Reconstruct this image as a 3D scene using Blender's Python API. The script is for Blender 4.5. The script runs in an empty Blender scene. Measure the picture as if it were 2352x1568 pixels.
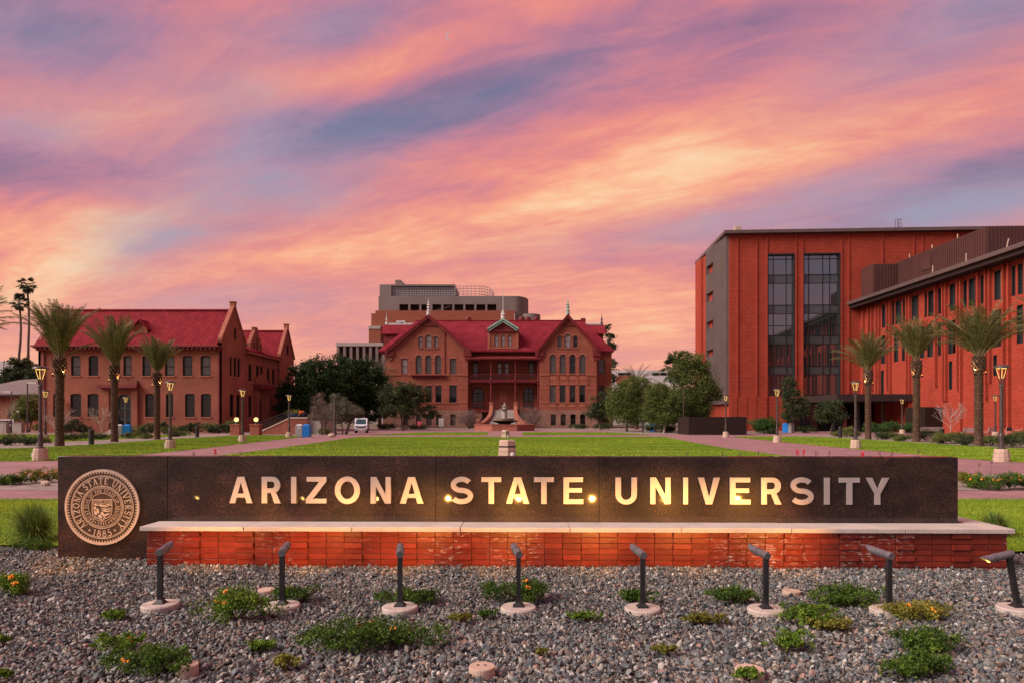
import bpy, bmesh, math, random
import numpy as np
from mathutils import Vector, Matrix
from mathutils.geometry import delaunay_2d_cdt

# ------------------------------------------------------------------ camera, sky, sun, exposure
SC = bpy.context.scene
F, CX, HY, CH = 1568.0, 1176.0, 960.0, 1.78      # focal length / centre / horizon (photo units of 2352 px), eye height
cam = bpy.data.cameras.new("camera")
cam.sensor_width = 36.0
cam.lens = 36.0 * F / 2352.0
cam.shift_y = (HY - 784.0) / 2352.0
cam.clip_start, cam.clip_end = 0.1, 6000.0
camo = bpy.data.objects.new("camera", cam)
SC.collection.objects.link(camo)
camo.location = (0, 0, CH)
camo.rotation_euler = (math.radians(90), 0, 0)
SC.camera = camo

EXPO = 0.9
SC.view_settings.view_transform = 'Standard'
SC.view_settings.look = 'None'
SC.view_settings.gamma = 1.0
SC.view_settings.use_curve_mapping = False
SC.view_settings.exposure = EXPO

W = bpy.data.worlds.new("World")
SC.world = W
W.use_nodes = True


def lin(r, g, b):
    f = lambda c: (c / 255 / 12.92) if c / 255 <= .04045 else ((c / 255 + .055) / 1.055) ** 2.4
    return (f(r), f(g), f(b), 1)


class NT:
    def __init__(s, t):
        s.t = t
        t.nodes.clear()

    def n(s, ty, **k):
        x = s.t.nodes.new(ty)
        for a, b in k.items():
            setattr(x, a, b)
        return x

    def l(s, a, b):
        s.t.links.new(a, b)

    def put(s, sock, v):
        if hasattr(v, 'is_output'):
            s.l(v, sock)
        else:
            sock.default_value = v

    def m(s, op, a, b=0.0, c=0.0, clamp=False):
        x = s.n('ShaderNodeMath', operation=op, use_clamp=clamp)
        for i, v in enumerate((a, b, c)):
            s.put(x.inputs[i], v)
        return x.outputs[0]

    def ramp(s, fac, stops, mode='LINEAR'):
        x = s.n('ShaderNodeValToRGB')
        x.color_ramp.interpolation = mode
        e = x.color_ramp.elements
        while len(e) < len(stops):
            e.new(.5)
        for q, (p, c) in zip(e, stops):
            q.position = p
            q.color = c if len(c) == 4 else (*c, 1)
        s.put(x.inputs[0], fac)
        return x.outputs[0]

    def mix(s, f, a, b, mode='MIX'):
        x = s.n('ShaderNodeMix', data_type='RGBA', blend_type=mode)
        s.put(x.inputs[0], f)
        s.put(x.inputs[6], a)
        s.put(x.inputs[7], b)
        return x.outputs[2]

    def noise(s, vec, scale, detail=4, rough=.55, dist=0.0):
        x = s.n('ShaderNodeTexNoise')
        x.inputs['Scale'].default_value = scale
        x.inputs['Detail'].default_value = detail
        x.inputs['Roughness'].default_value = rough
        x.inputs['Distortion'].default_value = dist
        if vec is not None:
            s.l(vec, x.inputs['Vector'])
        return x.outputs['Fac']

    def mapping(s, vec, loc=(0, 0, 0), rot=(0, 0, 0), sc=(1, 1, 1), ty='POINT'):
        x = s.n('ShaderNodeMapping', vector_type=ty)
        x.inputs['Location'].default_value = loc
        x.inputs['Rotation'].default_value = rot
        x.inputs['Scale'].default_value = sc
        s.l(vec, x.inputs['Vector'])
        return x.outputs[0]


def build_sky():
    g = NT(W.node_tree)
    tc = g.n('ShaderNodeTexCoord')
    sep = g.n('ShaderNodeSeparateXYZ')
    g.l(tc.outputs['Generated'], sep.inputs[0])
    x, y, z = sep.outputs
    az = g.m('ARCTAN2', x, y)
    el = g.m('ARCSINE', z)
    # wind-drawn cloud sheet: coordinates on a flat layer, drawn out along one wind direction
    den = g.m('ADD', g.m('MAXIMUM', z, 0.0), 0.16)
    cp = g.n('ShaderNodeCombineXYZ')
    g.l(g.m('DIVIDE', x, den), cp.inputs[0])
    g.l(g.m('DIVIDE', y, den), cp.inputs[1])
    ang = math.atan2(.454, -.89)
    st = g.mapping(cp.outputs[0], rot=(0, 0, -ang))
    wob = g.noise(g.mapping(cp.outputs[0], sc=(.5, .5, 1)), 1.0, 3, .5)
    broad = g.noise(g.mapping(st, sc=(.30, .85, 1), loc=(3.1, 1.2, 0)), 1.0, 6, .58, .5)
    fine = g.noise(g.mapping(st, sc=(.75, 1.9, 1), loc=(.4, 7.7, 0)), 1.5, 8, .62, .6)
    wisp = g.noise(g.mapping(st, sc=(1.5, 4.2, 1), loc=(5.4, 2.7, 0)), 2.2, 9, .66, .9)
    rip = g.noise(g.mapping(cp.outputs[0], rot=(0, 0, .35), sc=(.55, 2.0, 1)), 1.9, 5, .55, .7)
    puff = g.noise(g.mapping(cp.outputs[0], sc=(1.0, 1.5, 1)), 2.6, 9, .68, .3)
    # place of the big bright and dark cloud banks (azimuth / elevation), edges frayed by the noise
    fr = g.m('MULTIPLY_ADD', g.m('SUBTRACT', broad, .5), .12, 0)
    ae = g.n('ShaderNodeCombineXYZ')
    g.l(g.m('ADD', az, g.m('MULTIPLY', g.m('SUBTRACT', wob, .5), .22)), ae.inputs[0])
    g.l(g.m('ADD', el, fr), ae.inputs[1])

    def blob(px, py, sx, sy, deg):
        a = math.atan((px - CX) / F)
        e = math.atan((HY - py) / F * math.cos(a))
        q = g.mapping(ae.outputs[0], loc=(a, e, 0), rot=(0, 0, math.radians(deg)),
                      sc=(sx / F, sy / F * .9, 1), ty='TEXTURE')
        ln = g.n('ShaderNodeVectorMath', operation='LENGTH')
        g.l(q, ln.inputs[0])
        r = ln.outputs['Value']
        return g.m('POWER', 2.71828, g.m('MULTIPLY', g.m('MULTIPLY', r, r), -1.0))

    V = g.m('MULTIPLY_ADD', g.m('SUBTRACT', broad, .5), .62, .47)
    V = g.m('MULTIPLY_ADD', g.m('SUBTRACT', fine, .5), .58, V)
    V = g.m('MULTIPLY_ADD', g.m('SUBTRACT', wisp, .5), .46, V)
    V = g.m('MULTIPLY_ADD', g.m('SUBTRACT', puff, .5), .36, V)
    V = g.m('MULTIPLY_ADD', g.m('SUBTRACT', rip, .5), .30, V)
    for b in BANKS:
        V = g.m('MULTIPLY_ADD', blob(*b[:5]), b[5], V)
    # towards the horizon the sheet thins and glows
    hor = g.m('POWER', 2.71828, g.m('MULTIPLY', g.m('MAXIMUM', el, 0.0), -9.0))
    V = g.m('MULTIPLY_ADD', hor, .28, V, clamp=False)
    col = g.ramp(V, [(0.0, lin(108, 106, 142)), (.17, lin(142, 112, 145)), (.32, lin(180, 122, 148)),
                     (.46, lin(212, 132, 143)), (.60, lin(234, 144, 136)), (.74, lin(249, 168, 138)),
                     (.88, lin(252, 197, 156)), (1.0, lin(254, 216, 176))])
    B = None
    for b in GAPS:
        q = g.m('MULTIPLY', blob(*b[:5]), b[5])
        B = q if B is None else g.m('ADD', B, q)
    # the eastern half of the sky, behind the camera, is clearer and greyer (seen mirrored in the tower glass)
    back = g.m('MULTIPLY', g.m('MULTIPLY_ADD', y, -1.2, -.1, clamp=True), .85)
    B = g.m('ADD', B, back)
    B = g.m('MULTIPLY', B, g.m('MULTIPLY_ADD', g.m('SUBTRACT', g.m('MULTIPLY_ADD', puff, .4, g.m('MULTIPLY', fine, .6)), .5), 3.2, .85), clamp=True)
    col = g.mix(B, col, lin(150, 153, 182))
    col = g.mix(g.m('MULTIPLY', hor, .62), col, lin(250, 200, 168))
    # below the horizon: plain dull ground light
    col = g.mix(g.m('MULTIPLY', g.m('LESS_THAN', z, -.01), 1.0), col, lin(90, 80, 70))
    bg = g.n('ShaderNodeBackground')
    g.l(col, bg.inputs[0])
    bg.inputs[1].default_value = 1.0 / (2 ** EXPO)
    out = g.n('ShaderNodeOutputWorld')
    g.l(bg.outputs[0], out.inputs[0])


# (px, py, half length, half width, tilt, strength)
BANKS = [
    (1000, 520, 560, 66, 13, .24), (1560, 390, 420, 80, 15, .20), (2000, 250, 360, 70, 14, .06), (180, 570, 250, 46, 30, .34), (1330, 690, 420, 95, 8, .16),
    (1480, 740, 330, 70, 0, .12), (960, 120, 420, 55, 17, .20), (300, 240, 330, 80, 10, .16), (450, 130, 200, 40, 8, .06),
    (1080, 205, 360, 70, 16, -.32), (680, 280, 280, 66, 12, -.32), (60, 20, 330, 110, 0, -.30),
    (780, 40, 170, 60, 15, -.24), (1150, 60, 120, 40, 15, -.1),
    (2250, 20, 380, 100, 12, -.36), (2260, 400, 300, 70, 10, -.34), (1640, 90, 300, 70, 14, -.20),
    (1850, 230, 420, 100, 14, .10), (1480, 330, 300, 50, 15, .12), (60, 390, 260, 60, 6, -.16),
    (900, 640, 400, 60, 8, .08), (1750, 560, 260, 60, 6, -.10), (1640, 770, 120, 40, 0, -.14), (60, 500, 220, 34, 14, .12)]
GAPS = [(640, 325, 230, 90, 10, .66), (1060, 225, 330, 60, 14, .42), (370, 545, 130, 60, 25, .72), (560, 440, 220, 70, 10, .55),
        (2230, 455, 320, 62, 6, .85), (1850, 430, 300, 50, 10, .45), (1700, 500, 460, 56, 4, .40), (480, 700, 280, 46, 4, .40),
        (40, 80, 260, 130, 10, .50), (2250, 0, 340, 90, 10, .50), (740, 50, 200, 60, 15, .42), (40, 300, 150, 50, 8, .45), (520, 200, 120, 50, 8, .3)]
build_sky()

sun = bpy.data.lights.new("sun", 'SUN')
sun.energy = 3.1
sun.angle = math.radians(45)       # no disc: the bright western sky behind the camera, very soft
sun.color = (1.0, .87, .77)
suno = bpy.data.objects.new("sun", sun)
SC.collection.objects.link(suno)
suno.rotation_euler = Vector((.74, .30, -.60)).to_track_quat('-Z', 'Y').to_euler()

# ------------------------------------------------------------------ helpers
COL = SC.collection
WL = {}
R = np.random.default_rng(7)
random.seed(5)
V3 = Vector


def G(px, py):
    """ground point seen at photo point (px,py)"""
    Y = CH * F / (py - HY)
    return ((px - CX) / F * Y, Y)


def AT(px, Y):
    return (px - CX) / F * Y


def ZT(py, Y):
    return CH + (HY - py) / F * Y


def d1(zx, zy):
    return (zx * .30463, 588.02 + zy * .30463)


def d3(zx, zy):
    return ((900 + zx / 3.5636) / 1.0884, (680 + zy / 3.5636) / 1.0884)


def d5(zx, zy):
    return ((1700 + zx / 2.6128) / 1.0884, (540 + zy / 2.6128) / 1.0884)


def tag(o, label=None, cat=None, group=None, kind=None):
    if label: o['label'] = label
    if cat: o['category'] = cat
    if group: o['group'] = group
    if kind: o['kind'] = kind
    return o


def link(name, data, parent=None, loc=(0, 0, 0)):
    o = bpy.data.objects.new(name, data)
    COL.objects.link(o)
    o.location = loc
    if parent is not None:
        o.parent = parent
    return o


def thing(name, label, cat, loc=(0, 0, 0), group=None, rotz=0):
    o = link(name, None, None, loc)
    o.empty_display_size = .2
    o.rotation_euler = (0, 0, rotz)
    WL[o.name] = Vector(loc)
    return tag(o, label, cat, group)


def kids(o):
    return list(o.children)


def dup(root, loc, rotz=0.0, label=None, group=None, scale=None):
    def cp(o, par):
        c = o.copy()
        COL.objects.link(c)
        if par is not None:
            c.parent = par
            c.matrix_parent_inverse = o.matrix_parent_inverse.copy()
        for ch in o.children:
            cp(ch, c)
        return c
    r = cp(root, None)
    r.location = loc
    r.rotation_euler = (0, 0, rotz)
    if scale is not None:
        r.scale = (scale,) * 3 if not isinstance(scale, tuple) else scale
    if label: r['label'] = label
    if group: r['group'] = group
    return r


class MB:
    """collects faces, then links them as ONE mesh object"""

    def __init__(s):
        s.v, s.f, s.mi, s.k = [], [], [], 0

    def mat(s, k):
        s.k = k
        return s

    def face(s, pts):
        b = len(s.v)
        s.v += [tuple(p) for p in pts]
        s.f.append(tuple(range(b, b + len(pts))))
        s.mi.append(s.k)

    def add(s, vs, fs):
        b = len(s.v)
        s.v += [tuple(p) for p in vs]
        for f in fs:
            s.f.append(tuple(b + i for i in f))
            s.mi.append(s.k)

    def hexa(s, a, b):
        """a, b: two corresponding quads"""
        s.add(list(a) + list(b), [(3, 2, 1, 0), (4, 5, 6, 7), (0, 1, 5, 4), (1, 2, 6, 5), (2, 3, 7, 6), (3, 0, 4, 7)])
        return s

    def box(s, x0, x1, y0, y1, z0, z1):
        return s.hexa([(x0, y0, z0), (x1, y0, z0), (x1, y1, z0), (x0, y1, z0)], [(x0, y0, z1), (x1, y0, z1), (x1, y1, z1), (x0, y1, z1)])

    def bevbox(s, x0, x1, y0, y1, z0, z1, b):
        """box with chamfered top/vertical edges facing -y"""
        P = [(x0 + b, z0 + b), (x1 - b, z0 + b), (x1 - b, z1 - b), (x0 + b, z1 - b)]
        Q = [(x0, z0), (x1, z0), (x1, z1), (x0, z1)]
        vs = [(p[0], y0, p[1]) for p in P] + [(p[0], y0 + b, p[1]) for p in Q] + [(p[0], y1, p[1]) for p in Q]
        fs = [(0, 1, 2, 3)]
        for i in range(4):
            j = (i + 1) % 4
            fs += [(i, i + 4, j + 4, j)[::-1], (i + 4, i + 8, j + 8, j + 4)[::-1]]
        fs.append((11, 10, 9, 8))
        s.add(vs, fs)
        return s

    def tube(s, pts, rs, n=8, cap=True):
        pts = [Vector(p) for p in pts]
        if not hasattr(rs, '__len__'):
            rs = [rs] * len(pts)
        b = len(s.v)
        up = None
        for i, p in enumerate(pts):
            t = (pts[min(i + 1, len(pts) - 1)] - pts[max(i - 1, 0)])
            t = t.normalized() if t.length > 1e-9 else Vector((0, 0, 1))
            if up is None:
                up = t.orthogonal().normalized()
            else:
                up = (up - t * up.dot(t))
                up = up.normalized() if up.length > 1e-6 else t.orthogonal().normalized()
            w = t.cross(up)
            for k in range(n):
                a = 2 * math.pi * k / n + math.pi / n
                s.v.append(tuple(p + (up * math.cos(a) + w * math.sin(a)) * rs[i]))
        for i in range(len(pts) - 1):
            for k in range(n):
                a, c = b + i * n + k, b + i * n + (k + 1) % n
                s.f.append((a, c, c + n, a + n))
                s.mi.append(s.k)
        if cap:
            s.f.append(tuple(b + k for k in range(n))[::-1])
            s.f.append(tuple(b + (len(pts) - 1) * n + k for k in range(n)))
            s.mi += [s.k, s.k]
        return s

    def lathe(s, prof, n=24, c=(0, 0, 0), a0=0.0):
        b = len(s.v)
        for r, z in prof:
            for k in range(n):
                a = a0 + 2 * math.pi * k / n
                s.v.append((c[0] + r * math.cos(a), c[1] + r * math.sin(a), c[2] + z))
        for i in range(len(prof) - 1):
            for k in range(n):
                p, q = b + i * n + k, b + i * n + (k + 1) % n
                s.f.append((p, q, q + n, p + n))
                s.mi.append(s.k)
        if prof[0][0] > 1e-6:
            s.f.append(tuple(b + k for k in range(n))[::-1])
            s.mi.append(s.k)
        if prof[-1][0] > 1e-6:
            s.f.append(tuple(b + (len(prof) - 1) * n + k for k in range(n)))
            s.mi.append(s.k)
        return s

    def sphere(s, c, r, n=12, m=8, sq=(1, 1, 1)):
        prof = [(math.sin(math.pi * i / m), -math.cos(math.pi * i / m)) for i in range(m + 1)]
        b = len(s.v)
        s.lathe([(max(p, 1e-5) * r, z * r) for p, z in prof], n)
        for i in range(b, len(s.v)):
            v = s.v[i]
            s.v[i] = (c[0] + v[0] * sq[0], c[1] + v[1] * sq[1], c[2] + v[2] * sq[2])
        return s

    def tris2d(s, outer, holes):
        pts, edges = [], []
        for lp in [outer] + list(holes):
            b = len(pts)
            pts += [Vector((p[0], p[1])) for p in lp]
            edges += [(b + i, b + (i + 1) % len(lp)) for i in range(len(lp))]
        v, e, f, *_ = delaunay_2d_cdt(pts, edges, [], 0, 1e-6)

        def inside(p, lp):
            c = False
            j = len(lp) - 1
            for i in range(len(lp)):
                a, b2 = lp[i], lp[j]
                if (a[1] > p[1]) != (b2[1] > p[1]) and p[0] < (b2[0] - a[0]) * (p[1] - a[1]) / (b2[1] - a[1]) + a[0]:
                    c = not c
                j = i
            return c
        T = []
        for t in f:
            c = sum((v[i] for i in t), Vector((0, 0))) / len(t)
            if inside(c, outer) and not any(inside(c, h) for h in holes):
                T.append(t)
        return v, T

    def plate(s, fr, outer, holes, d0, d1, back=True, sides=True):
        """flat shape in a wall frame, from depth d0 (back) to d1 (front)"""
        v, T = s.tris2d(outer, holes)
        b = len(s.v)
        s.v += [tuple(fr.pt(p[0], p[1], d1)) for p in v]
        ar = 0
        for t in T:
            p = [v[i] for i in t]
            a = sum(p[i][0] * p[(i + 1) % len(p)][1] - p[(i + 1) % len(p)][0] * p[i][1] for i in range(len(p)))
            t = t if (a > 0) == fr.ccw else t[::-1]
            s.f.append(tuple(b + i for i in t))
            s.mi.append(s.k)
        if back:
            b2 = len(s.v)
            s.v += [tuple(fr.pt(p[0], p[1], d0)) for p in v]
            for t in T:
                p = [v[i] for i in t]
                a = sum(p[i][0] * p[(i + 1) % len(p)][1] - p[(i + 1) % len(p)][0] * p[i][1] for i in range(len(p)))
                t = t[::-1] if (a > 0) == fr.ccw else t
                s.f.append(tuple(b2 + i for i in t))
                s.mi.append(s.k)
        if sides:
            for li, lp in enumerate([outer] + list(holes)):
                a = sum(lp[i][0] * lp[(i + 1) % len(lp)][1] - lp[(i + 1) % len(lp)][0] * lp[i][1] for i in range(len(lp)))
                flip = (a > 0) != (li == 0)
                if not fr.ccw:
                    flip = not flip
                for i in range(len(lp)):
                    p, q = lp[i], lp[(i + 1) % len(lp)]
                    if flip:
                        p, q = q, p
                    s.face([fr.pt(*p, d0), fr.pt(*q, d0), fr.pt(*q, d1), fr.pt(*p, d1)])
        return s

    def fbox(s, fr, u0, u1, v0, v1, e0, e1):
        a = [fr.pt(u0, v0, e0), fr.pt(u1, v0, e0), fr.pt(u1, v0, e1), fr.pt(u0, v0, e1)]
        b = [fr.pt(u0, v1, e0), fr.pt(u1, v1, e0), fr.pt(u1, v1, e1), fr.pt(u0, v1, e1)]
        return s.hexa(a, b)

    def cut(s):
        s.cuts = getattr(s, 'cuts', [0]) + [len(s.f)]
        return s

    def build_split(s, name, mats, parent=None):
        """one object per piece, pieces marked off with cut()"""
        for a, b in zip(s.cuts, s.cuts[1:]):
            q = MB()
            ids = sorted({i for f in s.f[a:b] for i in f})
            mp = {v: k for k, v in enumerate(ids)}
            q.v = [s.v[i] for i in ids]
            q.f = [tuple(mp[i] for i in f) for f in s.f[a:b]]
            q.mi = s.mi[a:b]
            if getattr(s, 'open', False):
                q.open = True
            q.build(name, mats, parent)

    def build(s, name, mats, parent=None, smooth=False, local=False, centre=True):
        me = bpy.data.meshes.new(name)
        mats = mats if isinstance(mats, (list, tuple)) else [mats]
        for m in mats:
            me.materials.append(m)
        vs = np.array(s.v, dtype=float).reshape(-1, 3)
        c = np.zeros(3)
        if centre and len(vs):
            lo, hi = vs.min(0), vs.max(0)
            c = np.array([(lo[0] + hi[0]) / 2, (lo[1] + hi[1]) / 2, lo[2]])
        me.from_pydata([tuple(p) for p in (vs - c)], [], s.f)
        if len(mats) > 1:
            me.polygons.foreach_set('material_index', s.mi)
        if smooth:
            me.polygons.foreach_set('use_smooth', [True] * len(me.polygons))
        bm = bmesh.new()
        bm.from_mesh(me)
        bmesh.ops.recalc_face_normals(bm, faces=bm.faces) if not getattr(s, 'open', False) else None
        bm.to_mesh(me)
        bm.free()
        me.update()
        pl = WL.get(parent.name, Vector((0, 0, 0))) if parent is not None else Vector((0, 0, 0))
        o = link(name, me, parent, Vector(c) - pl)
        WL[o.name] = Vector(c)
        return o


class Fr:
    """wall frame: origin, horizontal direction U, outward normal N"""

    def __init__(s, o, U, N):
        s.o, s.U, s.N = Vector(o), Vector(U).normalized(), Vector(N).normalized()
        s.ccw = s.U.cross(Vector((0, 0, 1))).dot(s.N) > 0

    def pt(s, u, v, d=0.0):
        p = s.o + s.U * u + s.N * d
        return Vector((p.x, p.y, s.o.z + v))

    def uv(s, px, py):
        r = Vector(((px - CX) / F, 1, (HY - py) / F))
        C = Vector((0, 0, CH))
        t = s.N.dot(s.o - C) / s.N.dot(r)
        P = C + r * t
        return (P - s.o).dot(s.U), P.z - s.o.z

    def rng(s, p, q):
        a, b = s.uv(*p), s.uv(*q)
        return min(a[0], b[0]), max(a[0], b[0]), min(a[1], b[1]), max(a[1], b[1])


def shape(kind, u0, u1, v0, v1, n=10):
    if kind == 'r':
        return [(u0, v0), (u1, v0), (u1, v1), (u0, v1)]
    w = (u1 - u0) / 2
    c = (u0 + u1) / 2
    rise = w if kind == 'a' else .25 * w
    rise = min(rise, v1 - v0)
    return [(u0, v0), (u1, v0)] + [(c + w * math.cos(math.pi * i / n), v1 - rise + rise * math.sin(math.pi * i / n)) for i in range(n + 1)]


def window(par, fr, kind, box, fm, pm, t=.09, dep=.2, bars=(), vb=(), name='window', front=None):
    """frame set back in its opening, sash bars, and a pane as sub-part"""
    u0, u1, v0, v1 = box
    o, i = shape(kind, *box), shape(kind, u0 + t, u1 - t, v0 + t, v1 - t)
    m = MB()
    m.plate(fr, o, [i], -dep - .08, front if front is not None else -dep + .02)
    for b in bars:
        v = v0 + (v1 - v0) * b
        m.fbox(fr, u0 + t, u1 - t, v - t * .4, v + t * .4, -dep - .06, -dep - .005)
    for b in vb:
        u = u0 + (u1 - u0) * b
        m.fbox(fr, u - t * .35, u + t * .35, v0 + t, v1 - t, -dep - .055, -dep - .01)
    w = m.build(name, fm, par)
    p = MB()
    p.open = True
    p.plate(fr, i, [], -dep - .045, -dep - .04, back=False, sides=False)
    p.build('pane', pm, w)
    return w


def np_mesh(name, verts, faces, mats, parent=None, tint=None, smooth=False, loc=(0, 0, 0)):
    me = bpy.data.meshes.new(name)
    verts = np.ascontiguousarray(verts, dtype=np.float32)
    faces = np.ascontiguousarray(faces, dtype=np.int32)
    k = faces.shape[1]
    me.vertices.add(len(verts))
    me.vertices.foreach_set('co', verts.ravel())
    me.loops.add(faces.size)
    me.loops.foreach_set('vertex_index', faces.ravel())
    me.polygons.add(len(faces))
    me.polygons.foreach_set('loop_start', np.arange(0, faces.size, k, dtype=np.int32))
    me.polygons.foreach_set('use_smooth', np.full(len(faces), smooth))
    me.update(calc_edges=True)
    for m in (mats if isinstance(mats, (list, tuple)) else [mats]):
        me.materials.append(m)
    if tint is not None:
        a = me.attributes.new('tint', 'FLOAT', 'POINT')
        a.data.foreach_set('value', np.ascontiguousarray(tint, dtype=np.float32))
    o = link(name, me, parent, loc)
    return o


def unit(a):
    return a / np.maximum(np.linalg.norm(a, axis=-1, keepdims=True), 1e-9)


def leaves(C, size, rng, aspect=.5, up=.0, jit=.4, tint=None):
    """one rhombic leaf per centre"""
    n = len(C)
    d = unit(rng.normal(size=(n, 3)) + np.array([0, 0, up]))
    q = unit(np.cross(d, rng.normal(size=(n, 3))))
    L = size * (1 + jit * (rng.random((n, 1)) - .5) * 2)
    nn = np.cross(d, q) * L * .12
    v = np.stack([C - d * L * .5, C + q * L * .5 * aspect + nn, C + d * L * .5, C - q * L * .5 * aspect + nn], 1).reshape(-1, 3)
    f = np.arange(n * 4).reshape(n, 4)
    t = rng.random(n) if tint is None else tint
    return v, f, np.repeat(t, 4)


def cat_mesh(parts):
    vs, fs, ts, b = [], [], [], 0
    for v, f, t in parts:
        vs.append(v)
        fs.append(f + b)
        ts.append(t)
        b += len(v)
    return np.concatenate(vs), np.concatenate(fs), np.concatenate(ts)


# ------------------------------------------------------------------ materials
def pmat(name, c1, c2=None, scale=3.0, rough=.7, metal=0.0, spec=.3, bump=0.0, bscale=None, detail=5, stretch=(1, 1, 1), lohi=(.35, .65), coat=0):
    m = bpy.data.materials.new(name)
    m.use_nodes = True
    g = NT(m.node_tree)
    p = g.n('ShaderNodeBsdfPrincipled')
    o = g.n('ShaderNodeOutputMaterial')
    g.l(p.outputs[0], o.inputs[0])
    p.inputs['Roughness'].default_value = rough
    p.inputs['Metallic'].default_value = metal
    p.inputs['Specular IOR Level'].default_value = spec
    p.inputs['Coat Weight'].default_value = coat
    geo = g.n('ShaderNodeNewGeometry')
    vec = g.mapping(geo.outputs['Position'], sc=stretch)
    if c2 is None:
        p.inputs['Base Color'].default_value = (*c1, 1)
    else:
        nz = g.noise(vec, scale, detail)
        g.l(g.ramp(nz, [(lohi[0], c1), (lohi[1], c2)]), p.inputs['Base Color'])
    if bump:
        b = g.n('ShaderNodeBump')
        b.inputs['Strength'].default_value = bump
        b.inputs['Distance'].default_value = .02
        g.l(g.noise(vec, bscale or scale * 4, 4), b.inputs['Height'])
        g.l(b.outputs[0], p.inputs['Normal'])
    m['g'] = 1
    return m


def emis(name, col, st):
    m = bpy.data.materials.new(name)
    m.use_nodes = True
    g = NT(m.node_tree)
    e = g.n('ShaderNodeEmission')
    e.inputs[0].default_value = (*col, 1)
    e.inputs[1].default_value = st
    o = g.n('ShaderNodeOutputMaterial')
    g.l(e.outputs[0], o.inputs[0])
    return m


def wallcoords(g):
    geo = g.n('ShaderNodeNewGeometry')
    P = g.n('ShaderNodeSeparateXYZ')
    g.l(geo.outputs['Position'], P.inputs[0])
    N = g.n('ShaderNodeSeparateXYZ')
    g.l(geo.outputs['True Normal'], N.inputs[0])
    u = g.m('SUBTRACT', g.m('MULTIPLY', P.outputs[0], N.outputs[1]), g.m('MULTIPLY', P.outputs[1], N.outputs[0]))
    c = g.n('ShaderNodeCombineXYZ')
    g.l(u, c.inputs[0])
    g.l(P.outputs[2], c.inputs[1])
    return c.outputs[0], geo


def brickmat(name, c1, c2, mort, bw=.22, bh=.075, ms=.012, stain=.5, rough=.85, big=None, bump=.5, pale=None):
    m = bpy.data.materials.new(name)
    m.use_nodes = True
    g = NT(m.node_tree)
    p = g.n('ShaderNodeBsdfPrincipled')
    o = g.n('ShaderNodeOutputMaterial')
    g.l(p.outputs[0], o.inputs[0])
    p.inputs['Roughness'].default_value = rough
    p.inputs['Specular IOR Level'].default_value = .2
    uv, geo = wallcoords(g)
    b = g.n('ShaderNodeTexBrick')
    g.l(uv, b.inputs['Vector'])
    b.inputs['Scale'].default_value = 1
    b.inputs['Brick Width'].default_value = bw
    b.inputs['Row Height'].default_value = bh
    b.inputs['Mortar Size'].default_value = ms
    b.inputs['Mortar Smooth'].default_value = .3
    b.inputs['Bias'].default_value = 0
    b.inputs['Color1'].default_value = (*c1, 1)
    b.inputs['Color2'].default_value = (*c2, 1)
    b.inputs['Mortar'].default_value = (*mort, 1)
    n1 = g.noise(geo.outputs['Position'], .35, 6, .6)
    n2 = g.noise(g.mapping(geo.outputs['Position'], sc=(1, 1, .25)), 1.4, 5, .65)
    k = g.ramp(n1, [(.3, (1 - .35 * stain,) * 3), (.7, (1 + .25 * stain,) * 3)])
    col = g.mix(1.0, b.outputs['Color'], k, 'MULTIPLY')
    if pale:
        col = g.mix(g.m('MULTIPLY', g.ramp(n2, [(.62, (0, 0, 0)), (.8, (1, 1, 1))]), .3), col, (*pale, 1))
    g.l(col, p.inputs['Base Color'])
    bp = g.n('ShaderNodeBump')
    bp.inputs['Strength'].default_value = bump
    bp.inputs['Distance'].default_value = .012
    g.l(g.m('MULTIPLY_ADD', b.outputs['Fac'], -1.0, g.m('MULTIPLY', n2, .4)), bp.inputs['Height'])
    g.l(bp.outputs[0], p.inputs['Normal'])
    return m


def leafmat(name, c1, c2, c3=None, tr=.25, rough=.6):
    m = bpy.data.materials.new(name)
    m.use_nodes = True
    g = NT(m.node_tree)
    p = g.n('ShaderNodeBsdfPrincipled')
    o = g.n('ShaderNodeOutputMaterial')
    p.inputs['Roughness'].default_value = rough
    p.inputs['Specular IOR Level'].default_value = .25
    a = g.n('ShaderNodeAttribute', attribute_name='tint')
    st = [(0.0, c1), (.7, c2), (1.0, c3 or c2)]
    col = g.ramp(a.outputs['Fac'], st)
    g.l(col, p.inputs['Base Color'])
    t = g.n('ShaderNodeBsdfTranslucent')
    g.l(col, t.inputs[0])
    mx = g.n('ShaderNodeMixShader')
    mx.inputs[0].default_value = tr
    g.l(p.outputs[0], mx.inputs[1])
    g.l(t.outputs[0], mx.inputs[2])
    g.l(mx.outputs[0], o.inputs[0])
    return m


def glassmat(name, c, rough=.04, spec=.6, c2=None, sc=.6):
    return pmat(name, c, c2, sc, rough, 0, spec)


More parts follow.
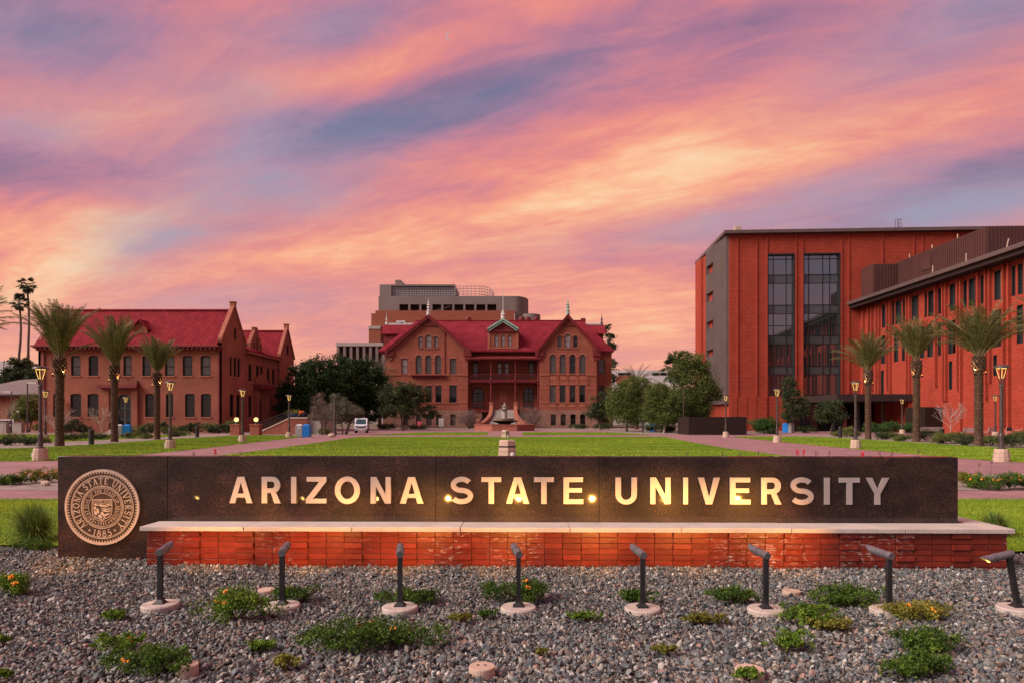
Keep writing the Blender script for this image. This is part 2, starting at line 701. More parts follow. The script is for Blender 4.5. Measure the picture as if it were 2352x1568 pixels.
M = {}
M['brick_main'] = brickmat('weathered red brick', (.275, .070, .043), (.33, .095, .057), (.235, .083, .056), pale=(.44, .22, .16), stain=.75)
M['brick_left'] = brickmat('faded red brick', (.25, .074, .047), (.305, .097, .060), (.225, .086, .06), pale=(.46, .25, .19), stain=.8)
M['brick_new'] = brickmat('new red brick', (.30, .041, .023), (.36, .057, .032), (.20, .033, .020), bh=.2, bw=.6, ms=.03, stain=.38, bump=1.0)
M['brick_far'] = brickmat('distant brick', (.24, .075, .045), (.27, .088, .052), (.23, .078, .05), bh=.3, bw=.8, stain=.15)
M['stone_base'] = brickmat('rough sandstone', (.22, .11, .08), (.30, .16, .12), (.15, .085, .065), bw=.75, bh=.36, ms=.03, stain=.6, bump=1.0)
M['trim_red'] = pmat('dark red painted trim', (.13, .014, .015), (.17, .021, .021), 1.2, .6)
M['trim_sand'] = pmat('red sandstone trim', (.27, .085, .055), (.34, .12, .08), 2.0, .85)
M['roof_red'] = pmat('red metal shingle roof', (.140, .012, .020), (.20, .022, .032), .6, .8, 0, .08, .25, 5)
M['verdigris'] = pmat('verdigris copper', (.16, .30, .24), (.30, .42, .36), 4, .7)
M['white_metal'] = pmat('white painted metal', (.46, .44, .42), (.54, .52, .50), 4, .5)
M['win_frame'] = pmat('dark green grey sash paint', (.014, .019, .021), None, rough=.6, spec=.15)
M['win_frame_brown'] = pmat('brown sash paint', (.075, .05, .042), None, rough=.5)
M['pane_dark'] = glassmat('dark window glass', (.008, .008, .010), .05, .45)
M['pane_grey'] = glassmat('window glass over dim interior', (.016, .016, .016), .05, .55, (.035, .032, .03), .8)
M['pane_blind'] = glassmat('window glass over pale blinds', (.21, .165, .15), .08, .6, (.28, .225, .21), 1.5)
M['pane_mid'] = glassmat('window glass over grey blinds', (.055, .048, .042), .08, .5, (.09, .078, .07), 1.2)
M['pane_tower'] = glassmat('tinted curtain wall glass', (.02, .026, .028), .02, 1.0)
M['pane_tower'].node_tree.nodes['Principled BSDF'].inputs['IOR'].default_value = 1.95
M['pane_spandrel'] = glassmat('grey spandrel glass', (.05, .056, .06), .1, .7)
M['black_metal'] = pmat('black painted metal', (.018, .018, .02), (.03, .03, .032), 6, .45, .3, .4)
M['lamp_metal'] = pmat('dark bronze lamp paint', (.055, .042, .040), (.085, .066, .062), 3, .42, .4, .5)
M['brown_metal'] = pmat('dark brown ribbed metal', (.085, .036, .032), (.10, .044, .038), .6, .5, .3, .4)
M['grey_metal'] = pmat('grey brown standing seam metal', (.15, .115, .11), (.18, .14, .135), .5, .45, .4, .4)
M['dark_fascia'] = pmat('dark brown fascia metal', (.10, .07, .068), (.13, .09, .085), 1.0, .5, .2)
M['soffit'] = pmat('dark soffit', (.03, .018, .018), None, rough=.7)
M['concrete'] = pmat('grey concrete', (.30, .26, .235), (.36, .315, .285), .35, .9)
M['concrete_far'] = pmat('weathered tower concrete', (.17, .135, .12), (.20, .16, .145), .15, .9)
M['lime'] = pmat('cast limestone', (.40, .345, .31), (.49, .425, .385), 3.5, .8, bump=.25, bscale=30)
M['lime_pink'] = pmat('pale pink cast stone', (.40, .29, .225), (.48, .355, .28), 3.0, .85, bump=.3, bscale=25)
M['footing'] = pmat('rough concrete footing', (.36, .30, .265), (.47, .40, .355), 9.0, .9, bump=.6, bscale=60)
M['path'] = None
M['steps_grey'] = pmat('grey stone steps', (.30, .26, .24), (.40, .35, .33), 2.0, .85)
M['bark'] = pmat('grey brown bark', (.07, .05, .038), (.14, .105, .08), 6, .9, bump=.5, stretch=(1, 1, .3))
M['bark_pale'] = pmat('pale twig bark', (.30, .235, .20), (.42, .34, .30), 8, .85)
M['palm_bark'] = pmat('fibrous palm trunk', (.055, .030, .02), (.11, .062, .042), 9, .95, bump=.6)
M['palm_cut'] = pmat('pale cut palm boots', (.17, .11, .075), (.24, .165, .11), 8, .85)
M['palm_rachis'] = pmat('green tan frond rib', (.13, .105, .05), (.19, .15, .075), 5, .6)
M['frond'] = leafmat('date palm leaflets', (.05, .068, .018), (.125, .14, .042), (.28, .24, .11), .2)
M['frond_dark'] = leafmat('dark palm leaves', (.03, .045, .02), (.065, .08, .032), (.10, .10, .05), .15)
M['leaf_ficus'] = leafmat('dense dark green leaves', (.008, .022, .007), (.026, .064, .014), (.06, .12, .025), .12)
M['leaf_olive'] = leafmat('olive green leaves', (.036, .058, .012), (.105, .145, .032), (.24, .26, .075), .25)
M['leaf_silver'] = leafmat('grey green olive leaves', (.08, .085, .055), (.17, .175, .115), (.29, .28, .20), .2)
M['leaf_mauve'] = leafmat('dry mauve brown twigs', (.13, .085, .075), (.21, .15, .13), (.28, .20, .18), .1)
M['leaf_dark'] = leafmat('dark shrub leaves', (.018, .030, .012), (.05, .072, .024), (.12, .13, .045), .18)
M['leaf_hedge'] = leafmat('clipped hedge leaves', (.018, .05, .012), (.045, .11, .02), (.08, .16, .03), .15)
M['leaf_bed'] = leafmat('mixed bed foliage', (.055, .08, .018), (.14, .17, .04), (.28, .25, .08), .25)
M['leaf_lantana'] = leafmat('fresh green lantana leaves', (.035, .085, .008), (.12, .22, .018), (.28, .38, .045), .28)
M['leaf_lantana_dark'] = leafmat('deep green lantana leaves', (.022, .055, .008), (.07, .14, .016), (.17, .26, .035), .28)
M['leaf_yellow'] = leafmat('yellow green lantana leaves', (.09, .10, .015), (.20, .20, .03), (.36, .30, .05), .25)
M['grass_blade'] = leafmat('grass blades', (.075, .155, .012), (.215, .325, .022), (.47, .47, .06), .25, .7)
M['grass_tuft'] = leafmat('tall tuft grass', (.05, .10, .018), (.13, .21, .035), (.32, .30, .11), .2, .7)
M['flower'] = pmat('orange flowers', (.85, .22, .02), (.95, .42, .04), 40, .6)
M['flower_red'] = pmat('red yucca flowers', (.55, .02, .05), None, rough=.6)
M['stalk'] = pmat('dry flower stalk', (.10, .05, .045), None, rough=.8)
M['steel_letter'] = pmat('brushed steel letters', (.50, .45, .42), (.56, .51, .48), 3, .42, .6, .5)
M['bronze_dark'] = pmat('dark bronze seal ground', (.035, .022, .018), (.06, .038, .03), 12, .5, .3)
M['seal_metal'] = pmat('pale bronze seal relief', (.40, .325, .285), (.49, .40, .35), 14, .45, .35, .5)
M['glow_lens'] = emis('lit spot lens', (1.0, .58, .16), 34.0)
M['glow_lens_soft'] = emis('softly lit spot lens', (1.0, .60, .10), 2.2)
M['spot_head'] = pmat('weathered steel spot housing', (.14, .14, .15), (.22, .22, .235), 20, .38, .6, .5)
M['glow_lamp'] = emis('lit lamp strip', (1.0, .58, .16), .95)
M['glow_globe'] = emis('lit globe', (1.0, .66, .25), .95)
M['glow_soft'] = emis('lit interior', (1.0, .62, .28), 1.1)
M['glow_small'] = emis('small lit flood lens', (1.0, .45, .10), 5.0)
M['dead_lens'] = pmat('unlit lens', (.10, .10, .11), None, rough=.1)
M['white_paint'] = pmat('white vehicle paint', (.70, .70, .76), None, rough=.25, coat=.6)
M['rubber'] = pmat('black rubber', (.015, .015, .015), None, rough=.8)
M['bin_grey'] = pmat('grey bin panel', (.24, .23, .24), (.28, .27, .28), 4, .5)
M['bin_blue'] = pmat('blue bin panel', (.01, .16, .50), (.012, .18, .56), 4, .4)
M['red_plastic'] = pmat('red lamp plastic', (.5, .02, .02), None, rough=.3)
M['orange_cloth'] = pmat('orange work shirt', (.85, .13, .015), (.9, .16, .02), 5, .8)
M['navy_cloth'] = pmat('navy trousers', (.02, .025, .05), None, rough=.9)
M['skin'] = pmat('skin', (.35, .19, .13), None, rough=.6)
M['pot_blue'] = pmat('dark blue glazed pot', (.01, .03, .09), (.015, .04, .11), 5, .25)
M['roof_shingle'] = pmat('grey brown shingles', (.13, .10, .095), (.17, .135, .125), 2, .9)
M['pale_wall'] = pmat('pale stucco', (.50, .46, .46), (.56, .52, .52), .3, .9)
# ------------------------------------------------------------------ ground, lawns, paving
def soilmat(name, cols, scale, rough=.95, bump=.5, bscale=20, stretch=(1, 1, 1)):
    m = bpy.data.materials.new(name)
    m.use_nodes = True
    g = NT(m.node_tree)
    p = g.n('ShaderNodeBsdfPrincipled')
    o = g.n('ShaderNodeOutputMaterial')
    g.l(p.outputs[0], o.inputs[0])
    p.inputs['Roughness'].default_value = rough
    p.inputs['Specular IOR Level'].default_value = .15
    geo = g.n('ShaderNodeNewGeometry')
    v = g.mapping(geo.outputs['Position'], sc=stretch)
    a = g.noise(v, scale, 6, .6)
    b = g.noise(v, scale * 9, 4, .6)
    k = g.m('MULTIPLY_ADD', g.m('SUBTRACT', b, .5), .55, a)
    n = len(cols)
    g.l(g.ramp(k, [(.3 + .4 * i / (n - 1), c) for i, c in enumerate(cols)]), p.inputs['Base Color'])
    bp = g.n('ShaderNodeBump')
    bp.inputs['Strength'].default_value = bump
    bp.inputs['Distance'].default_value = .02
    g.l(g.noise(v, bscale, 4, .6), bp.inputs['Height'])
    g.l(bp.outputs[0], p.inputs['Normal'])
    return m


M['lawn'] = soilmat('mown lawn', [(.075, .135, .010), (.165, .265, .016), (.26, .345, .028), (.38, .39, .055)], .42, stretch=(.28, 1, 1), bscale=60)
M['soil'] = soilmat('dry soil', [(.10, .075, .055), (.16, .125, .095)], .5)
M['bed'] = soilmat('gravelly planting soil', [(.14, .11, .10), (.24, .20, .18), (.32, .27, .25)], 2.5, bscale=40)
M['gravel_base'] = soilmat('grit between stones', [(.04, .035, .033), (.10, .085, .08)], 8, bscale=60)


def pavemat():
    m = bpy.data.materials.new('mauve brick paving')
    m.use_nodes = True
    g = NT(m.node_tree)
    p = g.n('ShaderNodeBsdfPrincipled')
    o = g.n('ShaderNodeOutputMaterial')
    g.l(p.outputs[0], o.inputs[0])
    p.inputs['Roughness'].default_value = .75
    p.inputs['Specular IOR Level'].default_value = .25
    geo = g.n('ShaderNodeNewGeometry')
    b = g.n('ShaderNodeTexBrick')
    g.l(geo.outputs['Position'], b.inputs['Vector'])
    b.inputs['Scale'].default_value = 1
    b.inputs['Brick Width'].default_value = .3
    b.inputs['Row Height'].default_value = .15
    b.inputs['Mortar Size'].default_value = .008
    b.inputs['Color1'].default_value = (.25, .142, .15, 1)
    b.inputs['Color2'].default_value = (.315, .185, .19, 1)
    b.inputs['Mortar'].default_value = (.17, .10, .10, 1)
    n = g.noise(geo.outputs['Position'], .5, 6, .65)
    n2 = g.noise(g.mapping(geo.outputs['Position'], sc=(.3, 1.4, 1)), 1.2, 5, .6)
    c = g.mix(1.0, b.outputs['Color'], g.ramp(n, [(.3, (.80, .80, .82)), (.7, (1.16, 1.12, 1.1))]), 'MULTIPLY')
    c = g.mix(1.0, c, g.ramp(n2, [(.35, (.88, .88, .9)), (.65, (1.1, 1.1, 1.1))]), 'MULTIPLY')
    g.l(c, p.inputs['Base Color'])
    bp = g.n('ShaderNodeBump')
    bp.inputs['Strength'].default_value = .4
    bp.inputs['Distance'].default_value = .01
    g.l(g.m('MULTIPLY', b.outputs['Fac'], -1.0), bp.inputs['Height'])
    g.l(bp.outputs[0], p.inputs['Normal'])
    return m


M['path'] = pavemat()


def sheet(name, poly, z, mat, kind='structure', sub=0):
    m = MB()
    m.open = True
    v, T = m.tris2d(poly, [])
    m.v = [(p[0], p[1], z) for p in v]
    for t in T:
        p = [v[i] for i in t]
        a = (p[1] - p[0]).cross(p[2] - p[0])
        m.f.append(tuple(t) if a > 0 else tuple(t[::-1]))
        m.mi.append(0)
    o = m.build(name, mat)
    return tag(o, kind=kind)


def smooth_poly(P, n=4):
    out = []
    k = len(P)
    for i in range(k):
        a, b, c = Vector(P[i - 1]), Vector(P[i]), Vector(P[(i + 1) % k])
        r = min((a - b).length, (c - b).length, 3.0) * .4
        p, q = b + (a - b).normalized() * r, b + (c - b).normalized() * r
        for j in range(n + 1):
            t = j / n
            out.append(tuple((1 - t) ** 2 * p + 2 * t * (1 - t) * b + t * t * q))
    return out


sheet('ground', [(-2500, -300), (2500, -300), (2500, 3500), (-2500, 3500)], -.05, M['soil'])
sheet('pavement', [(-75, 14.9), (80, 14.9), (80, 118), (-75, 118)], 0.0, M['path'])
FL = [(-32, 14.9), (-32, 9.6), (-8.6, 9.75), (-6.5, 9.5), (6.4, 9.0), (8.2, 9.5), (12, 9.3), (32, 9.3), (32, 14.9)]
CLW = [(-13.9, 30.5), (12.9, 30.5), (12.6, 40), (13.6, 55), (14.6, 65.3), (-14.7, 65.3), (-14.2, 52), (-13.75, 40)]
LLW = smooth_poly([(-50, 28.3), (-19.2, 28.3), (-18.2, 32.5), (-18.2, 38), (-19.6, 59), (-20.3, 71), (-28.5, 71), (-29.2, 59), (-28.2, 46), (-29, 40), (-50, 38.5)])
RLW = smooth_poly([(52, 27.4), (20.4, 27.4), (19.9, 31), (20.0, 44), (21.3, 66.5), (29.4, 66), (29.6, 52), (29.4, 40.5), (33, 38.5), (52, 37)])
LL2 = smooth_poly([(-75, 52), (-34, 52), (-33.4, 74), (-75, 76)])
TL1 = smooth_poly([(-15.6, 72.5), (-2.7, 72.5), (-2.9, 86.5), (-11, 86.5)])
TL2 = smooth_poly([(1.1, 72.5), (15, 72.5), (12, 86.5), (1.3, 86.5)])
LAWNS = [FL, CLW, LLW, RLW, LL2, TL1, TL2]
for k, P in enumerate(LAWNS):
    sheet('lawn', P, .014 + (0 if k else -.002), M['lawn'])
sheet('planting_bed', [(-40, 16.9), (40, 16.9), (40, 21.8), (-40, 21.8)], .006, M['bed'])
sheet('planting_bed', [(-50, 37), (-28, 37), (-27.6, 72.5), (-33.6, 72.5), (-34.5, 51), (-50, 50)], .005, M['bed'])
sheet('planting_bed', [(28.3, 37), (52, 36), (52, 44), (37, 48), (35, 74), (28.5, 74)], .005, M['bed'])
sheet('planting_bed', [(-66, 81.5), (-37.5, 81.5), (-37.5, 84.98), (-66, 84.98)], .005, M['bed'])
sheet('planting_bed', [(-30, 106), (31, 106), (31, 124.4), (-30, 124.4)], .005, M['bed'])
sheet('planting_bed', [(-34, 74), (-19.5, 72.5), (-18.5, 82), (-30, 104), (-36, 104)], .005, M['bed'])
sheet('planting_bed', [(15, 78), (31, 78), (31, 104), (13.5, 104), (13, 90)], .005, M['bed'])
sheet('gravel_bed', [(-14, 2.5), (14, 2.5), (14, 9.28), (12, 9.28), (8.2, 9.48), (6.4, 8.98), (-6.5, 9.48), (-8.6, 9.73), (-14, 9.7)], -.03, M['gravel_base'])


def in_poly(P, X, Y):
    c = np.zeros(len(X), bool)
    j = len(P) - 1
    for i in range(len(P)):
        xi, yi, xj, yj = *P[i], *P[j]
        with np.errstate(divide='ignore', invalid='ignore'):
            c ^= ((yi > Y) != (yj > Y)) & (X < (xj - xi) * (Y - yi) / (yj - yi + 1e-12) + xi)
        j = i
    return c


def blades(P, dens, h, w, keep=None, z=.01):
    a = np.array(P)
    lo, hi = a.min(0), a.max(0)
    n = int((hi - lo).prod() * dens)
    X, Y = R.uniform(lo[0], hi[0], n), R.uniform(lo[1], hi[1], n)
    k = in_poly(P, X, Y) & (np.abs(X) < Y * .78 + 2.5)
    if keep is not None:
        k &= keep(X, Y)
    X, Y = X[k], Y[k]
    n = len(X)
    B = np.stack([X, Y, np.full(n, z)], 1)
    pat = .5 + .22 * np.sin(X * .31 + 2.1 * np.sin(Y * .55)) * np.sin(Y * .83 + .9 * np.sin(X * .22)) + .16 * np.sin(Y * 2.3 + .8 * np.sin(X * .4)) + .14 * np.sin(X * .9 + 1.7 * np.sin(Y * 1.9)) * np.sin(Y * 3.1)
    hh = (h * (.6 + .8 * R.random(n)) * (.8 + .4 * pat))[:, None]
    a = R.uniform(0, 2 * np.pi, n)
    s = np.stack([np.cos(a), np.sin(a), 0 * a], 1) * w / 2
    tip = B + np.stack([R.normal(0, .4, n), R.normal(0, .4, n), np.ones(n)], 1) * hh
    v = np.stack([B - s, B + s, tip], 1).reshape(-1, 3)
    t = np.clip(.85 * (pat - .5) + .42 + .5 * (R.random(n) - .5), 0, 1)
    return v, np.arange(n * 3).reshape(n, 3), np.repeat(t, 3)


g_ = np_mesh('grass', *(lambda q: (q[0], q[1]))(near := blades(FL, 1300, .05, .009, lambda X, Y: np.abs(X) > 4.6)), M['grass_blade'], tint=near[2])
tag(g_, kind='stuff')
far = cat_mesh([blades(CLW, 170, .06, .030), blades(LLW, 150, .06, .032), blades(RLW, 150, .06, .032),
                blades(LL2, 40, .08, .05), blades(TL1, 50, .08, .05), blades(TL2, 50, .08, .05)])
tag(np_mesh('grass', far[0], far[1], M['grass_blade'], tint=far[2]), kind='stuff')

# ------------------------------------------------------------------ gravel stones
DISCS = []      # (x, y, r) of round concrete pieces lying in the gravel


def gravelmat():
    m = bpy.data.materials.new('mixed river gravel')
    m.use_nodes = True
    g = NT(m.node_tree)
    p = g.n('ShaderNodeBsdfPrincipled')
    o = g.n('ShaderNodeOutputMaterial')
    g.l(p.outputs[0], o.inputs[0])
    p.inputs['Roughness'].default_value = .62
    p.inputs['Specular IOR Level'].default_value = .35
    a = g.n('ShaderNodeAttribute', attribute_name='tint')
    c = g.ramp(a.outputs['Fac'], [(0, (.055, .06, .065)), (.14, (.14, .155, .165)), (.3, (.25, .25, .245)), (.43, (.20, .16, .13)), (.55, (.34, .285, .23)),
                                  (.64, (.40, .25, .20)), (.71, (.17, .19, .20)), (.82, (.50, .455, .40)), (.90, (.25, .24, .215)), (.97, (.70, .66, .62))], 'CONSTANT')
    geo = g.n('ShaderNodeNewGeometry')
    n = g.noise(geo.outputs['Position'], 60, 4, .6)
    c = g.mix(1.0, c, g.ramp(n, [(.3, (.42, .45, .46)), (.7, (.78, .81, .82))]), 'MULTIPLY')
    g.l(c, p.inputs['Base Color'])
    return m


M['gravel'] = gravelmat()


def gravel():
    ico = bmesh.new()
    bmesh.ops.create_icosphere(ico, subdivisions=1, radius=1.0)
    ico.verts.ensure_lookup_table()
    bv = np.array([v.co[:] for v in ico.verts])
    bf = np.array([[v.index for v in f.verts] for f in ico.faces])
    ico.free()
    oc = np.array([(1, 0, 0), (-1, 0, 0), (0, 1, 0), (0, -1, 0), (0, 0, 1), (0, 0, -1)], float)
    of = np.array([(0, 2, 4), (2, 1, 4), (1, 3, 4), (3, 0, 4), (2, 0, 5), (1, 2, 5), (3, 1, 5), (0, 3, 5)])
    for bv, bf, N, ya, yb in ((bv, bf, 52000, 3.9, 5.5), (oc, of, 185000, 5.5, 9.75)):
        stones(bv, bf, N, ya, yb)


def stones(bv, bf, N, ya, yb):
    nv = len(bv)
    Y = ya + (yb - ya) * R.random(N)
    X = R.uniform(-1, 1, N) * (Y * .79 + 1.7)
    k = ~(in_poly(FL, X, Y))
    k &= ~((np.abs(X) < 5.55) & (Y > 8.75))
    k &= ~((X > -4.4) & (X < 5.85) & (Y > 8.42 - .019 * X))
    for (dx, dy, r) in DISCS:
        k &= (X - dx) ** 2 + (Y - dy) ** 2 > (r * .97) ** 2
    X, Y = X[k], Y[k]
    n = len(X)
    s = np.clip(R.lognormal(math.log(.0108), .42, n), .005, .030)
    S = np.stack([s * R.uniform(.85, 1.35, n), s * R.uniform(.8, 1.2, n), s * R.uniform(.5, .85, n)], 1)
    # 24 knobbly base stones, each tumbled differently
    D = 1 + R.normal(0, .19, (24, nv, 1))
    base = bv[None] * D
    b = base[R.integers(0, 24, n)] * S[:, None, :]
    ax = unit(R.normal(size=(n, 3)) + np.array([0, 0, 1.2]))
    an = R.uniform(0, 2 * np.pi, n)
    c_, s_ = np.cos(an)[:, None, None], np.sin(an)[:, None, None]
    A = ax[:, None, :]
    b = b * c_ + np.cross(np.broadcast_to(A, b.shape), b) * s_ + A * (b * A).sum(-1, keepdims=True) * (1 - c_)
    tl = unit(np.stack([R.normal(0, .4, n), R.normal(0, .4, n), np.ones(n)], 1))
    # tilt
    b = b + np.stack([0 * b[..., 0], 0 * b[..., 0], b[..., 0] * tl[:, None, 0] + b[..., 1] * tl[:, None, 1]], -1)
    z = -.028 + s * R.uniform(.2, 1.0, n) + .010 * np.sin(X * 1.7 + Y) * np.sin(Y * 2.3 - X * .6)
    v = (b + np.stack([X, Y, z], 1)[:, None, :]).reshape(-1, 3)
    f = (bf[None] + nv * np.arange(n)[:, None, None]).reshape(-1, 3)
    o = np_mesh('gravel', v, f, M['gravel'], tint=np.repeat(R.random(n), nv))
    tag(o, kind='stuff')


# ------------------------------------------------------------------ the sign
TH = math.radians(1.1)
SY = 8.67
SW = Fr((0, SY, 0), (math.cos(TH), -math.sin(TH), 0), (-math.sin(TH), -math.cos(TH), 0))   # measuring frame in the world
SL = Fr((0, 0, 0), (1, 0, 0), (0, -1, 0))                                                   # same plane in the sign's own space


def su(px, py=1120):
    return SW.uv(px, py)[0]


def sv(px, py):
    return SW.uv(px, py)[1]


def granitemat():
    m = bpy.data.materials.new('polished brown granite')
    m.use_nodes = True
    g = NT(m.node_tree)
    p = g.n('ShaderNodeBsdfPrincipled')
    o = g.n('ShaderNodeOutputMaterial')
    g.l(p.outputs[0], o.inputs[0])
    geo = g.n('ShaderNodeNewGeometry')
    v = geo.outputs['Position']
    a = g.noise(v, 75, 5, .7)
    b = g.noise(v, 160, 3, .6)
    c = g.noise(g.mapping(v, sc=(1, 1, 1.6)), 2.2, 5, .6)
    k = g.m('MULTIPLY_ADD', g.m('SUBTRACT', b, .5), 1.0, a)
    k = g.m('MULTIPLY_ADD', g.m('SUBTRACT', c, .5), .45, k)
    g.l(g.ramp(k, [(.32, (.003, .003, .004)), (.45, (.011, .008, .008)), (.56, (.031, .016, .014)), (.68, (.075, .035, .027)), (.82, (.15, .085, .068))]), p.inputs['Base Color'])
    p.inputs['Roughness'].default_value = .40
    p.inputs['Specular IOR Level'].default_value = .18
    p.inputs['Coat Weight'].default_value = .7
    p.inputs['Coat Roughness'].default_value = .045
    bp = g.n('ShaderNodeBump')
    bp.inputs['Strength'].default_value = .10
    bp.inputs['Distance'].default_value = .001
    g.l(a, bp.inputs['Height'])
    g.l(bp.outputs[0], p.inputs['Normal'])
    return m


M['granite'] = granitemat()


def arc(cx, cy, rx, ry, a0, a1, n=14):
    return [(cx + rx * math.cos(math.radians(a0 + (a1 - a0) * i / n)), cy + ry * math.sin(math.radians(a0 + (a1 - a0) * i / n))) for i in range(n + 1)]


def ribbon(path, w):
    """outline of a constant-width stroke"""
    P = [Vector(p) for p in path]
    L, Rr = [], []
    for i, p in enumerate(P):
        t = (P[min(i + 1, len(P) - 1)] - P[max(i - 1, 0)]).normalized()
        n = Vector((-t.y, t.x))
        L.append(tuple(p + n * w / 2))
        Rr.append(tuple(p - n * w / 2))
    return L + Rr[::-1]


def glyph(ch, w, s, h):
    """bold grotesque capital, height 1, width w, stems s, bars h -> (outer, holes)"""
    if ch == 'I':
        return [(0, 0), (w, 0), (w, 1), (0, 1)], []
    if ch == 'T':
        c = w / 2
        return [(c - s / 2, 0), (c + s / 2, 0), (c + s / 2, 1 - h), (w, 1 - h), (w, 1), (0, 1), (0, 1 - h), (c - s / 2, 1 - h)], []
    if ch == 'E':
        return [(0, 0), (w, 0), (w, h), (s, h), (s, .5 - h / 2 + .02), (w * .93, .5 - h / 2 + .02), (w * .93, .5 + h / 2 + .01), (s, .5 + h / 2 + .01), (s, 1 - h),
                (w * .985, 1 - h), (w * .985, 1), (0, 1)], []
    if ch == 'N':
        return [(0, 0), (s * .95, 0), (s * .95, .66), (w - s * 1.05, 0), (w, 0), (w, 1), (w - s * .95, 1), (w - s * .95, .34), (s * 1.05, 1), (0, 1)], []
    if ch == 'Z':
        return [(0, 0), (w, 0), (w, h), (s * 1.35, h), (w, 1 - h * .9), (w, 1), (.03, 1), (.03, 1 - h), (w - s * 1.35, 1 - h), (0, h * .9)], []
    if ch == 'V':
        c = w / 2
        return [(c - s * .58, 0), (c + s * .58, 0), (w, 1), (w - s * 1.08, 1), (c, .27), (s * 1.08, 1), (0, 1)], []
    if ch == 'Y':
        c = w / 2
        return [(c - s / 2, 0), (c + s / 2, 0), (c + s / 2, .40), (w, 1), (w - s * 1.13, 1), (c, .575), (s * 1.13, 1), (0, 1), (c - s / 2, .40)], []
    if ch == 'A':
        c, t = w / 2, s * .64
        lx = lambda y: (c - t) * y                     # left outer edge
        ix = lambda y: s * 1.06 + (c - s * 1.06) * y / .79        # left inner edge
        y1, y2 = .215, .365
        return [(0, 0), (s * 1.06, 0), (ix(y1), y1), (w - ix(y1), y1), (w - s * 1.06, 0), (w, 0), (c + t, 1), (c - t, 1)], [[(ix(y2), y2), (w - ix(y2), y2), (c, .79)]]
    if ch == 'O':
        return arc(w / 2, .5, w / 2, .52, 0, 354, 47), [arc(w / 2, .5, w / 2 - s * 1.04, .52 - h * 1.06, 0, 354, 47)]
    if ch == 'U':
        r = w / 2
        return arc(r, r * .92 - .015, r, r * .92, 180, 360, 20) + [(w, 1), (w - s, 1)] + arc(r, r * .92 - .015, r - s, r * .92 - h, 360, 180, 20) + [(s, 1), (0, 1)], []
    if ch == 'R':
        r = .285
        cx = w - r - .03
        out = [(0, 0), (s, 0), (s, .39), (w * .48, .39), (w - s * 1.18, 0), (w, 0), (w * .745, .425)] + arc(cx, .69, r + .01, .31, -55, 90, 14) + [(0, 1)]
        hole = [(s, .39 + h), (cx - .02, .39 + h)] + arc(cx - .02, .695, r - s * .92, .305 - h, -84, 84, 12) + [(s, 1 - h)]
        return out, [hole]
    if ch == 'S':
        q = s * .93
        rx, ry = (w - q) / 2, (1.03 - q) / 4
        yt = .5 + ry
        yb = .5 - ry
        p = arc(w / 2, yt, rx * .93, ry, 28, 270, 22)[:-1] + arc(w / 2, yb, rx, ry, 90, -152, 22)
        return ribbon(p, q), []


def plate_glyph(m, ch, x0, x1, z0, z1, fr, d0, d1):
    H = z1 - z0
    w = (x1 - x0) / H
    s, h = (.205, .178)
    o, hs = glyph(ch, w, s if ch != 'I' else w, h)
    f = lambda p: (x0 + p[0] * H, z0 + p[1] * H)
    m.plate(fr, [f(p) for p in o], [[f(p) for p in q] for q in hs], d0, d1)


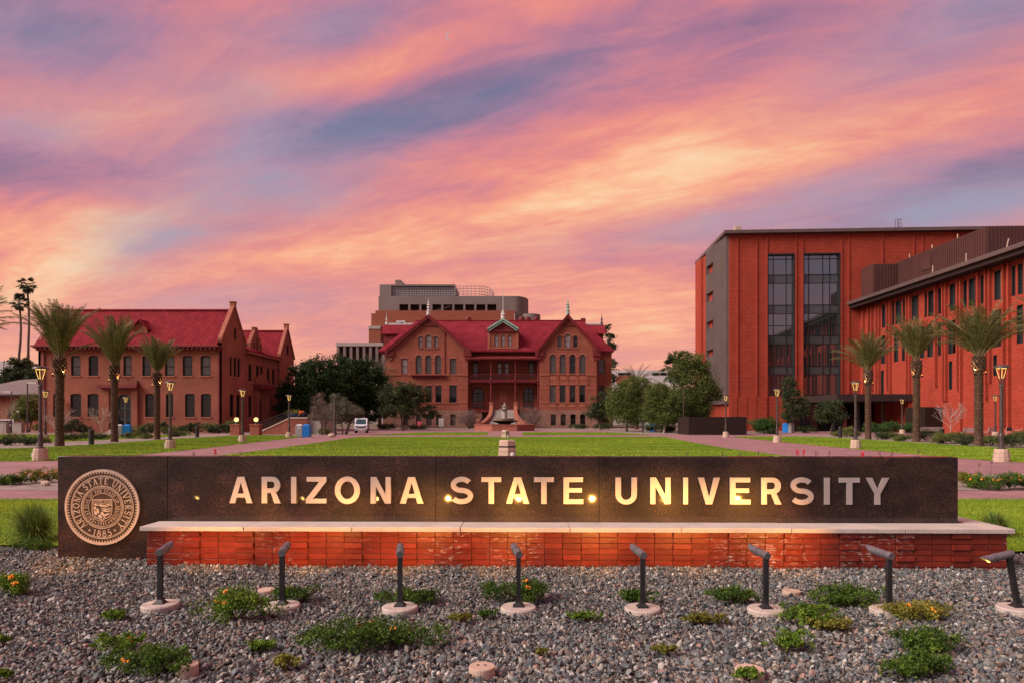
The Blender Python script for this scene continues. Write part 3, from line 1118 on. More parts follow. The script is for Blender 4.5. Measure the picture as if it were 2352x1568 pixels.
# little serif alphabet for the seal: centre-line strokes in a unit-high box
def seal_glyph(ch):
    t, T = .10, .17
    se = lambda x, y, r=.17: ([(x - r, y), (x + r, y)], .075)
    S = {
        'A': (.92, [([(.12, 0), (.46, 1)], t), ([(.46, 1), (.80, 0)], T), ([(.24, .34), (.68, .34)], .08), se(.12, .03), se(.80, .03)]),
        'R': (.92, [([(.2, 0), (.2, 1)], T), ([(.2, .95), (.45, .95)] + arc(.45, .73, .24, .22, 90, -90, 8) + [(.2, .51)], t), ([(.44, .5), (.78, 0)], T), se(.2, .03), se(.84, .03, .1)]),
        'I': (.5, [([(.25, 0), (.25, 1)], T), se(.25, .03), se(.25, .97)]),
        'Z': (.85, [([(.1, .95), (.75, .95)], .1), ([(.72, .95), (.12, .05)], T), ([(.1, .05), (.77, .05)], .1), ([(.1, .95), (.1, .76)], .08), ([(.77, .05), (.77, .25)], .08)]),
        'O': (1.0, [(arc(.5, .5, .38, .45, 0, 360, 22), .14)]),
        'N': (1.0, [([(.18, 0), (.18, 1)], t), ([(.18, 1), (.80, 0)], T), ([(.80, 0), (.80, 1)], t), se(.18, .03), se(.80, .97), se(.1, .97, .1)]),
        'S': (.72, [(arc(.36, .73, .23, .22, 25, 270, 10)[:-1] + arc(.36, .27, .25, .24, 90, -155, 10), .14), ([(.60, .95), (.60, .74)], .07), ([(.11, .05), (.11, .26)], .07)]),
        'T': (.85, [([(.42, 0), (.42, 1)], T), ([(.06, .95), (.79, .95)], .1), ([(.06, .95), (.06, .74)], .08), ([(.79, .95), (.79, .74)], .08), se(.42, .03)]),
        'E': (.82, [([(.2, 0), (.2, 1)], T), ([(.1, .95), (.68, .95)], .1), ([(.1, .05), (.70, .05)], .1), ([(.2, .51), (.55, .51)], .09), ([(.68, .95), (.68, .76)], .08), ([(.70, .05), (.70, .25)], .08)]),
        'U': (.98, [([(.2, 1), (.2, .33)] + arc(.48, .33, .28, .30, 180, 360, 10) + [(.76, 1)], .13), se(.2, .97), se(.76, .97)]),
        'V': (.92, [([(.12, 1), (.46, 0)], T), ([(.46, 0), (.80, 1)], t), se(.12, .97), se(.80, .97)]),
        'Y': (.88, [([(.10, 1), (.44, .48)], T), ([(.78, 1), (.44, .48)], t), ([(.44, .5), (.44, 0)], T), se(.12, .97), se(.76, .97), se(.44, .03)]),
        'G': (.95, [(arc(.48, .5, .36, .45, 45, 340, 18), .14), ([(.82, .42), (.82, .08)], .13), ([(.62, .42), (.94, .42)], .07)]),
        'L': (.78, [([(.2, 0), (.2, 1)], T), ([(.1, .05), (.68, .05)], .1), ([(.68, .05), (.68, .28)], .08), se(.2, .97)]),
        'F': (.78, [([(.2, 0), (.2, 1)], T), ([(.1, .95), (.68, .95)], .1), ([(.2, .51), (.55, .51)], .09), ([(.68, .95), (.68, .74)], .08), se(.2, .03)]),
        'H': (1.0, [([(.2, 0), (.2, 1)], T), ([(.8, 0), (.8, 1)], T), ([(.2, .51), (.8, .51)], .09), se(.2, .03), se(.8, .03), se(.2, .97), se(.8, .97)]),
        'D': (.95, [([(.2, 0), (.2, 1)], T), ([(.1, .95), (.42, .95)] + arc(.42, .5, .38, .45, 90, -90, 12) + [(.1, .05)], .12)]),
        '1': (.56, [([(.3, 0), (.3, 1)], T), ([(.3, .97), (.10, .80)], .09), se(.3, .03, .2)]),
        '8': (.74, [(arc(.37, .74, .21, .22, 0, 360, 16), .12), (arc(.37, .27, .26, .25, 0, 360, 16), .13)]),
        '5': (.72, [([(.62, .95), (.2, .95), (.16, .52)], .1), (arc(.34, .31, .27, .28, 120, -150, 12), .13)]),
        '9': (.74, [(arc(.37, .68, .25, .28, 0, 360, 16), .12), ([(.62, .68)] + arc(.30, .55, .32, .52, 10, -100, 8), .1)]),
        '2': (.74, [(arc(.36, .72, .24, .24, 160, -30, 10) + [(.12, .06)], .12), ([(.08, .06), (.66, .06)], .11)]),
    }
    return S[ch]


def seal_text(m, text, cx, cz, rad, h, a_mid, fr, d, span, inward=False, gap=.16):
    """letters round an arc; a_mid: angle (deg, 90 = top) of the text's middle; inward: feet outward (bottom line)"""
    adv = [seal_glyph(c)[0] + gap if c != ' ' else .55 for c in text]
    squeeze = math.radians(span) * rad / (sum(adv) * h)
    adv = [a * h * squeeze for a in adv]
    tot = sum(adv)
    pos = 0
    for c, a in zip(text, adv):
        mid = pos + a / 2 - tot / 2
        pos += a
        if c == ' ':
            continue
        w, strokes = seal_glyph(c)
        ang = math.radians(a_mid) + (mid / rad if inward else -mid / rad)
        for k, (path, sw) in enumerate(strokes):
            o = ribbon(path, sw)
            pts = []
            for (x, y) in o:
                lx, ly = (x - w / 2) * h * squeeze, (y - .5) * h
                if inward:
                    rr = rad - ly
                    aa = ang + lx / rad
                else:
                    rr = rad + ly
                    aa = ang - lx / rad
                pts.append((cx + rr * math.cos(aa), cz + rr * math.sin(aa)))
            n = len(path)
            e = d + k * .0004
            for i in range(n - 1):
                q = [pts[i], pts[i + 1], pts[2 * n - 2 - i], pts[2 * n - 1 - i]]
                m.face([fr.pt(*p, e) for p in q])
        m.cut()


def ringp(m, cx, cz, r0, r1, d0, d1, fr, n=96):
    for i in range(n):
        a, b = 2 * math.pi * i / n, 2 * math.pi * (i + 1) / n
        P = lambda r, t, d: fr.pt(cx + r * math.cos(t), cz + r * math.sin(t), d)
        m.face([P(r0, a, d1), P(r1, a, d1), P(r1, b, d1), P(r0, b, d1)])
        m.face([P(r1, a, d0), P(r1, b, d0), P(r1, b, d1), P(r1, a, d1)])
        m.face([P(r0, b, d0), P(r0, a, d0), P(r0, a, d1), P(r0, b, d1)])


def build_sign():
    s = thing('granite_sign', 'long low polished brown granite wall with metal letters and a round university seal', 'sign', (0, 0, 0))
    s.location = (0, SY, 0)
    s.rotation_euler = (0, 0, -TH)
    top = 1.293
    e = [su(132), su(385), su(1001), su(1376), su(2201)]
    for a, b in zip(e, e[1:]):
        m = MB()
        g = .003
        m.bevbox(a + g, b - g, 0, .25, -.06, top, .003)
        m.build('granite_panel', M['granite'], s)
    m = MB()
    m.box(e[0] + .02, e[-1] - .02, .02, .235, -.05, top - .01)
    m.build('core', M['black_metal'], s)
    # letters, each at the place it has on the wall
    A = [('A', 45, 205), ('R', 270, 403), ('I', 475, 511), ('Z', 578, 722), ('O', 780, 956), ('N', 1030, 1170), ('A', 1235, 1397),
         ('S', 1585, 1745), ('T', 1803, 1941), ('A', 1975, 2137), ('T', 2170, 2308)]
    B = [('E', 17, 117), ('U', 280, 388), ('N', 455, 558), ('I', 622, 646), ('V', 697, 807), ('E', 858, 962), ('R', 1016, 1118),
         ('S', 1162, 1281), ('I', 1335, 1362), ('T', 1410, 1514), ('Y', 1545, 1662)]
    L = [(c, (560 + a / 2.8) / 1.0884, (560 + b / 2.8) / 1.0884) for c, a, b in A] + [(c, (1400 + a / 2.0276) / 1.0884, (1400 + b / 2.0276) / 1.0884) for c, a, b in B]
    z0, z1 = sv(1100, 1155.0), sv(1100, 1094.2)
    for c, a, b in L:
        m = MB()
        plate_glyph(m, c, su(a), su(b), z0, z1, SL, .012, .032)
        m.build('letter', M['steel_letter'], s)
    # seal
    cx, cz, q = su(238, 1163), sv(238, 1163), .484 / 512
    m = MB()
    m.plate(SL, arc(cx, cz, 505 * q, 505 * q, 0, 356.25, 95), [], .004, .022)
    disc = m.build('seal', M['bronze_dark'], s)
    m = MB()
    ringp(m, cx, cz, 483 * q, 512 * q, .005, .036, SL)
    m.build('rim', M['seal_metal'], disc)
    m = MB()
    for r0, r1 in ((421, 430), (408, 414), (283, 292), (270, 275), (256, 261), (185, 191)):
        ringp(m, cx, cz, r0 * q, r1 * q, .021, .030, SL)
    m.build('ring', M['seal_metal'], disc)
    m = MB()
    n = 76
    for i in range(n):
        a = 2 * math.pi * i / n
        P = lambda r, t: SL.pt(cx + r * q * math.cos(t), cz + r * q * math.sin(t), .031)
        d = 2 * math.pi / n
        m.face([P(484, a - d * .5), P(484, a + d * .5), P(474, a + d * .30), P(462, a + d * .16), P(446, a), P(462, a - d * .16), P(474, a - d * .30)])
    m.build('toothed_border', M['seal_metal'], disc)
    m = MB()
    seal_text(m, 'ARIZONA STATE UNIVERSITY', cx, cz, 357 * q, 88 * q, 90, SL, .0305, 282)
    seal_text(m, '1885', cx, cz, 357 * q, 88 * q, 270, SL, .0305, 44, inward=True)
    seal_text(m, 'GREAT SEAL OF THE STATE OF ARIZONA', cx, cz, 222 * q, 40 * q, 90, SL, .0305, 300)
    seal_text(m, '1912', cx, cz, 222 * q, 40 * q, 270, SL, .0305, 34, inward=True)
    for r, a, k in ((357, 241, 13), (357, 299, 13), (222, 246, 9), (222, 294, 9)):
        c = (cx + r * q * math.cos(math.radians(a)), cz + r * q * math.sin(math.radians(a)))
        m.face([SL.pt(*p, .0305) for p in arc(c[0], c[1], k * q, k * q, 0, 330, 11)])
        m.cut()
    m.open = True
    m.build_split('inscription_letter', M['seal_metal'], disc)
    # shield with motto bar and relief landscape
    X = lambda x, y: (cx + x * q, cz + y * q)
    sh = [(-140, 108), (140, 108), (140, -60), (128, -105), (95, -138), (40, -158), (0, -182), (-40, -158), (-95, -138), (-128, -105), (-140, -60)]
    inn = [(-132, 100), (132, 100), (132, -58), (120, -100), (90, -130), (36, -149), (0, -170), (-36, -149), (-90, -130), (-120, -100), (-132, -58)]
    m = MB()
    m.plate(SL, [X(*p) for p in sh], [[X(*p) for p in inn]], .021, .034)
    for a, b in (((-124, 92), (124, 86)), ((-124, 58), (124, 52)), ((-124, 86), (-118, 58)), ((118, 86), (124, 58))):
        m.face([SL.pt(*X(*p), .0325) for p in ((a[0], b[1]), (b[0], b[1]), (b[0], a[1]), (a[0], a[1]))])
    x = -104
    for c in 'DITAT DEUS':
        if c == ' ':
            x += 20
            continue
        w, st = seal_glyph(c)
        for k, (path, sw) in enumerate(st):
            o = ribbon([(x + px_ * 24, 62 + py_ * 21) for px_, py_ in path], sw * 26)
            nn = len(path)
            for i in range(nn - 1):
                m.face([SL.pt(*X(*p), .033 + k * .0003) for p in (o[i], o[i + 1], o[2 * nn - 2 - i], o[2 * nn - 1 - i])])
        x += w * 24 + 2.5
    rel = [[(-125, 40), (-90, 48), (-60, 30), (-20, 44), (20, 26), (70, 46), (125, 34), (125, 20), (70, 28), (10, 8), (-40, 22), (-90, 20), (-125, 30)],
           [(-40, 14), (0, 30), (50, 12), (96, 16), (60, -2), (0, 2)],
           [(-122, 6), (-96, 12), (-82, -8), (-92, -30), (-112, -34), (-124, -16)],
           [(-86, -30), (-62, -8), (-48, -34), (-40, -66), (-58, -96), (-80, -78)],
           [(-120, -44), (-98, -42), (-74, -86), (-84, -112), (-108, -96)],
           [(-30, -20), (20, -12), (70, -24), (118, -6), (118, -18), (70, -38), (14, -30)],
           [(-20, -46), (30, -36), (76, -50), (120, -34), (118, -52), (70, -66), (16, -56)],
           [(-30, -70), (6, -64), (30, -92), (70, -84), (104, -70), (96, -98), (56, -118), (18, -128), (-4, -104)],
           [(-50, -104), (-22, -92), (-6, -126), (0, -158), (-26, -142), (-58, -124)],
           [(24, -130), (52, -126), (34, -142), (8, -152)]]
    for k, p in enumerate(rel):
        m.plate(SL, [X(*a) for a in p], [], .0215, .0265 + k * .0003, back=False)
    for k in range(9):
        a = math.radians(20 + 17.5 * k)
        m.face([SL.pt(*X(*p), .0292) for p in ((18 + 12 * math.cos(a - .08), 12 + 6 * math.sin(a - .08)), (18 + 100 * math.cos(a - .03), 12 + 38 * math.sin(a - .03)),
                                              (18 + 100 * math.cos(a + .03), 12 + 38 * math.sin(a + .03)), (18 + 12 * math.cos(a + .08), 12 + 6 * math.sin(a + .08)))])
    m.build('shield', M['seal_metal'], disc)
    return s


def glazed_brickmat():
    m = bpy.data.materials.new('glazed red plinth brick')
    m.use_nodes = True
    g = NT(m.node_tree)
    p = g.n('ShaderNodeBsdfPrincipled')
    o = g.n('ShaderNodeOutputMaterial')
    g.l(p.outputs[0], o.inputs[0])
    geo = g.n('ShaderNodeNewGeometry')
    v = geo.outputs['Position']
    oi = g.n('ShaderNodeObjectInfo')
    n = g.noise(v, 9, 5, .6)
    base = g.ramp(n, [(.3, (.150, .017, .010)), (.7, (.215, .029, .015))])
    base = g.mix(1.0, base, g.ramp(oi.outputs['Random'], [(0, (.72, .70, .70)), (1, (1.18, 1.15, 1.1))]), 'MULTIPLY')
    # white lime bloom in scattered patches
    big = g.noise(g.mapping(v, sc=(1, 1, .6)), 1.3, 3, .5)
    sm = g.noise(g.mapping(v, sc=(.6, 1, 1.6)), 22, 5, .7, .6)
    w = g.m('MULTIPLY', g.ramp(big, [(.47, (0, 0, 0)), (.60, (1, 1, 1))]), g.ramp(sm, [(.55, (0, 0, 0)), (.64, (1, 1, 1))]))
    col = g.mix(g.m('MULTIPLY', w, .5), base, (.62, .52, .47, 1))
    g.l(col, p.inputs['Base Color'])
    g.l(g.m('MULTIPLY_ADD', w, .4, .30), p.inputs['Roughness'])
    p.inputs['Specular IOR Level'].default_value = .5
    bp = g.n('ShaderNodeBump')
    bp.inputs['Strength'].default_value = .35
    bp.inputs['Distance'].default_value = .004
    g.l(g.noise(v, 45, 4, .6), bp.inputs['Height'])
    g.l(bp.outputs[0], p.inputs['Normal'])
    return m


M['glazed'] = glazed_brickmat()
M['mortar'] = pmat('grey red mortar', (.085, .035, .028), (.15, .07, .055), 20, .95)


def build_plinth():
    s = thing('brick_plinth', 'low glazed red brick plinth with pale stone coping in front of the granite wall', 'plinth', (0, 0, 0))
    s.location = (0, SY, 0)
    s.rotation_euler = (0, 0, -TH)
    xa, xb, yf = -4.465, 5.93, -.40
    n, rh, top = 47, .0685, .409
    bw = (xb - xa) / n
    m = MB()
    m.box(xa + .012, xb - .012, yf + .012, -.003, -.10, top)
    m.build('mortar_core', M['mortar'], s)
    m = MB()
    m.bevbox(-bw / 2 + .0035, bw / 2 - .0035, 0, .09, .0035, rh - .0035, .0025)
    b0 = m.build('brick', M['glazed'], s)
    me = b0.data
    first = True
    for r in range(6):
        for c in range(n):
            if first:
                o = b0
                first = False
            else:
                o = b0.copy()
                COL.objects.link(o)
            pr = .026 if (c % 3 == 2 and r % 2 == 0) else 0.0
            o.location = (xa + bw * (c + .5) + random.uniform(-.001, .001), yf - pr + random.uniform(-.0022, .0022) + .045, top - rh * (r + 1) + .004)
            o.rotation_euler = (random.uniform(-.012, .012), random.uniform(-.004, .004), random.uniform(-.008, .008))
    m = MB()
    for c in range(n):
        a = xa + bw * c
        m.box(a + .005, a + bw - .005, yf + random.uniform(-.001, .001), yf + .05, -.10, top - rh * 6 - .005)
    for r in range(7):
        z = top - rh * (r + 1)
        for x0, x1 in ((xa - .002, xa + .05), (xb - .05, xb + .002)):
            for y0, y1 in ((yf + .055, yf + .19), (yf + .20, yf + .395)):
                m.box(x0, x1, y0, y1, z + .005, z + rh - .005)
    tag(m.build('half_buried_brick_course', M['glazed'], s), kind='stuff')
    # coping slabs
    ev = [-4.525, su(566, 1205), su(812, 1207), su(1060, 1209), su(1310, 1211), su(1565, 1213), su(1815, 1214), su(2075, 1215), 5.985]
    ev = [x * .955 if 0 < i < 8 else x for i, x in enumerate(ev)]
    for i, (a, b) in enumerate(zip(ev, ev[1:])):
        m = MB()
        m.bevbox(a + .004, b - .004, -.455, -.004, .411, .464 + .0012 * (i % 3), .004)
        m.build('coping_slab', M['lime'], s)
    m = MB()
    m.box(5.70, 5.985, -.001, .62, .411, .464)
    m.build('coping_slab', M['lime'], s)
    m = MB()
    m.box(5.70, 5.93, .004, .58, -.10, .409)
    m.build('return_wall', M['glazed'], s)


build_sign()
build_plinth()
# ------------------------------------------------------------------ buildings
def quad(m, a, b, c, d):
    m.face([a, b, c, d])


def slab(m, quadpts, th):
    """a roof sheet with thickness: four points, thickness straight down"""
    a = [Vector(p) for p in quadpts]
    m.hexa([p - Vector((0, 0, th)) for p in a], a)


# ---- main hall (three gabled storeys on a stone basement)
def build_hall():
    s = thing('university_hall', 'symmetrical three storey red brick hall with crimson roof, twin gables and two storey verandah', 'building', (0, 0, 0))
    D = 125.0
    fW = Fr((0, D, 0), (1, 0, 0), (0, -1, 0))        # gable wings
    fP = Fr((0, D + 3.6, 0), (1, 0, 0), (0, -1, 0))      # wall behind the verandah
    fB = Fr((0, D + 2.6, 0), (1, 0, 0), (0, -1, 0))      # main body at both ends
    fD = Fr((0, D + 2.2, 0), (1, 0, 0), (0, -1, 0))      # central dormer
    U = lambda f, x, y=900: f.uv(*d3(x, y))[0]
    Vv = lambda f, y: f.uv(*d3(1275, y))[1]
    box = lambda f, x0, x1, y0, y1: (U(f, x0), U(f, x1), Vv(f, y1), Vv(f, y0))
    zb = Vv(fW, 1225)          # top of the stone basement
    wins = {'L': [], 'R': []}
    #          kind  x0  x1  ytop ybot pane
    WL_ = [('a', 520, 558, 570, 674, 'pane_blind', 1), ('a', 581, 640, 558, 676, 'pane_blind', 1), ('a', 661, 697, 570, 674, 'pane_blind', 1),
           ('r', 368, 424, 768, 906, 'pane_blind', 1), ('a', 496, 552, 738, 906, 'pane_mid', 1), ('a', 582, 638, 738, 906, 'pane_mid', 1), ('a', 668, 724, 738, 906, 'pane_mid', 1),
           ('r', 800, 857, 768, 908, 'pane_mid', 1), ('r', 388, 440, 1008, 1158, 'pane_dark', 1), ('r', 500, 552, 1008, 1158, 'pane_dark', 1),
           ('r', 586, 640, 1008, 1158, 'pane_dark', 1), ('r', 672, 727, 1008, 1158, 'pane_dark', 1), ('r', 795, 862, 1005, 1160, 'pane_dark', 1)]
    WR_ = [('a', 1760, 1798, 566, 672, 'pane_mid', 1), ('a', 1820, 1880, 554, 674, 'pane_blind', 1), ('a', 1900, 1940, 566, 672, 'pane_dark', 1)]
    for x, k in ((1690, 'pane_mid'), (1778, 'pane_mid'), (1866, 'pane_dark'), (1954, 'pane_mid')):
        WR_.append(('a', x, x + 56, 732, 902, k, 1))
    for x, k in ((1690, 'pane_mid'), (1778, 'pane_dark'), (1867, 'pane_dark'), (1954, 'pane_dark')):
        WR_.append(('r', x, x + 54, 1004, 1158, k, 1))
    for nm, W_, xa, xb, xc, ya, hold in (('L', WL_, 262, 960, 612, 402, [205]), ('R', WR_, 1598, 2108, 1850, 398, [])):
        u0, u1, uc = U(fW, xa), U(fW, xb), U(fW, xc)
        ze, zc = Vv(fW, 690), Vv(fW, ya)
        ylow = (ze - zb)
        out = [(u0, zb), (u1, zb), (u1, ze), (uc, zc), (u0, ze)]
        hs = [shape(k, *box(fW, a, b, c, d)) for k, a, b, c, d, p, q in W_]
        m = MB()
        m.plate(fW, out, hs, -.32, 0, back=False)
        # side and rear of the wing
        quad(m, fW.pt(u0, zb, 0), fW.pt(u0, zb, -9), fW.pt(u0, ze, -9), fW.pt(u0, ze, 0))
        quad(m, fW.pt(u1, zb, 0), fW.pt(u1, ze, 0), fW.pt(u1, ze, -9), fW.pt(u1, zb, -9))
        m.open = True
        m.build('wall', M['brick_main'], s)
        for (k, a, b, c, d, p, q) in W_:
            window(s, fW, k, box(fW, a, b, c, d), M['win_frame_brown'], M[p], .11, .22, bars=(.5,))
        # sills and arch heads
        for (k, a, b, c, d, p, q) in W_:
            bx = box(fW, a, b, c, d)
            m = MB()
            m.fbox(fW, bx[0] - .12, bx[1] + .12, bx[2] - .18, bx[2] - .01, -.05, .12).cut()
            if k == 'r':
                m.fbox(fW, bx[0] - .12, bx[1] + .12, bx[3] + .01, bx[3] + .35, -.05, .05)
            else:
                w, r = (bx[0] + bx[1]) / 2, (bx[1] - bx[0]) / 2
                zc2 = bx[3] - r
                A, B = arc(w, zc2, r + .32, r + .32, 0, 180, 14), arc(w, zc2, r + .02, r + .02, 0, 180, 14)
                m.plate(fW, A + B[::-1], [], -.04, .06)
            m.cut()
            m.build_split('window_surround', M['trim_sand'], s)
        # bands, bargeboards, gable peak
        m = MB()
        for y, h, pr in ((912, 6, .14), (795, 3, .05), (1035, 4, .06), (1160, 5, .08)):
            hz = Vv(fW, y - h) - Vv(fW, y + h)
            segs = [(u0, u1)]
            zz = Vv(fW, y + h)
            for (k, a, b, c, d, p, q) in W_:
                bx = box(fW, a, b, c, d)
                if bx[2] - .2 < zz + hz and bx[3] + .36 > zz:
                    segs = [t for s2 in segs for t in ((s2[0], min(s2[1], bx[0] - .13)), (max(s2[0], bx[1] + .13), s2[1])) if t[1] - t[0] > .05]
            for a, b in segs:
                m.fbox(fW, a, b, zz, zz + hz, -.04, pr).cut()
        m.build_split('string_course', M['trim_red'] if nm == 'x' else M['trim_sand'], s)
        m = MB()
        zs = Vv(fW, 482)
        k = (zc - zs) / (zc - ze)
        m.plate(fW, [(uc - (uc - u0) * k, zs), (uc + (u1 - uc) * k, zs), (uc, zc - .02)], [], .01, .22)
        m.build('gable_peak', M['trim_red'], s)
        for side, ue in ((-1, u0), (1, u1)):
            m = MB()
            du, dz = ue - uc, ze - zc
            ov = 1.07
            p0, p1 = (uc, zc + .42), (uc + du * ov, zc + dz * ov + .42)
            a = [fW.pt(p0[0], p0[1], .75), fW.pt(p1[0], p1[1], .75), fW.pt(p1[0], p1[1], -13), fW.pt(p0[0], p0[1], -13)]
            slab(m, a, .28)
            m.build('roof', M['roof_red'], s)
            m = MB()
            b0, b1 = (p0[0], p0[1] - .30), (p1[0], p1[1] - .30)
            q = [(b0[0], b0[1]), (b1[0], b1[1]), (b1[0], b1[1] - .42), (b0[0], b0[1] - .42)]
            m.plate(fW, q, [], .45, .68)
            m.build('bargeboard', M['trim_red'], s)
            m = MB()
            m.fbox(fW, ue - .75, ue + .75, ze - 1.15, ze - .05, -.1, .42)
            m.fbox(fW, ue - .55, ue + .55, ze - 1.9, ze - 1.15, -.1, .22)
            m.build('eave_bracket', M['trim_red'], s)
        # recessed panel strip under and between windows
        if nm == 'R':
            m = MB()
            for x in (1690, 1778, 1866, 1954):
                m.fbox(fW, U(fW, x), U(fW, x + 56), Vv(fW, 955), Vv(fW, 925), -.02, .05).cut()
                m.fbox(fW, U(fW, x), U(fW, x + 56), Vv(fW, 1200), Vv(fW, 1172), -.02, .05).cut()
            m.build_split('brick_panel', M['trim_sand'], s)
            m = MB()
            for x in (1672, 1760, 1848, 1936, 2024):
                m.fbox(fW, U(fW, x - 11), U(fW, x + 11), Vv(fW, 1003), Vv(fW, 925), -.02, .09).cut()
            m.build_split('pilaster', M['brick_main'], s)
        else:
            m = MB()
            m.fbox(fW, U(fW, 458), U(fW, 762), Vv(fW, 922), Vv(fW, 913), .01, .75)
            for i in range(10):
                x = 470 + i * 31
                m.fbox(fW, U(fW, x - 7), U(fW, x + 7), Vv(fW, 937), Vv(fW, 922), .01, .5)
            m.build('corbelled_ledge', M['trim_red'], s)
            m = MB()
            m.fbox(fW, U(fW, 752), U(fW, 760), Vv(fW, 912), Vv(fW, 540), -.02, .12)
            m.build('rain_pipe', M['trim_red'], s)
        # stone basement under the wing
        bw = [(x, x + 48) for x in ((1698, 1786, 1874, 1960) if nm == 'R' else (800 + 6, 680, 592, 500, 386))]
        bxs = [(*box(fW, a, b, 1262, 1362),) for a, b in bw]
        m = MB()
        m.plate(Fr((0, D - .25, 0), (1, 0, 0), (0, -1, 0)), [(u0 - .2, -.1), (u1 + .2, -.1), (u1 + .2, zb), (u0 - .2, zb)], [shape('s', *b) for b in bxs], -.4, 0, back=False)
        fb = Fr((0, D - .25, 0), (1, 0, 0), (0, -1, 0))
        quad(m, fb.pt(u0 - .2, -.1, 0), fb.pt(u0 - .2, -.1, -9), fb.pt(u0 - .2, zb, -9), fb.pt(u0 - .2, zb, 0))
        quad(m, fb.pt(u1 + .2, -.1, 0), fb.pt(u1 + .2, zb, 0), fb.pt(u1 + .2, zb, -9), fb.pt(u1 + .2, -.1, -9))
        quad(m, fb.pt(u0 - .2, zb, 0), fb.pt(u1 + .2, zb, 0), fb.pt(u1 + .2, zb, -.5), fb.pt(u0 - .2, zb, -.5))
        m.open = True
        m.build('stone_basement', M['stone_base'], s)
        for i, b in enumerate(bxs):
            window(s, fb, 's', b, M['win_frame_brown'], M['pane_dark'] if nm == 'R' else M['pane_mid'], .1, .25, bars=(.5,))
    # ---- main body between and beyond the wings
    ub0, ub1 = U(fB, 222), U(fB, 2242)
    ze = Vv(fB, 706)
    rw = (box(fB, 2125, 2180, 775, 905), box(fB, 2125, 2182, 1008, 1120))
    m = MB()
    m.plate(fB, [(ub0, zb), (U(fB, 262), zb), (U(fB, 262), ze), (ub0, ze)], [], -.3, 0, back=False)
    m.plate(fB, [(U(fB, 2100), zb), (ub1, zb), (ub1, ze), (U(fB, 2100), ze)], [shape('r', *b) for b in rw], -.3, 0, back=False)
    for u, sg in ((ub0, -1), (ub1, 1)):
        quad(m, fB.pt(u, zb, 0), fB.pt(u, zb, -20), fB.pt(u, ze, -20), fB.pt(u, ze, 0))
    quad(m, fB.pt(ub0, zb, -20), fB.pt(ub1, zb, -20), fB.pt(ub1, ze, -20), fB.pt(ub0, ze, -20))
    m.open = True
    m.build('wall', M['brick_main'], s)
    for b in rw:
        window(s, fB, 'r', b, M['win_frame_brown'], M['pane_mid'], .11, .2, bars=(.5,))
    m = MB()
    m.fbox(fB, U(fB, 2112), ub1 + .1, Vv(fB, 917), Vv(fB, 907), -.02, .12).cut()
    m.fbox(fB, ub0 - .1, U(fB, 258), Vv(fB, 917), Vv(fB, 907), -.02, .12).cut()
    m.build_split('string_course', M['trim_sand'], s)
    m = MB()
    m.box(ub0 - .25, ub1 + .25, D + 2.3, D + 22.9, -.1, zb - .01)
    m.build('stone_basement', M['stone_base'], s)
    # main roof: hip with long ridge
    yr = D + 10.5
    zr = CH + (HY - d3(1275, 436)[1]) / F * yr
    e0, e1 = AT(d3(162, 0)[0], D + 1.8), AT(d3(2262, 0)[0], D + 1.8)
    r0, r1 = AT(d3(500, 0)[0], yr), AT(d3(1985, 0)[0], yr)
    zE = ze + .15
    P = [(e0, D + 1.8, zE), (e1, D + 1.8, zE), (e1, D + 21.5, zE), (e0, D + 21.5, zE), (r0, yr, zr), (r1, yr, zr)]
    m = MB()
    m.add(P, [(0, 1, 5, 4), (1, 2, 5), (2, 3, 4, 5), (3, 0, 4)])
    m.add([(p[0], p[1], p[2] - .3) for p in P[:4]], [(0, 3, 2, 1)])
    for i in range(4):
        a, b = P[i], P[(i + 1) % 4]
        m.face([(a[0], a[1], a[2] - .3), (b[0], b[1], b[2] - .3), b, a])
    rf = m.build('roof', M['roof_red'], s)
    m = MB()
    m.tube([(r0, yr, zr + .06), (r1, yr, zr + .06)], .13, 6)
    m.build('ridge_cap', M['roof_red'], rf)
    # end dormers with white cresting
    for xa, xb, xo in ((190, 488, -1), (2008, 2194, 1)):
        ya, yb = D + 7.2, D + 13
        ym = (ya + yb) / 2
        ua, ub = AT(d3(xa, 0)[0], ya), AT(d3(xb, 0)[0], ya)
        zt, zl = CH + (HY - d3(0, 480)[1]) / F * ym, CH + (HY - d3(0, 556)[1]) / F * ya
        if xo < 0:
            ub += 3.0
        else:
            ua -= 3.0
        m = MB()
        m.hexa([(ua, ya - .5, zl), (ub, ya - .5, zl), (ub, ym, zt), (ua, ym, zt)][::1], [(ua, ya - .5, zl + .2), (ub, ya - .5, zl + .2), (ub, ym, zt + .2), (ua, ym, zt + .2)])
        m.hexa([(ua, ym, zt), (ub, ym, zt), (ub, yb + .5, zl), (ua, yb + .5, zl)], [(ua, ym, zt + .2), (ub, ym, zt + .2), (ub, yb + .5, zl + .2), (ua, yb + .5, zl + .2)])
        m.build('roof', M['roof_red'], s)
        w0 = AT(d3(213 if xo < 0 else 2040, 0)[0], ya) if xo < 0 else ua
        w1 = ub if xo < 0 else AT(d3(2168, 0)[0], ya)
        m = MB()
        m.box(w0, w1, ya, yb, Vv(fB, 700), zl)
        m.build('dormer_wall', M['trim_red'], s)  # dark red puts the shade below this dormer roof into the wall colour
        m = MB()
        m.box(ua + .2, ub - .2, ym - .12, ym + .12, zt + .2, zt + .42)
        k = int((ub - ua) / .45)
        for i in range(k):
            x = ua + .3 + i * .45
            m.sphere((x, ym, zt + .47), .16, 6, 4)
        m.build('ridge_cresting', M['white_metal'], s)
        x = ua + .5 if xo < 0 else ub - .5
        m = MB()
        m.lathe([(.22, 0), (.2, .4), (.08, .6), (.22, .9), (.08, 1.1), (.14, 1.3), (.04, 1.5), (.015, 2.4)], 8, (x, ym, zt + .3))
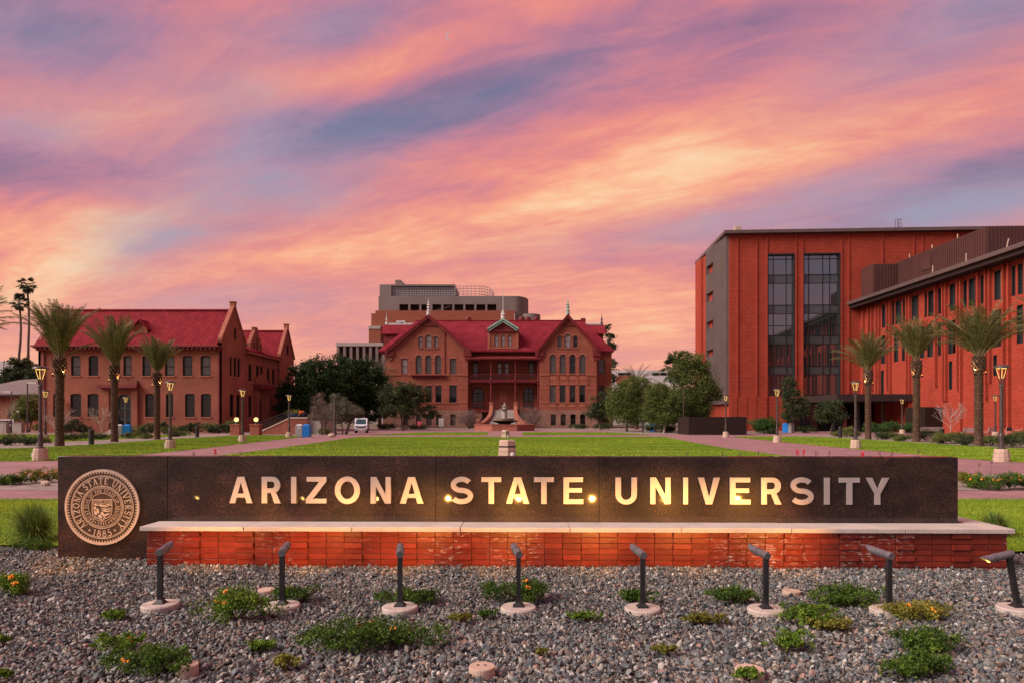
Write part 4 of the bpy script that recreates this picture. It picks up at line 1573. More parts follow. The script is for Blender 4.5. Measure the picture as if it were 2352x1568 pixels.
        m.build('finial', M['white_metal'] if xo < 0 else M['win_frame'], s)
    # gable finials
    for x, y, mt in ((612, 402, 'white_metal'), (1850, 398, 'verdigris')):
        m = MB()
        k = (Vv(fW, 305) - Vv(fW, 402)) / 4.0
        m.lathe([(.36, 0), (.33, 1.0), (.42, 1.1), (.14, 1.35), (.34, 1.75), (.14, 2.0), (.38, 2.12), (.10, 2.35), (.18, 2.6), (.05, 2.85), (.015, 3.5)], 10, (U(fW, x), D - .3, Vv(fW, y + 2)))
        m.build('finial', M[mt], s)
    # chimney and vents on the ridge
    m = MB()
    yc = D + 12
    m.box(AT(d3(1967, 0)[0], yc), AT(d3(2008, 0)[0], yc), yc - .5, yc + .5, 18, CH + (HY - d3(0, 415)[1]) / F * yc)
    m.build('chimney', M['trim_red'], s)
    for x in (965, 1440, 1495, 1570):
        m = MB()
        X = AT(d3(x, 0)[0], yr + 1.5)
        m.lathe([(.3, 0), (.3, 1.1), (.6, 1.2), (.55, 1.7), (.1, 1.9)], 10, (X, yr + 1.5, zr - .8))
        m.build('roof_vent', M['trim_red'], s)
    # ---- central dormer
    c0, c1, cc = U(fD, 1148), U(fD, 1402), U(fD, 1275)
    zc0, zc1 = Vv(fD, 712), Vv(fD, 520)
    dw = [box(fD, a, b, 560, 665) for a, b in ((1197, 1236), (1256, 1294), (1316, 1353))]
    m = MB()
    m.plate(fD, [(c0, zc0), (c1, zc0), (c1, zc1), (c0, zc1)], [shape('a', *b) for b in dw], -.25, 0, back=False)
    for u in (c0, c1):
        quad(m, fD.pt(u, zc0, 0), fD.pt(u, zc0, -8), fD.pt(u, zc1, -8), fD.pt(u, zc1, 0))
    m.open = True
    m.build('dormer_wall', M['brick_main'], s)
    for b in dw:
        window(s, fD, 'a', b, M['win_frame_brown'], M['pane_blind'], .1, .15, bars=(.5,))
    m = MB()
    for x in (1148, 1400):
        m.fbox(fD, U(fD, x - 11), U(fD, x + 11), Vv(fD, 690), Vv(fD, 532), -.02, .14).cut()
    m.fbox(fD, c0 - .1, c1 + .1, Vv(fD, 683), Vv(fD, 672), -.02, .2).cut()
    m.build_split('dormer_pilaster', M['trim_sand'], s)
    m = MB()
    m.plate(fD, [(c0 - .1, zc1), (c1 + .1, zc1), (cc, Vv(fD, 440))], [], -.3, .15)
    m.fbox(fD, c0 - .3, c1 + .3, zc1 - .3, zc1 + .02, -.3, .4)
    m.build('pediment', M['trim_red'], s)
    pk = Vv(fD, 414)
    for sg in (-1, 1):
        m = MB()
        ue = cc + sg * (c1 - c0) * .545
        zl = Vv(fD, 502)
        slab(m, [fD.pt(cc, pk, .7), fD.pt(ue, zl, .7), fD.pt(ue, zl, -8), fD.pt(cc, pk, -8)], .22)
        m.build('dormer_roof', M['roof_red'], s)
        m = MB()
        m.plate(fD, [(cc, pk - .02), (ue, zl - .02), (ue, zl - .36), (cc, pk - .42)], [], .71, .86)
        m.plate(fD, [(cc, pk - .50), (ue - sg * .25, zl - .44), (ue - sg * .25, zl - .66), (cc, pk - .80)], [], .55, .74)
        m.build('verge_board', M['verdigris'], s)
    m = MB()
    X = fD.pt(cc, pk, .2)
    m.lathe([(.42, -.3), (.38, .5), (.5, .7), (.25, .95), (.32, 1.2), (.1, 1.4)], 10, X)
    m.lathe([(.07, 1.35), (.03, Vv(fD, 90) - pk)], 6, X)
    m.build('flagpole', M['white_metal'], s)
    # ---- verandah wall
    p0, p1 = U(fP, 962 - 8), U(fP, 1598 + 8)
    up = [box(fP, 1005, 1053, 795, 945), box(fP, 1222, 1266, 800, 908), box(fP, 1285, 1330, 800, 908), box(fP, 1503, 1550, 795, 945)]
    lo = [box(fP, 1002, 1102, 1026, 1208), box(fP, 1453, 1550, 1023, 1208)]
    m = MB()
    m.plate(fP, [(p0, zb - .2), (p1, zb - .2), (p1, ze), (p0, ze)], [shape('r', *b) for b in up] + [shape('a', *b) for b in lo], -.3, 0, back=False)
    m.open = True
    m.build('verandah_wall', M['brick_main'], s)
    for i, b in enumerate(up):
        window(s, fP, 'r', b, M['win_frame'], M['pane_blind'] if i in (1, 2) else M['pane_mid'], .12, .15, bars=(.5,) if i in (1, 2) else (.3, .76), name='window' if i in (1, 2) else 'door')
    for i, b in enumerate(lo):
        window(s, fP, 'a', b, M['win_frame'], M['pane_dark'], .14, .15, bars=(.72, .30), vb=(.5,), name='door')
    m = MB()
    m.fbox(fP, U(fP, 1243), U(fP, 1313), Vv(fP, 1168), Vv(fP, 1060), .0, .10)
    m.fbox(fP, U(fP, 1250), U(fP, 1306), Vv(fP, 1160), Vv(fP, 1068), .10, .13)
    m.build('wall_plaque', M['trim_sand'], s)
    q0, q1 = U(fW, 964), U(fW, 1592)
    m = MB()
    m.box(q0, q1, D + .35, D + 3.55, Vv(fW, 985), Vv(fW, 965))
    m.box(q0, q1, D + .15, D + .35, Vv(fW, 975), Vv(fW, 962))
    m.build('balcony_floor', M['trim_red'], s)
    m = MB()
    m.box(q0, q1, D + .3, D + 3.55, zb - .35, zb + .02)
    m.build('verandah_floor', M['trim_red'], s)
    m = MB()
    for xa, xb in ((q0, U(fW, 1085)), (U(fW, 1450), q1)):
        m.box(xa, xb, D + .5, D + 3.2, -.1, zb - .36).cut()
    m.build_split('verandah_base', M['stone_base'], s)
    for xa, xb, xm in ((964, 1275, 1100), (1275, 1592, 1460)):
        m = MB()
        m.plate(Fr((0, D + .45, 0), (1, 0, 0), (0, -1, 0)), arc(U(fW, xm), 0.0, 1.0, 1.9, 0, 180, 12), [], -.1, .04)
        m.build('arched_opening', M['black_metal'], s)  # flat dark plate: shade inside the open arch, put into its colour
    m = MB()
    zt, zf = Vv(fW, 742), Vv(fW, 762)
    m.hexa([(q0 - .3, D - .5, zf - .25), (q1 + .3, D - .5, zf - .25), (q1 + .3, D + 3.5, zt + .1), (q0 - .3, D + 3.5, zt + .1)],
           [(q0 - .3, D - .5, zf), (q1 + .3, D - .5, zf), (q1 + .3, D + 3.5, zt + .35), (q0 - .3, D + 3.5, zt + .35)])
    m.build('verandah_roof', M['trim_red'], s)
    m = MB()
    m.box(q0, q1, D + .05, D + .3, Vv(fW, 785), zf - .26)
    m.build('verandah_beam', M['trim_red'], s)
    for x in (967, 1167, 1385, 1588):
        m = MB()
        X = U(fW, x)
        m.lathe([(.22, zb), (.22, zb + .5), (.13, zb + .6), (.12, Vv(fW, 1000)), (.24, Vv(fW, 992)), (.24, Vv(fW, 985))], 10, (X, D + .25, 0))
        m.lathe([(.2, Vv(fW, 962)), (.2, Vv(fW, 950)), (.12, Vv(fW, 945)), (.11, Vv(fW, 800)), (.22, Vv(fW, 792)), (.22, Vv(fW, 786))], 10, (X, D + .25, 0))
        m.build('verandah_column', M['trim_red'], s)
    for z0, z1 in ((Vv(fW, 962), Vv(fW, 905)), (zb, Vv(fW, 1160))):
        m = MB()
        xs = [(q0, q1)] if z0 > 5 else [(q0, U(fW, 1155)), (U(fW, 1395), q1)]
        for a, b in xs:
            m.box(a, b, D + .2, D + .27, z1 - .08, z1)
            m.box(a, b, D + .2, D + .27, z0 + .12, z0 + .18)
            k = int((b - a) / .24)
            for i in range(k):
                x = a + (i + .5) * (b - a) / k
                m.box(x - .018, x + .018, D + .215, D + .255, z0 + .18, z1 - .08)
            m.cut()
        m.build_split('railing', M['trim_red'], s)
    # ---- stair with curved side walls
    x0, x1 = U(fW, 1178), U(fW, 1374)
    m = MB()
    n = 20
    for i in range(n):
        t = i / n
        z = (zb) * (1 - t)
        y1 = D + .3 - 5.6 * t
        w = .0 if t < .45 else (t - .45) ** 1.6 * 3.4
        m.box(x0 - w, x1 + w, y1 - 5.6 / n, y1 + .02 if i else y1, -.05, z - .0)
    m.build('steps', M['steps_grey'], s)
    for sg, xx, xe in ((-1, U(fW, 1168), U(fW, 1072)), (1, U(fW, 1385), U(fW, 1482))):
        m = MB()
        pts = []
        for i in range(15):
            t = i / 14
            z = zb * (1 - t ** .8) + 1.15 - .35 * t
            y = D + .2 - 5.4 * t
            x = xx + (xe - xx) * max(0, (t - .25) / .75) ** 2.0
            pts.append((x, y, z))
        for a, b in zip(pts, pts[1:]):
            m.hexa([(a[0] - .32, a[1], -.05), (a[0] + .32, a[1], -.05), (b[0] + .32, b[1], -.05), (b[0] - .32, b[1], -.05)],
                   [(a[0] - .32, a[1], a[2]), (a[0] + .32, a[1], a[2]), (b[0] + .32, b[1], b[2]), (b[0] - .32, b[1], b[2])])
        m.box(xx - .34, xx + .34, D - .1, D + .55, -.05, Vv(fW, 1155))
        e = pts[-1]
        m.box(e[0] - .5, e[0] + .5, e[1] - .9, e[1] + .1, -.05, 1.15)
        m.sphere((e[0], e[1] - .4, 1.35), .42, 10, 6, (1, 1, .8))
        m.build('stair_wall', M['trim_sand'], s)
    return s


build_hall()


# ---- red brick building on the left, gables facing the lawn side
def build_left():
    s = thing('brick_school', 'long two storey brick building with red tiled roof, parapet gables and dark sash windows', 'building', (0, 0, 0))
    Y0 = 85.0
    fF = Fr((0, Y0, 0), (1, 0, 0), (0, -1, 0))
    xr = AT(507, Y0)
    xl = AT(88, Y0)
    fS = Fr((xr, 0, 0), (0, 1, 0), (1, 0, 0))
    U = lambda x, y=900: fF.uv(*d1(x, y))[0]
    Z = lambda y: fF.uv(*d1(1000, y))[1]
    zE, zR = 11.2, 15.7
    up = [(445, 475), (535, 607), (667, 740), (875, 905), (930, 992), (1073, 1137), (1243, 1316), (1377, 1450), (1512, 1587)]
    lo = [(400, 485), (530, 612), (660, 742), (1095, 1165), (1250, 1307), (1395, 1468), (1515, 1590)]
    bu = [(U(a), U(b), Z(900), Z(750)) for a, b in up]
    bl = [(U(a), U(b), Z(1210), Z(1035)) for a, b in lo]
    door = (U(880), U(988), .3, Z(1040))
    m = MB()
    m.plate(fF, [(xl, -.1), (xr, -.1), (xr, zE), (xl, zE)], [shape('s', *b) for b in bu + bl] + [shape('a', *door)], -.3, 0, back=False)
    m.open = True
    m.build('wall', M['brick_left'], s)
    for i, b in enumerate(bu):
        window(s, fF, 's', b, M['win_frame'], M[('pane_grey', 'pane_mid', 'pane_dark', 'pane_grey', 'pane_mid', 'pane_grey', 'pane_mid', 'pane_grey', 'pane_mid')[i]], .15, .16, bars=(.46,))
    for b in bl:
        window(s, fF, 's', b, M['win_frame'], M['pane_dark'], .15, .16, bars=(.40, .78))
    window(s, fF, 'a', door, pmat('dark teal door paint', (.02, .05, .055), None, rough=.5), M['pane_dark'], .22, .2, bars=(.62, .3), vb=(.5,), name='door')
    for b in bu + bl:
        m = MB()
        m.fbox(fF, b[0] - .1, b[1] + .1, b[2] - .16, b[2] - .005, -.05, .1)
        m.build('window_sill', M['trim_sand'], s)
    # portal
    m = MB()
    for a, b in ((785, 832), (1000, 1046)):
        m.fbox(fF, U(a), U(b), -.05, Z(997), -.02, .35).cut()
    m.build_split('portal_pilaster', M['brick_left'], s)
    m = MB()
    m.fbox(fF, U(762), U(1058), Z(993), Z(970), .0, .9)
    m.fbox(fF, U(776), U(1044), Z(1002), Z(993), .0, .6)
    m.build('portal_ledge', M['trim_red'], s)
    m = MB()
    ua, ub = U(792), U(1040)
    pts = [(ua, Z(969)), (ub, Z(969)), (ub, Z(936)), (U(985), Z(936))] + [(U(916 + 60 * math.cos(t)), Z(936 - 18 * math.sin(t))) for t in np.linspace(.2, 2.94, 9)] + [(U(846), Z(936)), (ua, Z(936))]
    m.plate(fF, pts, [], .0, .3)
    m.build('portal_pediment', M['brick_left'], s)
    m = MB()
    for i in range(5):
        m.box(U(860), U(1010), Y0 - 1.9 + i * .35, Y0 - .02, -.05 if i == 0 else .12 * i, .12 * (i + 1))
    m.build('steps', M['steps_grey'], s)
    m = MB()
    for a in (335, 1653):
        m.fbox(fF, U(a - 5), U(a + 5), .1, zE - .6, .01, .16).cut()
    m.build_split('rain_pipe', M['trim_red'], s)

    # gabled cross blocks: front one and far one
    def block(Ya, Yb, holes, panes, apex_hole):
        Ym = (Ya + Yb) / 2
        out = [(Ya, -.1), (Yb, -.1), (Yb, zE + .3), (Ym, zR + .55), (Ya, zE + .3)]
        m = MB()
        m.plate(fS, out, [shape('s', *b) for b in holes], -.3, 0, back=False)
        m.open = True
        m.build('gable_wall', M['brick_left'], s)
        for b in holes:
            window(s, fS, 's', b, M['win_frame'], M['pane_dark'], .08, .15, bars=(.45,))
            q = MB()
            q.fbox(fS, b[0] - .08, b[1] + .08, b[2] - .15, b[2] - .005, -.05, .1)
            q.build('window_sill', M['trim_sand'], s)
        for q in (-1, 1):
            ye = Ym + q * (Yb - Ya) / 2 * 1.02
            m = MB()
            a = [Vector((xr - .35, Ym, zR + .62)), Vector((xr - .35, ye, zE + .30)), Vector((xr + .18, ye, zE + .30)), Vector((xr + .18, Ym, zR + .62))]
            m.hexa(a, [p + Vector((0, 0, .32)) for p in a])
            m.build('gable_coping', M['trim_sand'], s)
            m = MB()
            yy = Ym + q * ((Yb - Ya) / 2 + .7)
            slab(m, [(xl - .2, Ym, zR), (xr - .3, Ym, zR), (xr - .3, yy, zE - .55), (xl - .2, yy, zE - .55)], .22)
            m.build('roof', M['roof_tile'], s)
        m = MB()
        m.box(xr - .4, xr + .22, Ym - .32, Ym + .32, zR + .5, zR + 1.1)
        m.box(xr - .46, xr + .28, Ym - .40, Ym + .40, zR + 1.1, zR + 1.22)
        m.build('gable_pinnacle', M['trim_sand'], s)
        m = MB()
        out = [(Ya, -.1), (Yb, -.1), (Yb, zE + .3), (Ym, zR + .55), (Ya, zE + .3)]
        fL = Fr((xl, 0, 0), (0, 1, 0), (-1, 0, 0))
        m.plate(fL, out, [], -.3, .0)
        m.build('gable_wall', M['brick_left'], s)
        m = MB()
        m.tube([(xl, Ym, zR + .1), (xr - .3, Ym, zR + .1)], .17, 6)
        m.build('ridge_cap', M['roof_tile'], s)

    Yw = lambda zx: -xr * F / (CX - zx * .30463)
    Ya, Yb = Y0 + .0, Yw(1852)
    h1 = [(Yw(a), Yw(b), 7.25, 9.75) for a, b in ((1733, 1750), (1762, 1783), (1791, 1811))]
    h1 += [(Yw(a), Yw(b), 1.97, 4.9) for a, b in ((1733, 1762), (1783, 1811))]
    h1 += [(Yw(1765), Yw(1783), 12.0, 13.5)]
    block(Ya, Yb, h1, None, None)
    Yc, Yd = Yw(2108), Yw(2216)
    h2 = [(Yw(2162), Yw(2176), 12.0, 13.5)]
    block(Yc, Yd, h2, None, None)
    # eave of the front
    m = MB()
    m.fbox(fF, xl - .3, xr + .1, zE - .62, zE - .42, .02, 1.0)
    m.fbox(fF, xl, xr, zE - 1.05, zE - .62, .01, .45)
    k = int((xr - xl) / .55)
    for i in range(k):
        x = xl + (i + .5) * .55
        m.fbox(fF, x - .12, x + .12, zE - .9, zE - .62, .45, .85)
    m.build('eave_cornice', M['trim_red'], s)
    # dormer on the front roof
    fd = Fr((0, Y0 + .9, 0), (1, 0, 0), (0, -1, 0))
    ua, ub = U(975), U(1082)
    uc = (ua + ub) / 2
    dwn = [(ua + .35, uc - .12, 11.6, 12.5), (uc + .12, ub - .35, 11.6, 12.5)]
    m = MB()
    m.plate(fd, [(ua, 11.0), (ub, 11.0), (ub, 13.0), (uc, 14.0), (ua, 13.0)], [shape('r', *b) for b in dwn], -.2, 0)
    m.build('dormer_wall', M['brick_left'], s)
    for b in dwn:
        window(s, fd, 'r', b, M['win_frame'], M['pane_dark'], .07, .1)
    for q in (-1, 1):
        m = MB()
        e = uc + q * (ub - ua) * .6
        slab(m, [(uc, Y0 + .5, 14.2), (e, Y0 + .5, 12.95), (e, Y0 + 4, 12.95), (uc, Y0 + 4, 14.2)], .15)
        m.build('dormer_roof', M['roof_tile'], s)
    # middle link
    ups = [(1848, 1868), (1887, 1911), (1943, 1965), (1976, 1996), (2026, 2045), (2063, 2083)]
    hh = [(Yw(a), Yw(b), 7.0, 9.3) for a, b in ups]
    hh = [(max(a, Yb + .25), b, c, d) for a, b, c, d in hh]
    hl = [(Yw(a), Yw(b), 1.97, 4.9) for a, b in ((1855, 1869), (1887, 1911))]
    dr = (Yw(1955), Yw(1988), .4, 4.6)
    m = MB()
    fM = Fr((xr - .25, 0, 0), (0, 1, 0), (1, 0, 0))
    m.plate(fM, [(Yb, -.1), (Yc, -.1), (Yc, zE), (Yb, zE)], [shape('s', *b) for b in hh + hl] + [shape('a', *dr)], -.3, 0, back=False)
    m.open = True
    m.build('wall', M['brick_left'], s)
    for b in hh + hl:
        window(s, fM, 's', b, M['win_frame'], M['pane_dark'], .08, .15, bars=(.45,))
    window(s, fM, 'a', dr, M['win_frame'], M['pane_dark'], .15, .2, bars=(.6,), vb=(.5,), name='door')
    m = MB()
    for a, b in ((Yw(1928), Yw(1948)), (Yw(1998), Yw(2020))):
        m.fbox(fM, a, b, -.05, 6.0, 0, .45).cut()
    m.build_split('portal_pilaster', M['brick_left'], s)
    m = MB()
    m.fbox(fM, Yw(1922), Yw(2028), 6.0, 6.6, 0, 1.0)
    m.build('portal_ledge', M['trim_red'], s)
    m = MB()
    m.plate(fM, [(Yw(1930), 6.6), (Yw(2020), 6.6), (Yw(2020), 7.4), (Yw(1975), 8.3), (Yw(1930), 7.4)], [], .01, .3)
    m.build('portal_pediment', M['brick_left'], s)
    m = MB()
    m.fbox(fM, Yb, Yc, 6.65, 6.85, .01, .1).cut()
    m.fbox(fM, Yb, Yc, 9.55, 9.7, .01, .08).cut()
    m.fbox(fM, Yb, Yc, zE - .5, zE - .1, .01, .7).cut()
    m.build_split('string_course', M['trim_sand'], s)
    xm = xr - 7.8
    m = MB()
    slab(m, [(xr + .45, Yb - .1, zE - .1), (xr + .45, Yc + .1, zE - .1), (xm, Yc + .1, zR - .4), (xm, Yb - .1, zR - .4)], .2)
    slab(m, [(xm, Yb - .1, zR - .4), (xm, Yc + .1, zR - .4), (xl + 3, Yc + .1, zE - .1), (xl + 3, Yb - .1, zE - .1)], .2)
    m.build('roof', M['roof_tile'], s)
    m = MB()
    m.box(xl + 3.4, xl + 3.8, Yb, Yc, -.1, zE - .2)
    m.build('wall', M['brick_left'], s)
    # parapet gable in the middle
    ya, yb = Yw(1915), Yw(2002)
    ym = (ya + yb) / 2
    hw = [(Yw(a), Yw(b), c, d) for a, b, c, d in ((1940, 1950, 11.7, 12.6), (1961, 1973, 11.6, 13.3), (1983, 1993, 11.7, 12.6))]
    m = MB()
    m.plate(Fr((xr - .5, 0, 0), (0, 1, 0), (1, 0, 0)), [(ya, zE - .5), (yb, zE - .5), (yb, 12.4), (ym + .55, 14.3), (ym + .55, 14.8), (ym - .55, 14.8), (ym - .55, 14.3), (ya, 12.4)],
            [shape('a', *b) for b in hw], -.5, 0)
    m.build('dormer_wall', M['brick_left'], s)
    fq = Fr((xr - .5, 0, 0), (0, 1, 0), (1, 0, 0))
    for b in hw:
        window(s, fq, 'a', b, M['win_frame'], M['pane_dark'], .06, .2)
    m = MB()
    for q in (-1, 1):
        ye = ym + q * (yb - ya) / 2
        slab(m, [(xr - .9, ym, 14.2), (xr - .9, ye, 12.2), (xr - 6, ye, 12.2), (xr - 6, ym, 14.2)], .15)
    m.build('dormer_roof', M['roof_tile'], s)
    return s


def tilemat():
    m = bpy.data.materials.new('red clay roof tiles')
    m.use_nodes = True
    g = NT(m.node_tree)
    p = g.n('ShaderNodeBsdfPrincipled')
    o = g.n('ShaderNodeOutputMaterial')
    g.l(p.outputs[0], o.inputs[0])
    p.inputs['Roughness'].default_value = .85
    p.inputs['Specular IOR Level'].default_value = .08
    geo = g.n('ShaderNodeNewGeometry')
    P = g.n('ShaderNodeSeparateXYZ')
    g.l(geo.outputs['Position'], P.inputs[0])
    N = g.n('ShaderNodeSeparateXYZ')
    g.l(geo.outputs['True Normal'], N.inputs[0])
    u = g.m('SUBTRACT', g.m('MULTIPLY', P.outputs[0], N.outputs[1]), g.m('MULTIPLY', P.outputs[1], N.outputs[0]))
    u = g.m('MULTIPLY', u, 1.35)
    saw = g.m('FRACT', g.m('MULTIPLY', P.outputs[2], 2.6))
    wav = g.m('ABSOLUTE', g.m('SINE', g.m('MULTIPLY', u, 8.0)))
    h = g.m('ADD', g.m('MULTIPLY', saw, -1.0), g.m('MULTIPLY', wav, .28))
    bp = g.n('ShaderNodeBump')
    bp.inputs['Strength'].default_value = 1.0
    bp.inputs['Distance'].default_value = .12
    g.l(h, bp.inputs['Height'])
    g.l(bp.outputs[0], p.inputs['Normal'])
    n = g.noise(geo.outputs['Position'], 1.2, 5, .6)
    n2 = g.noise(geo.outputs['Position'], 6, 3, .6)
    c = g.ramp(n, [(.3, (.135, .011, .018)), (.7, (.215, .021, .029))])
    c = g.mix(1.0, c, g.ramp(n2, [(.3, (.8, .8, .8)), (.7, (1.15, 1.15, 1.15))]), 'MULTIPLY')
    g.l(c, p.inputs['Base Color'])
    return m


M['roof_tile'] = tilemat()
build_left()


# ---- modern red brick block on the right: tower, low wing, metal penthouse, canopy
def build_right():
    s = thing('modern_brick_hall', 'modern orange red brick block with tall glass slots, ribbed low wing and brown metal penthouse', 'building', (0, 0, 0))
    cx = AT(1675, 100.0)
    fT = Fr((cx, 100.0, 0), (1, -.055, 0), (-.055, -1, 0))
    fS = Fr((cx, 100.0, 0), (0, 1, 0), (-1, 0, 0))
    B = lambda f, a, b, c, d: f.rng(d5(a, d), d5(b, c))
    top = 28.55
    W1, W2 = B(fT, 570, 752, 245, 1170), B(fT, 803, 1050, 241, 1170)
    z0, z1 = W1[2], W1[3]
    W2 = (W2[0], W2[1], z0, z1)
    m = MB()
    m.plate(fT, [(0, -.1), (42, -.1), (42, top), (0, top)], [shape('r', *W1), shape('r', *W2)], -.6, 0, back=False)
    quad(m, fT.pt(42, -.1, 0), fT.pt(42, -.1, -26), fT.pt(42, top, -26), fT.pt(42, top, 0))
    m.open = True
    m.build('tower_wall', M['brick_new'], s)
    # ribs on the tower
    for x in (375, 500, 566, 756, 799, 1054, 1100, 1320, 1525, 1582):
        u = fT.uv(*d5(x, 700))[0]
        m = MB()
        m.fbox(fT, u - .10, u + .10, 4.95 if x not in (566, 756, 799, 1054) else 0, top - .2, -.05, .16)
        m.build('brick_rib', M['brick_new'], s)
    m = MB()
    for a, b in ((330, 375), (375, 440), (440, 500), (500, 566), (756, 799), (1054, 1100)):
        u0, u1 = fT.uv(*d5(a, 1200))[0], fT.uv(*d5(b, 1200))[0]
        m.fbox(fT, u0 + .05, u1 - .05, -.08, 4.9, -.05, .22).cut()
    m.build_split('brick_plinth_panel', M['brick_new'], s)
    # glass slots
    rows = [245, 280, 382, 438, 580, 637, 715, 778, 835, 977, 1032, 1170]
    zr = [fT.uv(*d5(660, y))[1] for y in rows]
    sp = (2, 4, 7, 9)
    for bx, cols in ((W1, (570, 615, 700, 752)), (W2, (803, 848, 940, 985, 1050))):
        us = [fT.uv(*d5(x, 700))[0] for x in cols]
        m = MB()
        i = shape('r', bx[0] + .18, bx[1] - .18, bx[2] + .18, bx[3] - .18)
        m.plate(fT, shape('r', *bx), [i], -.55, .06)
        for u in us[1:-1]:
            m.fbox(fT, u - .05, u + .05, bx[2] + .18, bx[3] - .18, -.52, -.38)
        for z in zr[1:-1]:
            m.fbox(fT, bx[0] + .18, bx[1] - .18, z - .05, z + .05, -.51, -.39)
        w = m.build('curtain_window', M['black_metal'], s)
        for c, (a, b) in enumerate(zip(us, us[1:])):
            for r, (zt, zl) in enumerate(zip(zr, zr[1:])):
                p = MB()
                p.open = True
                q = [(max(a, bx[0] + .18), max(zl, bx[2] + .18)), (min(b, bx[1] - .18), max(zl, bx[2] + .18)), (min(b, bx[1] - .18), min(zt, bx[3] - .18)), (max(a, bx[0] + .18), min(zt, bx[3] - .18))]
                p.plate(fT, q, [], -.5, -.46 + random.uniform(-.004, .004), back=False, sides=False)
                p.build('pane', M['pane_spandrel'] if r in sp else M['pane_tower'], w)
    # side: red brick beyond a grey standing seam panel
    Yq = lambda x: cx * F / (d5(x, 0)[0] - CX) - 100.0
    ya, yb = Yq(188), Yq(100)
    slots = []
    for y0, y1 in ((300, 360), (485, 545), (675, 725), (865, 905)):
        a, b = fS.uv(*d5(238, y0)), fS.uv(*d5(238, y1))
        slots.append((Yq(238), Yq(192), b[1], a[1]))
    m = MB()
    zl = fS.uv(*d5(310, 1225))[1]
    m.plate(fS, [(.15, zl), (ya, zl), (ya, top + .1), (.15, top + .1)], [shape('r', *b) for b in slots], .0, .5, back=False)
    m.open = True
    m.build('metal_cladding', M['grey_metal'], s)
    m = MB()
    y = .15 + .5
    while y < ya:
        zz = [(zl, top)]
        for b in slots:
            if b[0] - .05 < y < b[1] + .05:
                zz = [t for q in zz for t in ((q[0], min(q[1], b[2])), (max(q[0], b[3]), q[1])) if t[1] > t[0]]
        for a, b in zz:
            m.fbox(fS, y - .03, y + .03, a, b, .5, .56)
        y += .5
    m.build('standing_seam', M['grey_metal'], s)
    m = MB()
    m.plate(fS, [(0, -.1), (yb, -.1), (yb, top), (0, top)], [], -.4, 0, back=False)
    m.open = True
    m.build('tower_wall', M['brick_new'], s)
    for b in slots:
        m = MB()
        m.fbox(fS, b[0] + .02, (b[0] + b[1]) / 2, b[2] + .05, b[3] - .05, .01, .06)
        m.build('slot_window', M['pane_dark'], s)
    for x in (143, 150):
        m = MB()
        m.fbox(fS, Yq(x) - .12, Yq(x) + .12, 0, top - .2, -.05, .22)
        m.build('brick_rib', M['brick_new'], s)
    # roof edge
    m = MB()
    a, b, c, d = fT.pt(-.9, 0, .9), fT.pt(42, 0, .9), fT.pt(42, 0, -27), fT.pt(-.9, 0, -yb - 1)
    m.hexa([(p.x, p.y, top + .05) for p in (a, b, c, d)], [(p.x, p.y, top + .50) for p in (a, b, c, d)])
    m.build('roof', M['dark_fascia'], s)
    m = MB()
    a, b = fT.pt(20.0, 0, -2), fT.pt(36, 0, -2)
    m.hexa([(a.x, a.y, top + .5), (b.x, b.y, top + .5), (b.x, b.y + 8, top + .5), (a.x, a.y + 8, top + .5)], [(a.x, a.y, top + 1.3), (b.x, b.y, top + 1.3), (b.x, b.y + 8, top + 1.3), (a.x, a.y + 8, top + 1.3)])
    m.build('roof_screen', M['dark_fascia'], s)
    m = MB()
    p = fT.pt(1.2, top + .5, -1.2)
    m.box(p.x, p.x + .9, p.y, p.y + .8, top + .6, top + 1.6)
    m.build('roof_hatch', M['lime_pink'], s)
    m = MB()
    for u in (24.2, 24.7):
        p = fT.pt(u, 0, -.5)
        m.tube([(p.x, p.y, top + .5), (p.x, p.y, top + 2.2), (p.x, p.y + .6, top + 2.2), (p.x, p.y + .6, top + .5)], .04, 5)
    for k in range(3):
        a, b = fT.pt(24.2, top + 1 + k * .5, -.5), fT.pt(24.7, top + 1 + k * .5, -.5)
        m.tube([a, b], .03, 5)
    m.build('roof_ladder', M['dark_fascia'], s)

    # ---- low wing along the lawn
    xw = 50.5
    fW = Fr((xw, 0, 0), (0, 1, 0), (-1, 0, 0))
    Yv = lambda x: xw * F / (d5(x, 0)[0] - CX)
    ye0, ye1 = 42.0, 99.0
    top2 = 17.6
    t3 = fW.rng(d5(2060, 552), d5(2115, 345))
    zt1, zt0 = t3[3], t3[2]
    t2 = fW.rng(d5(2085, 830), d5(2112, 700))
    zm1, zm0 = zt0 - 1.15, fW.uv(*d5(2100, 832))[1]
    R3 = [(1318, 1350), (1385, 1400), (1406, 1447), (1455, 1481), (1513, 1559), (1597, 1613), (1620, 1673), (1685, 1718), (1760, 1811), (1850, 1874), (1885, 1951), (1962, 2003), (2052, 2116),
          (2165, 2191), (2205, 2262)]
    R2 = [(1318, 1333), (1341, 1353), (1403, 1421), (1455, 1481), (1520, 1545), (1572, 1592), (1620, 1648), (1690, 1718), (1757, 1779), (1787, 1813), (1885, 1926), (2045, 2071), (2080, 2113), (2205, 2248)]
    R1 = [(1312, 1331, 1005, 1160), (1755, 1778, 945, 1130), (2045, 2070, 905, 1040)]
    holes = [(Yv(b), Yv(a), zt0, zt1) for a, b in R3] + [(Yv(b + 5), Yv(a - 6), zm0 - .3, zm1 + .1) for a, b in R2]
    for a, b, c, d in R1:
        q = fW.rng(d5(b, d), d5(b, c))
        holes.append((Yv(b), Yv(a), q[2], q[3]))
    # the wing runs on towards the camera outside the frame in the same rhythm
    yy = Yv(2262) - 1.2
    k = 0
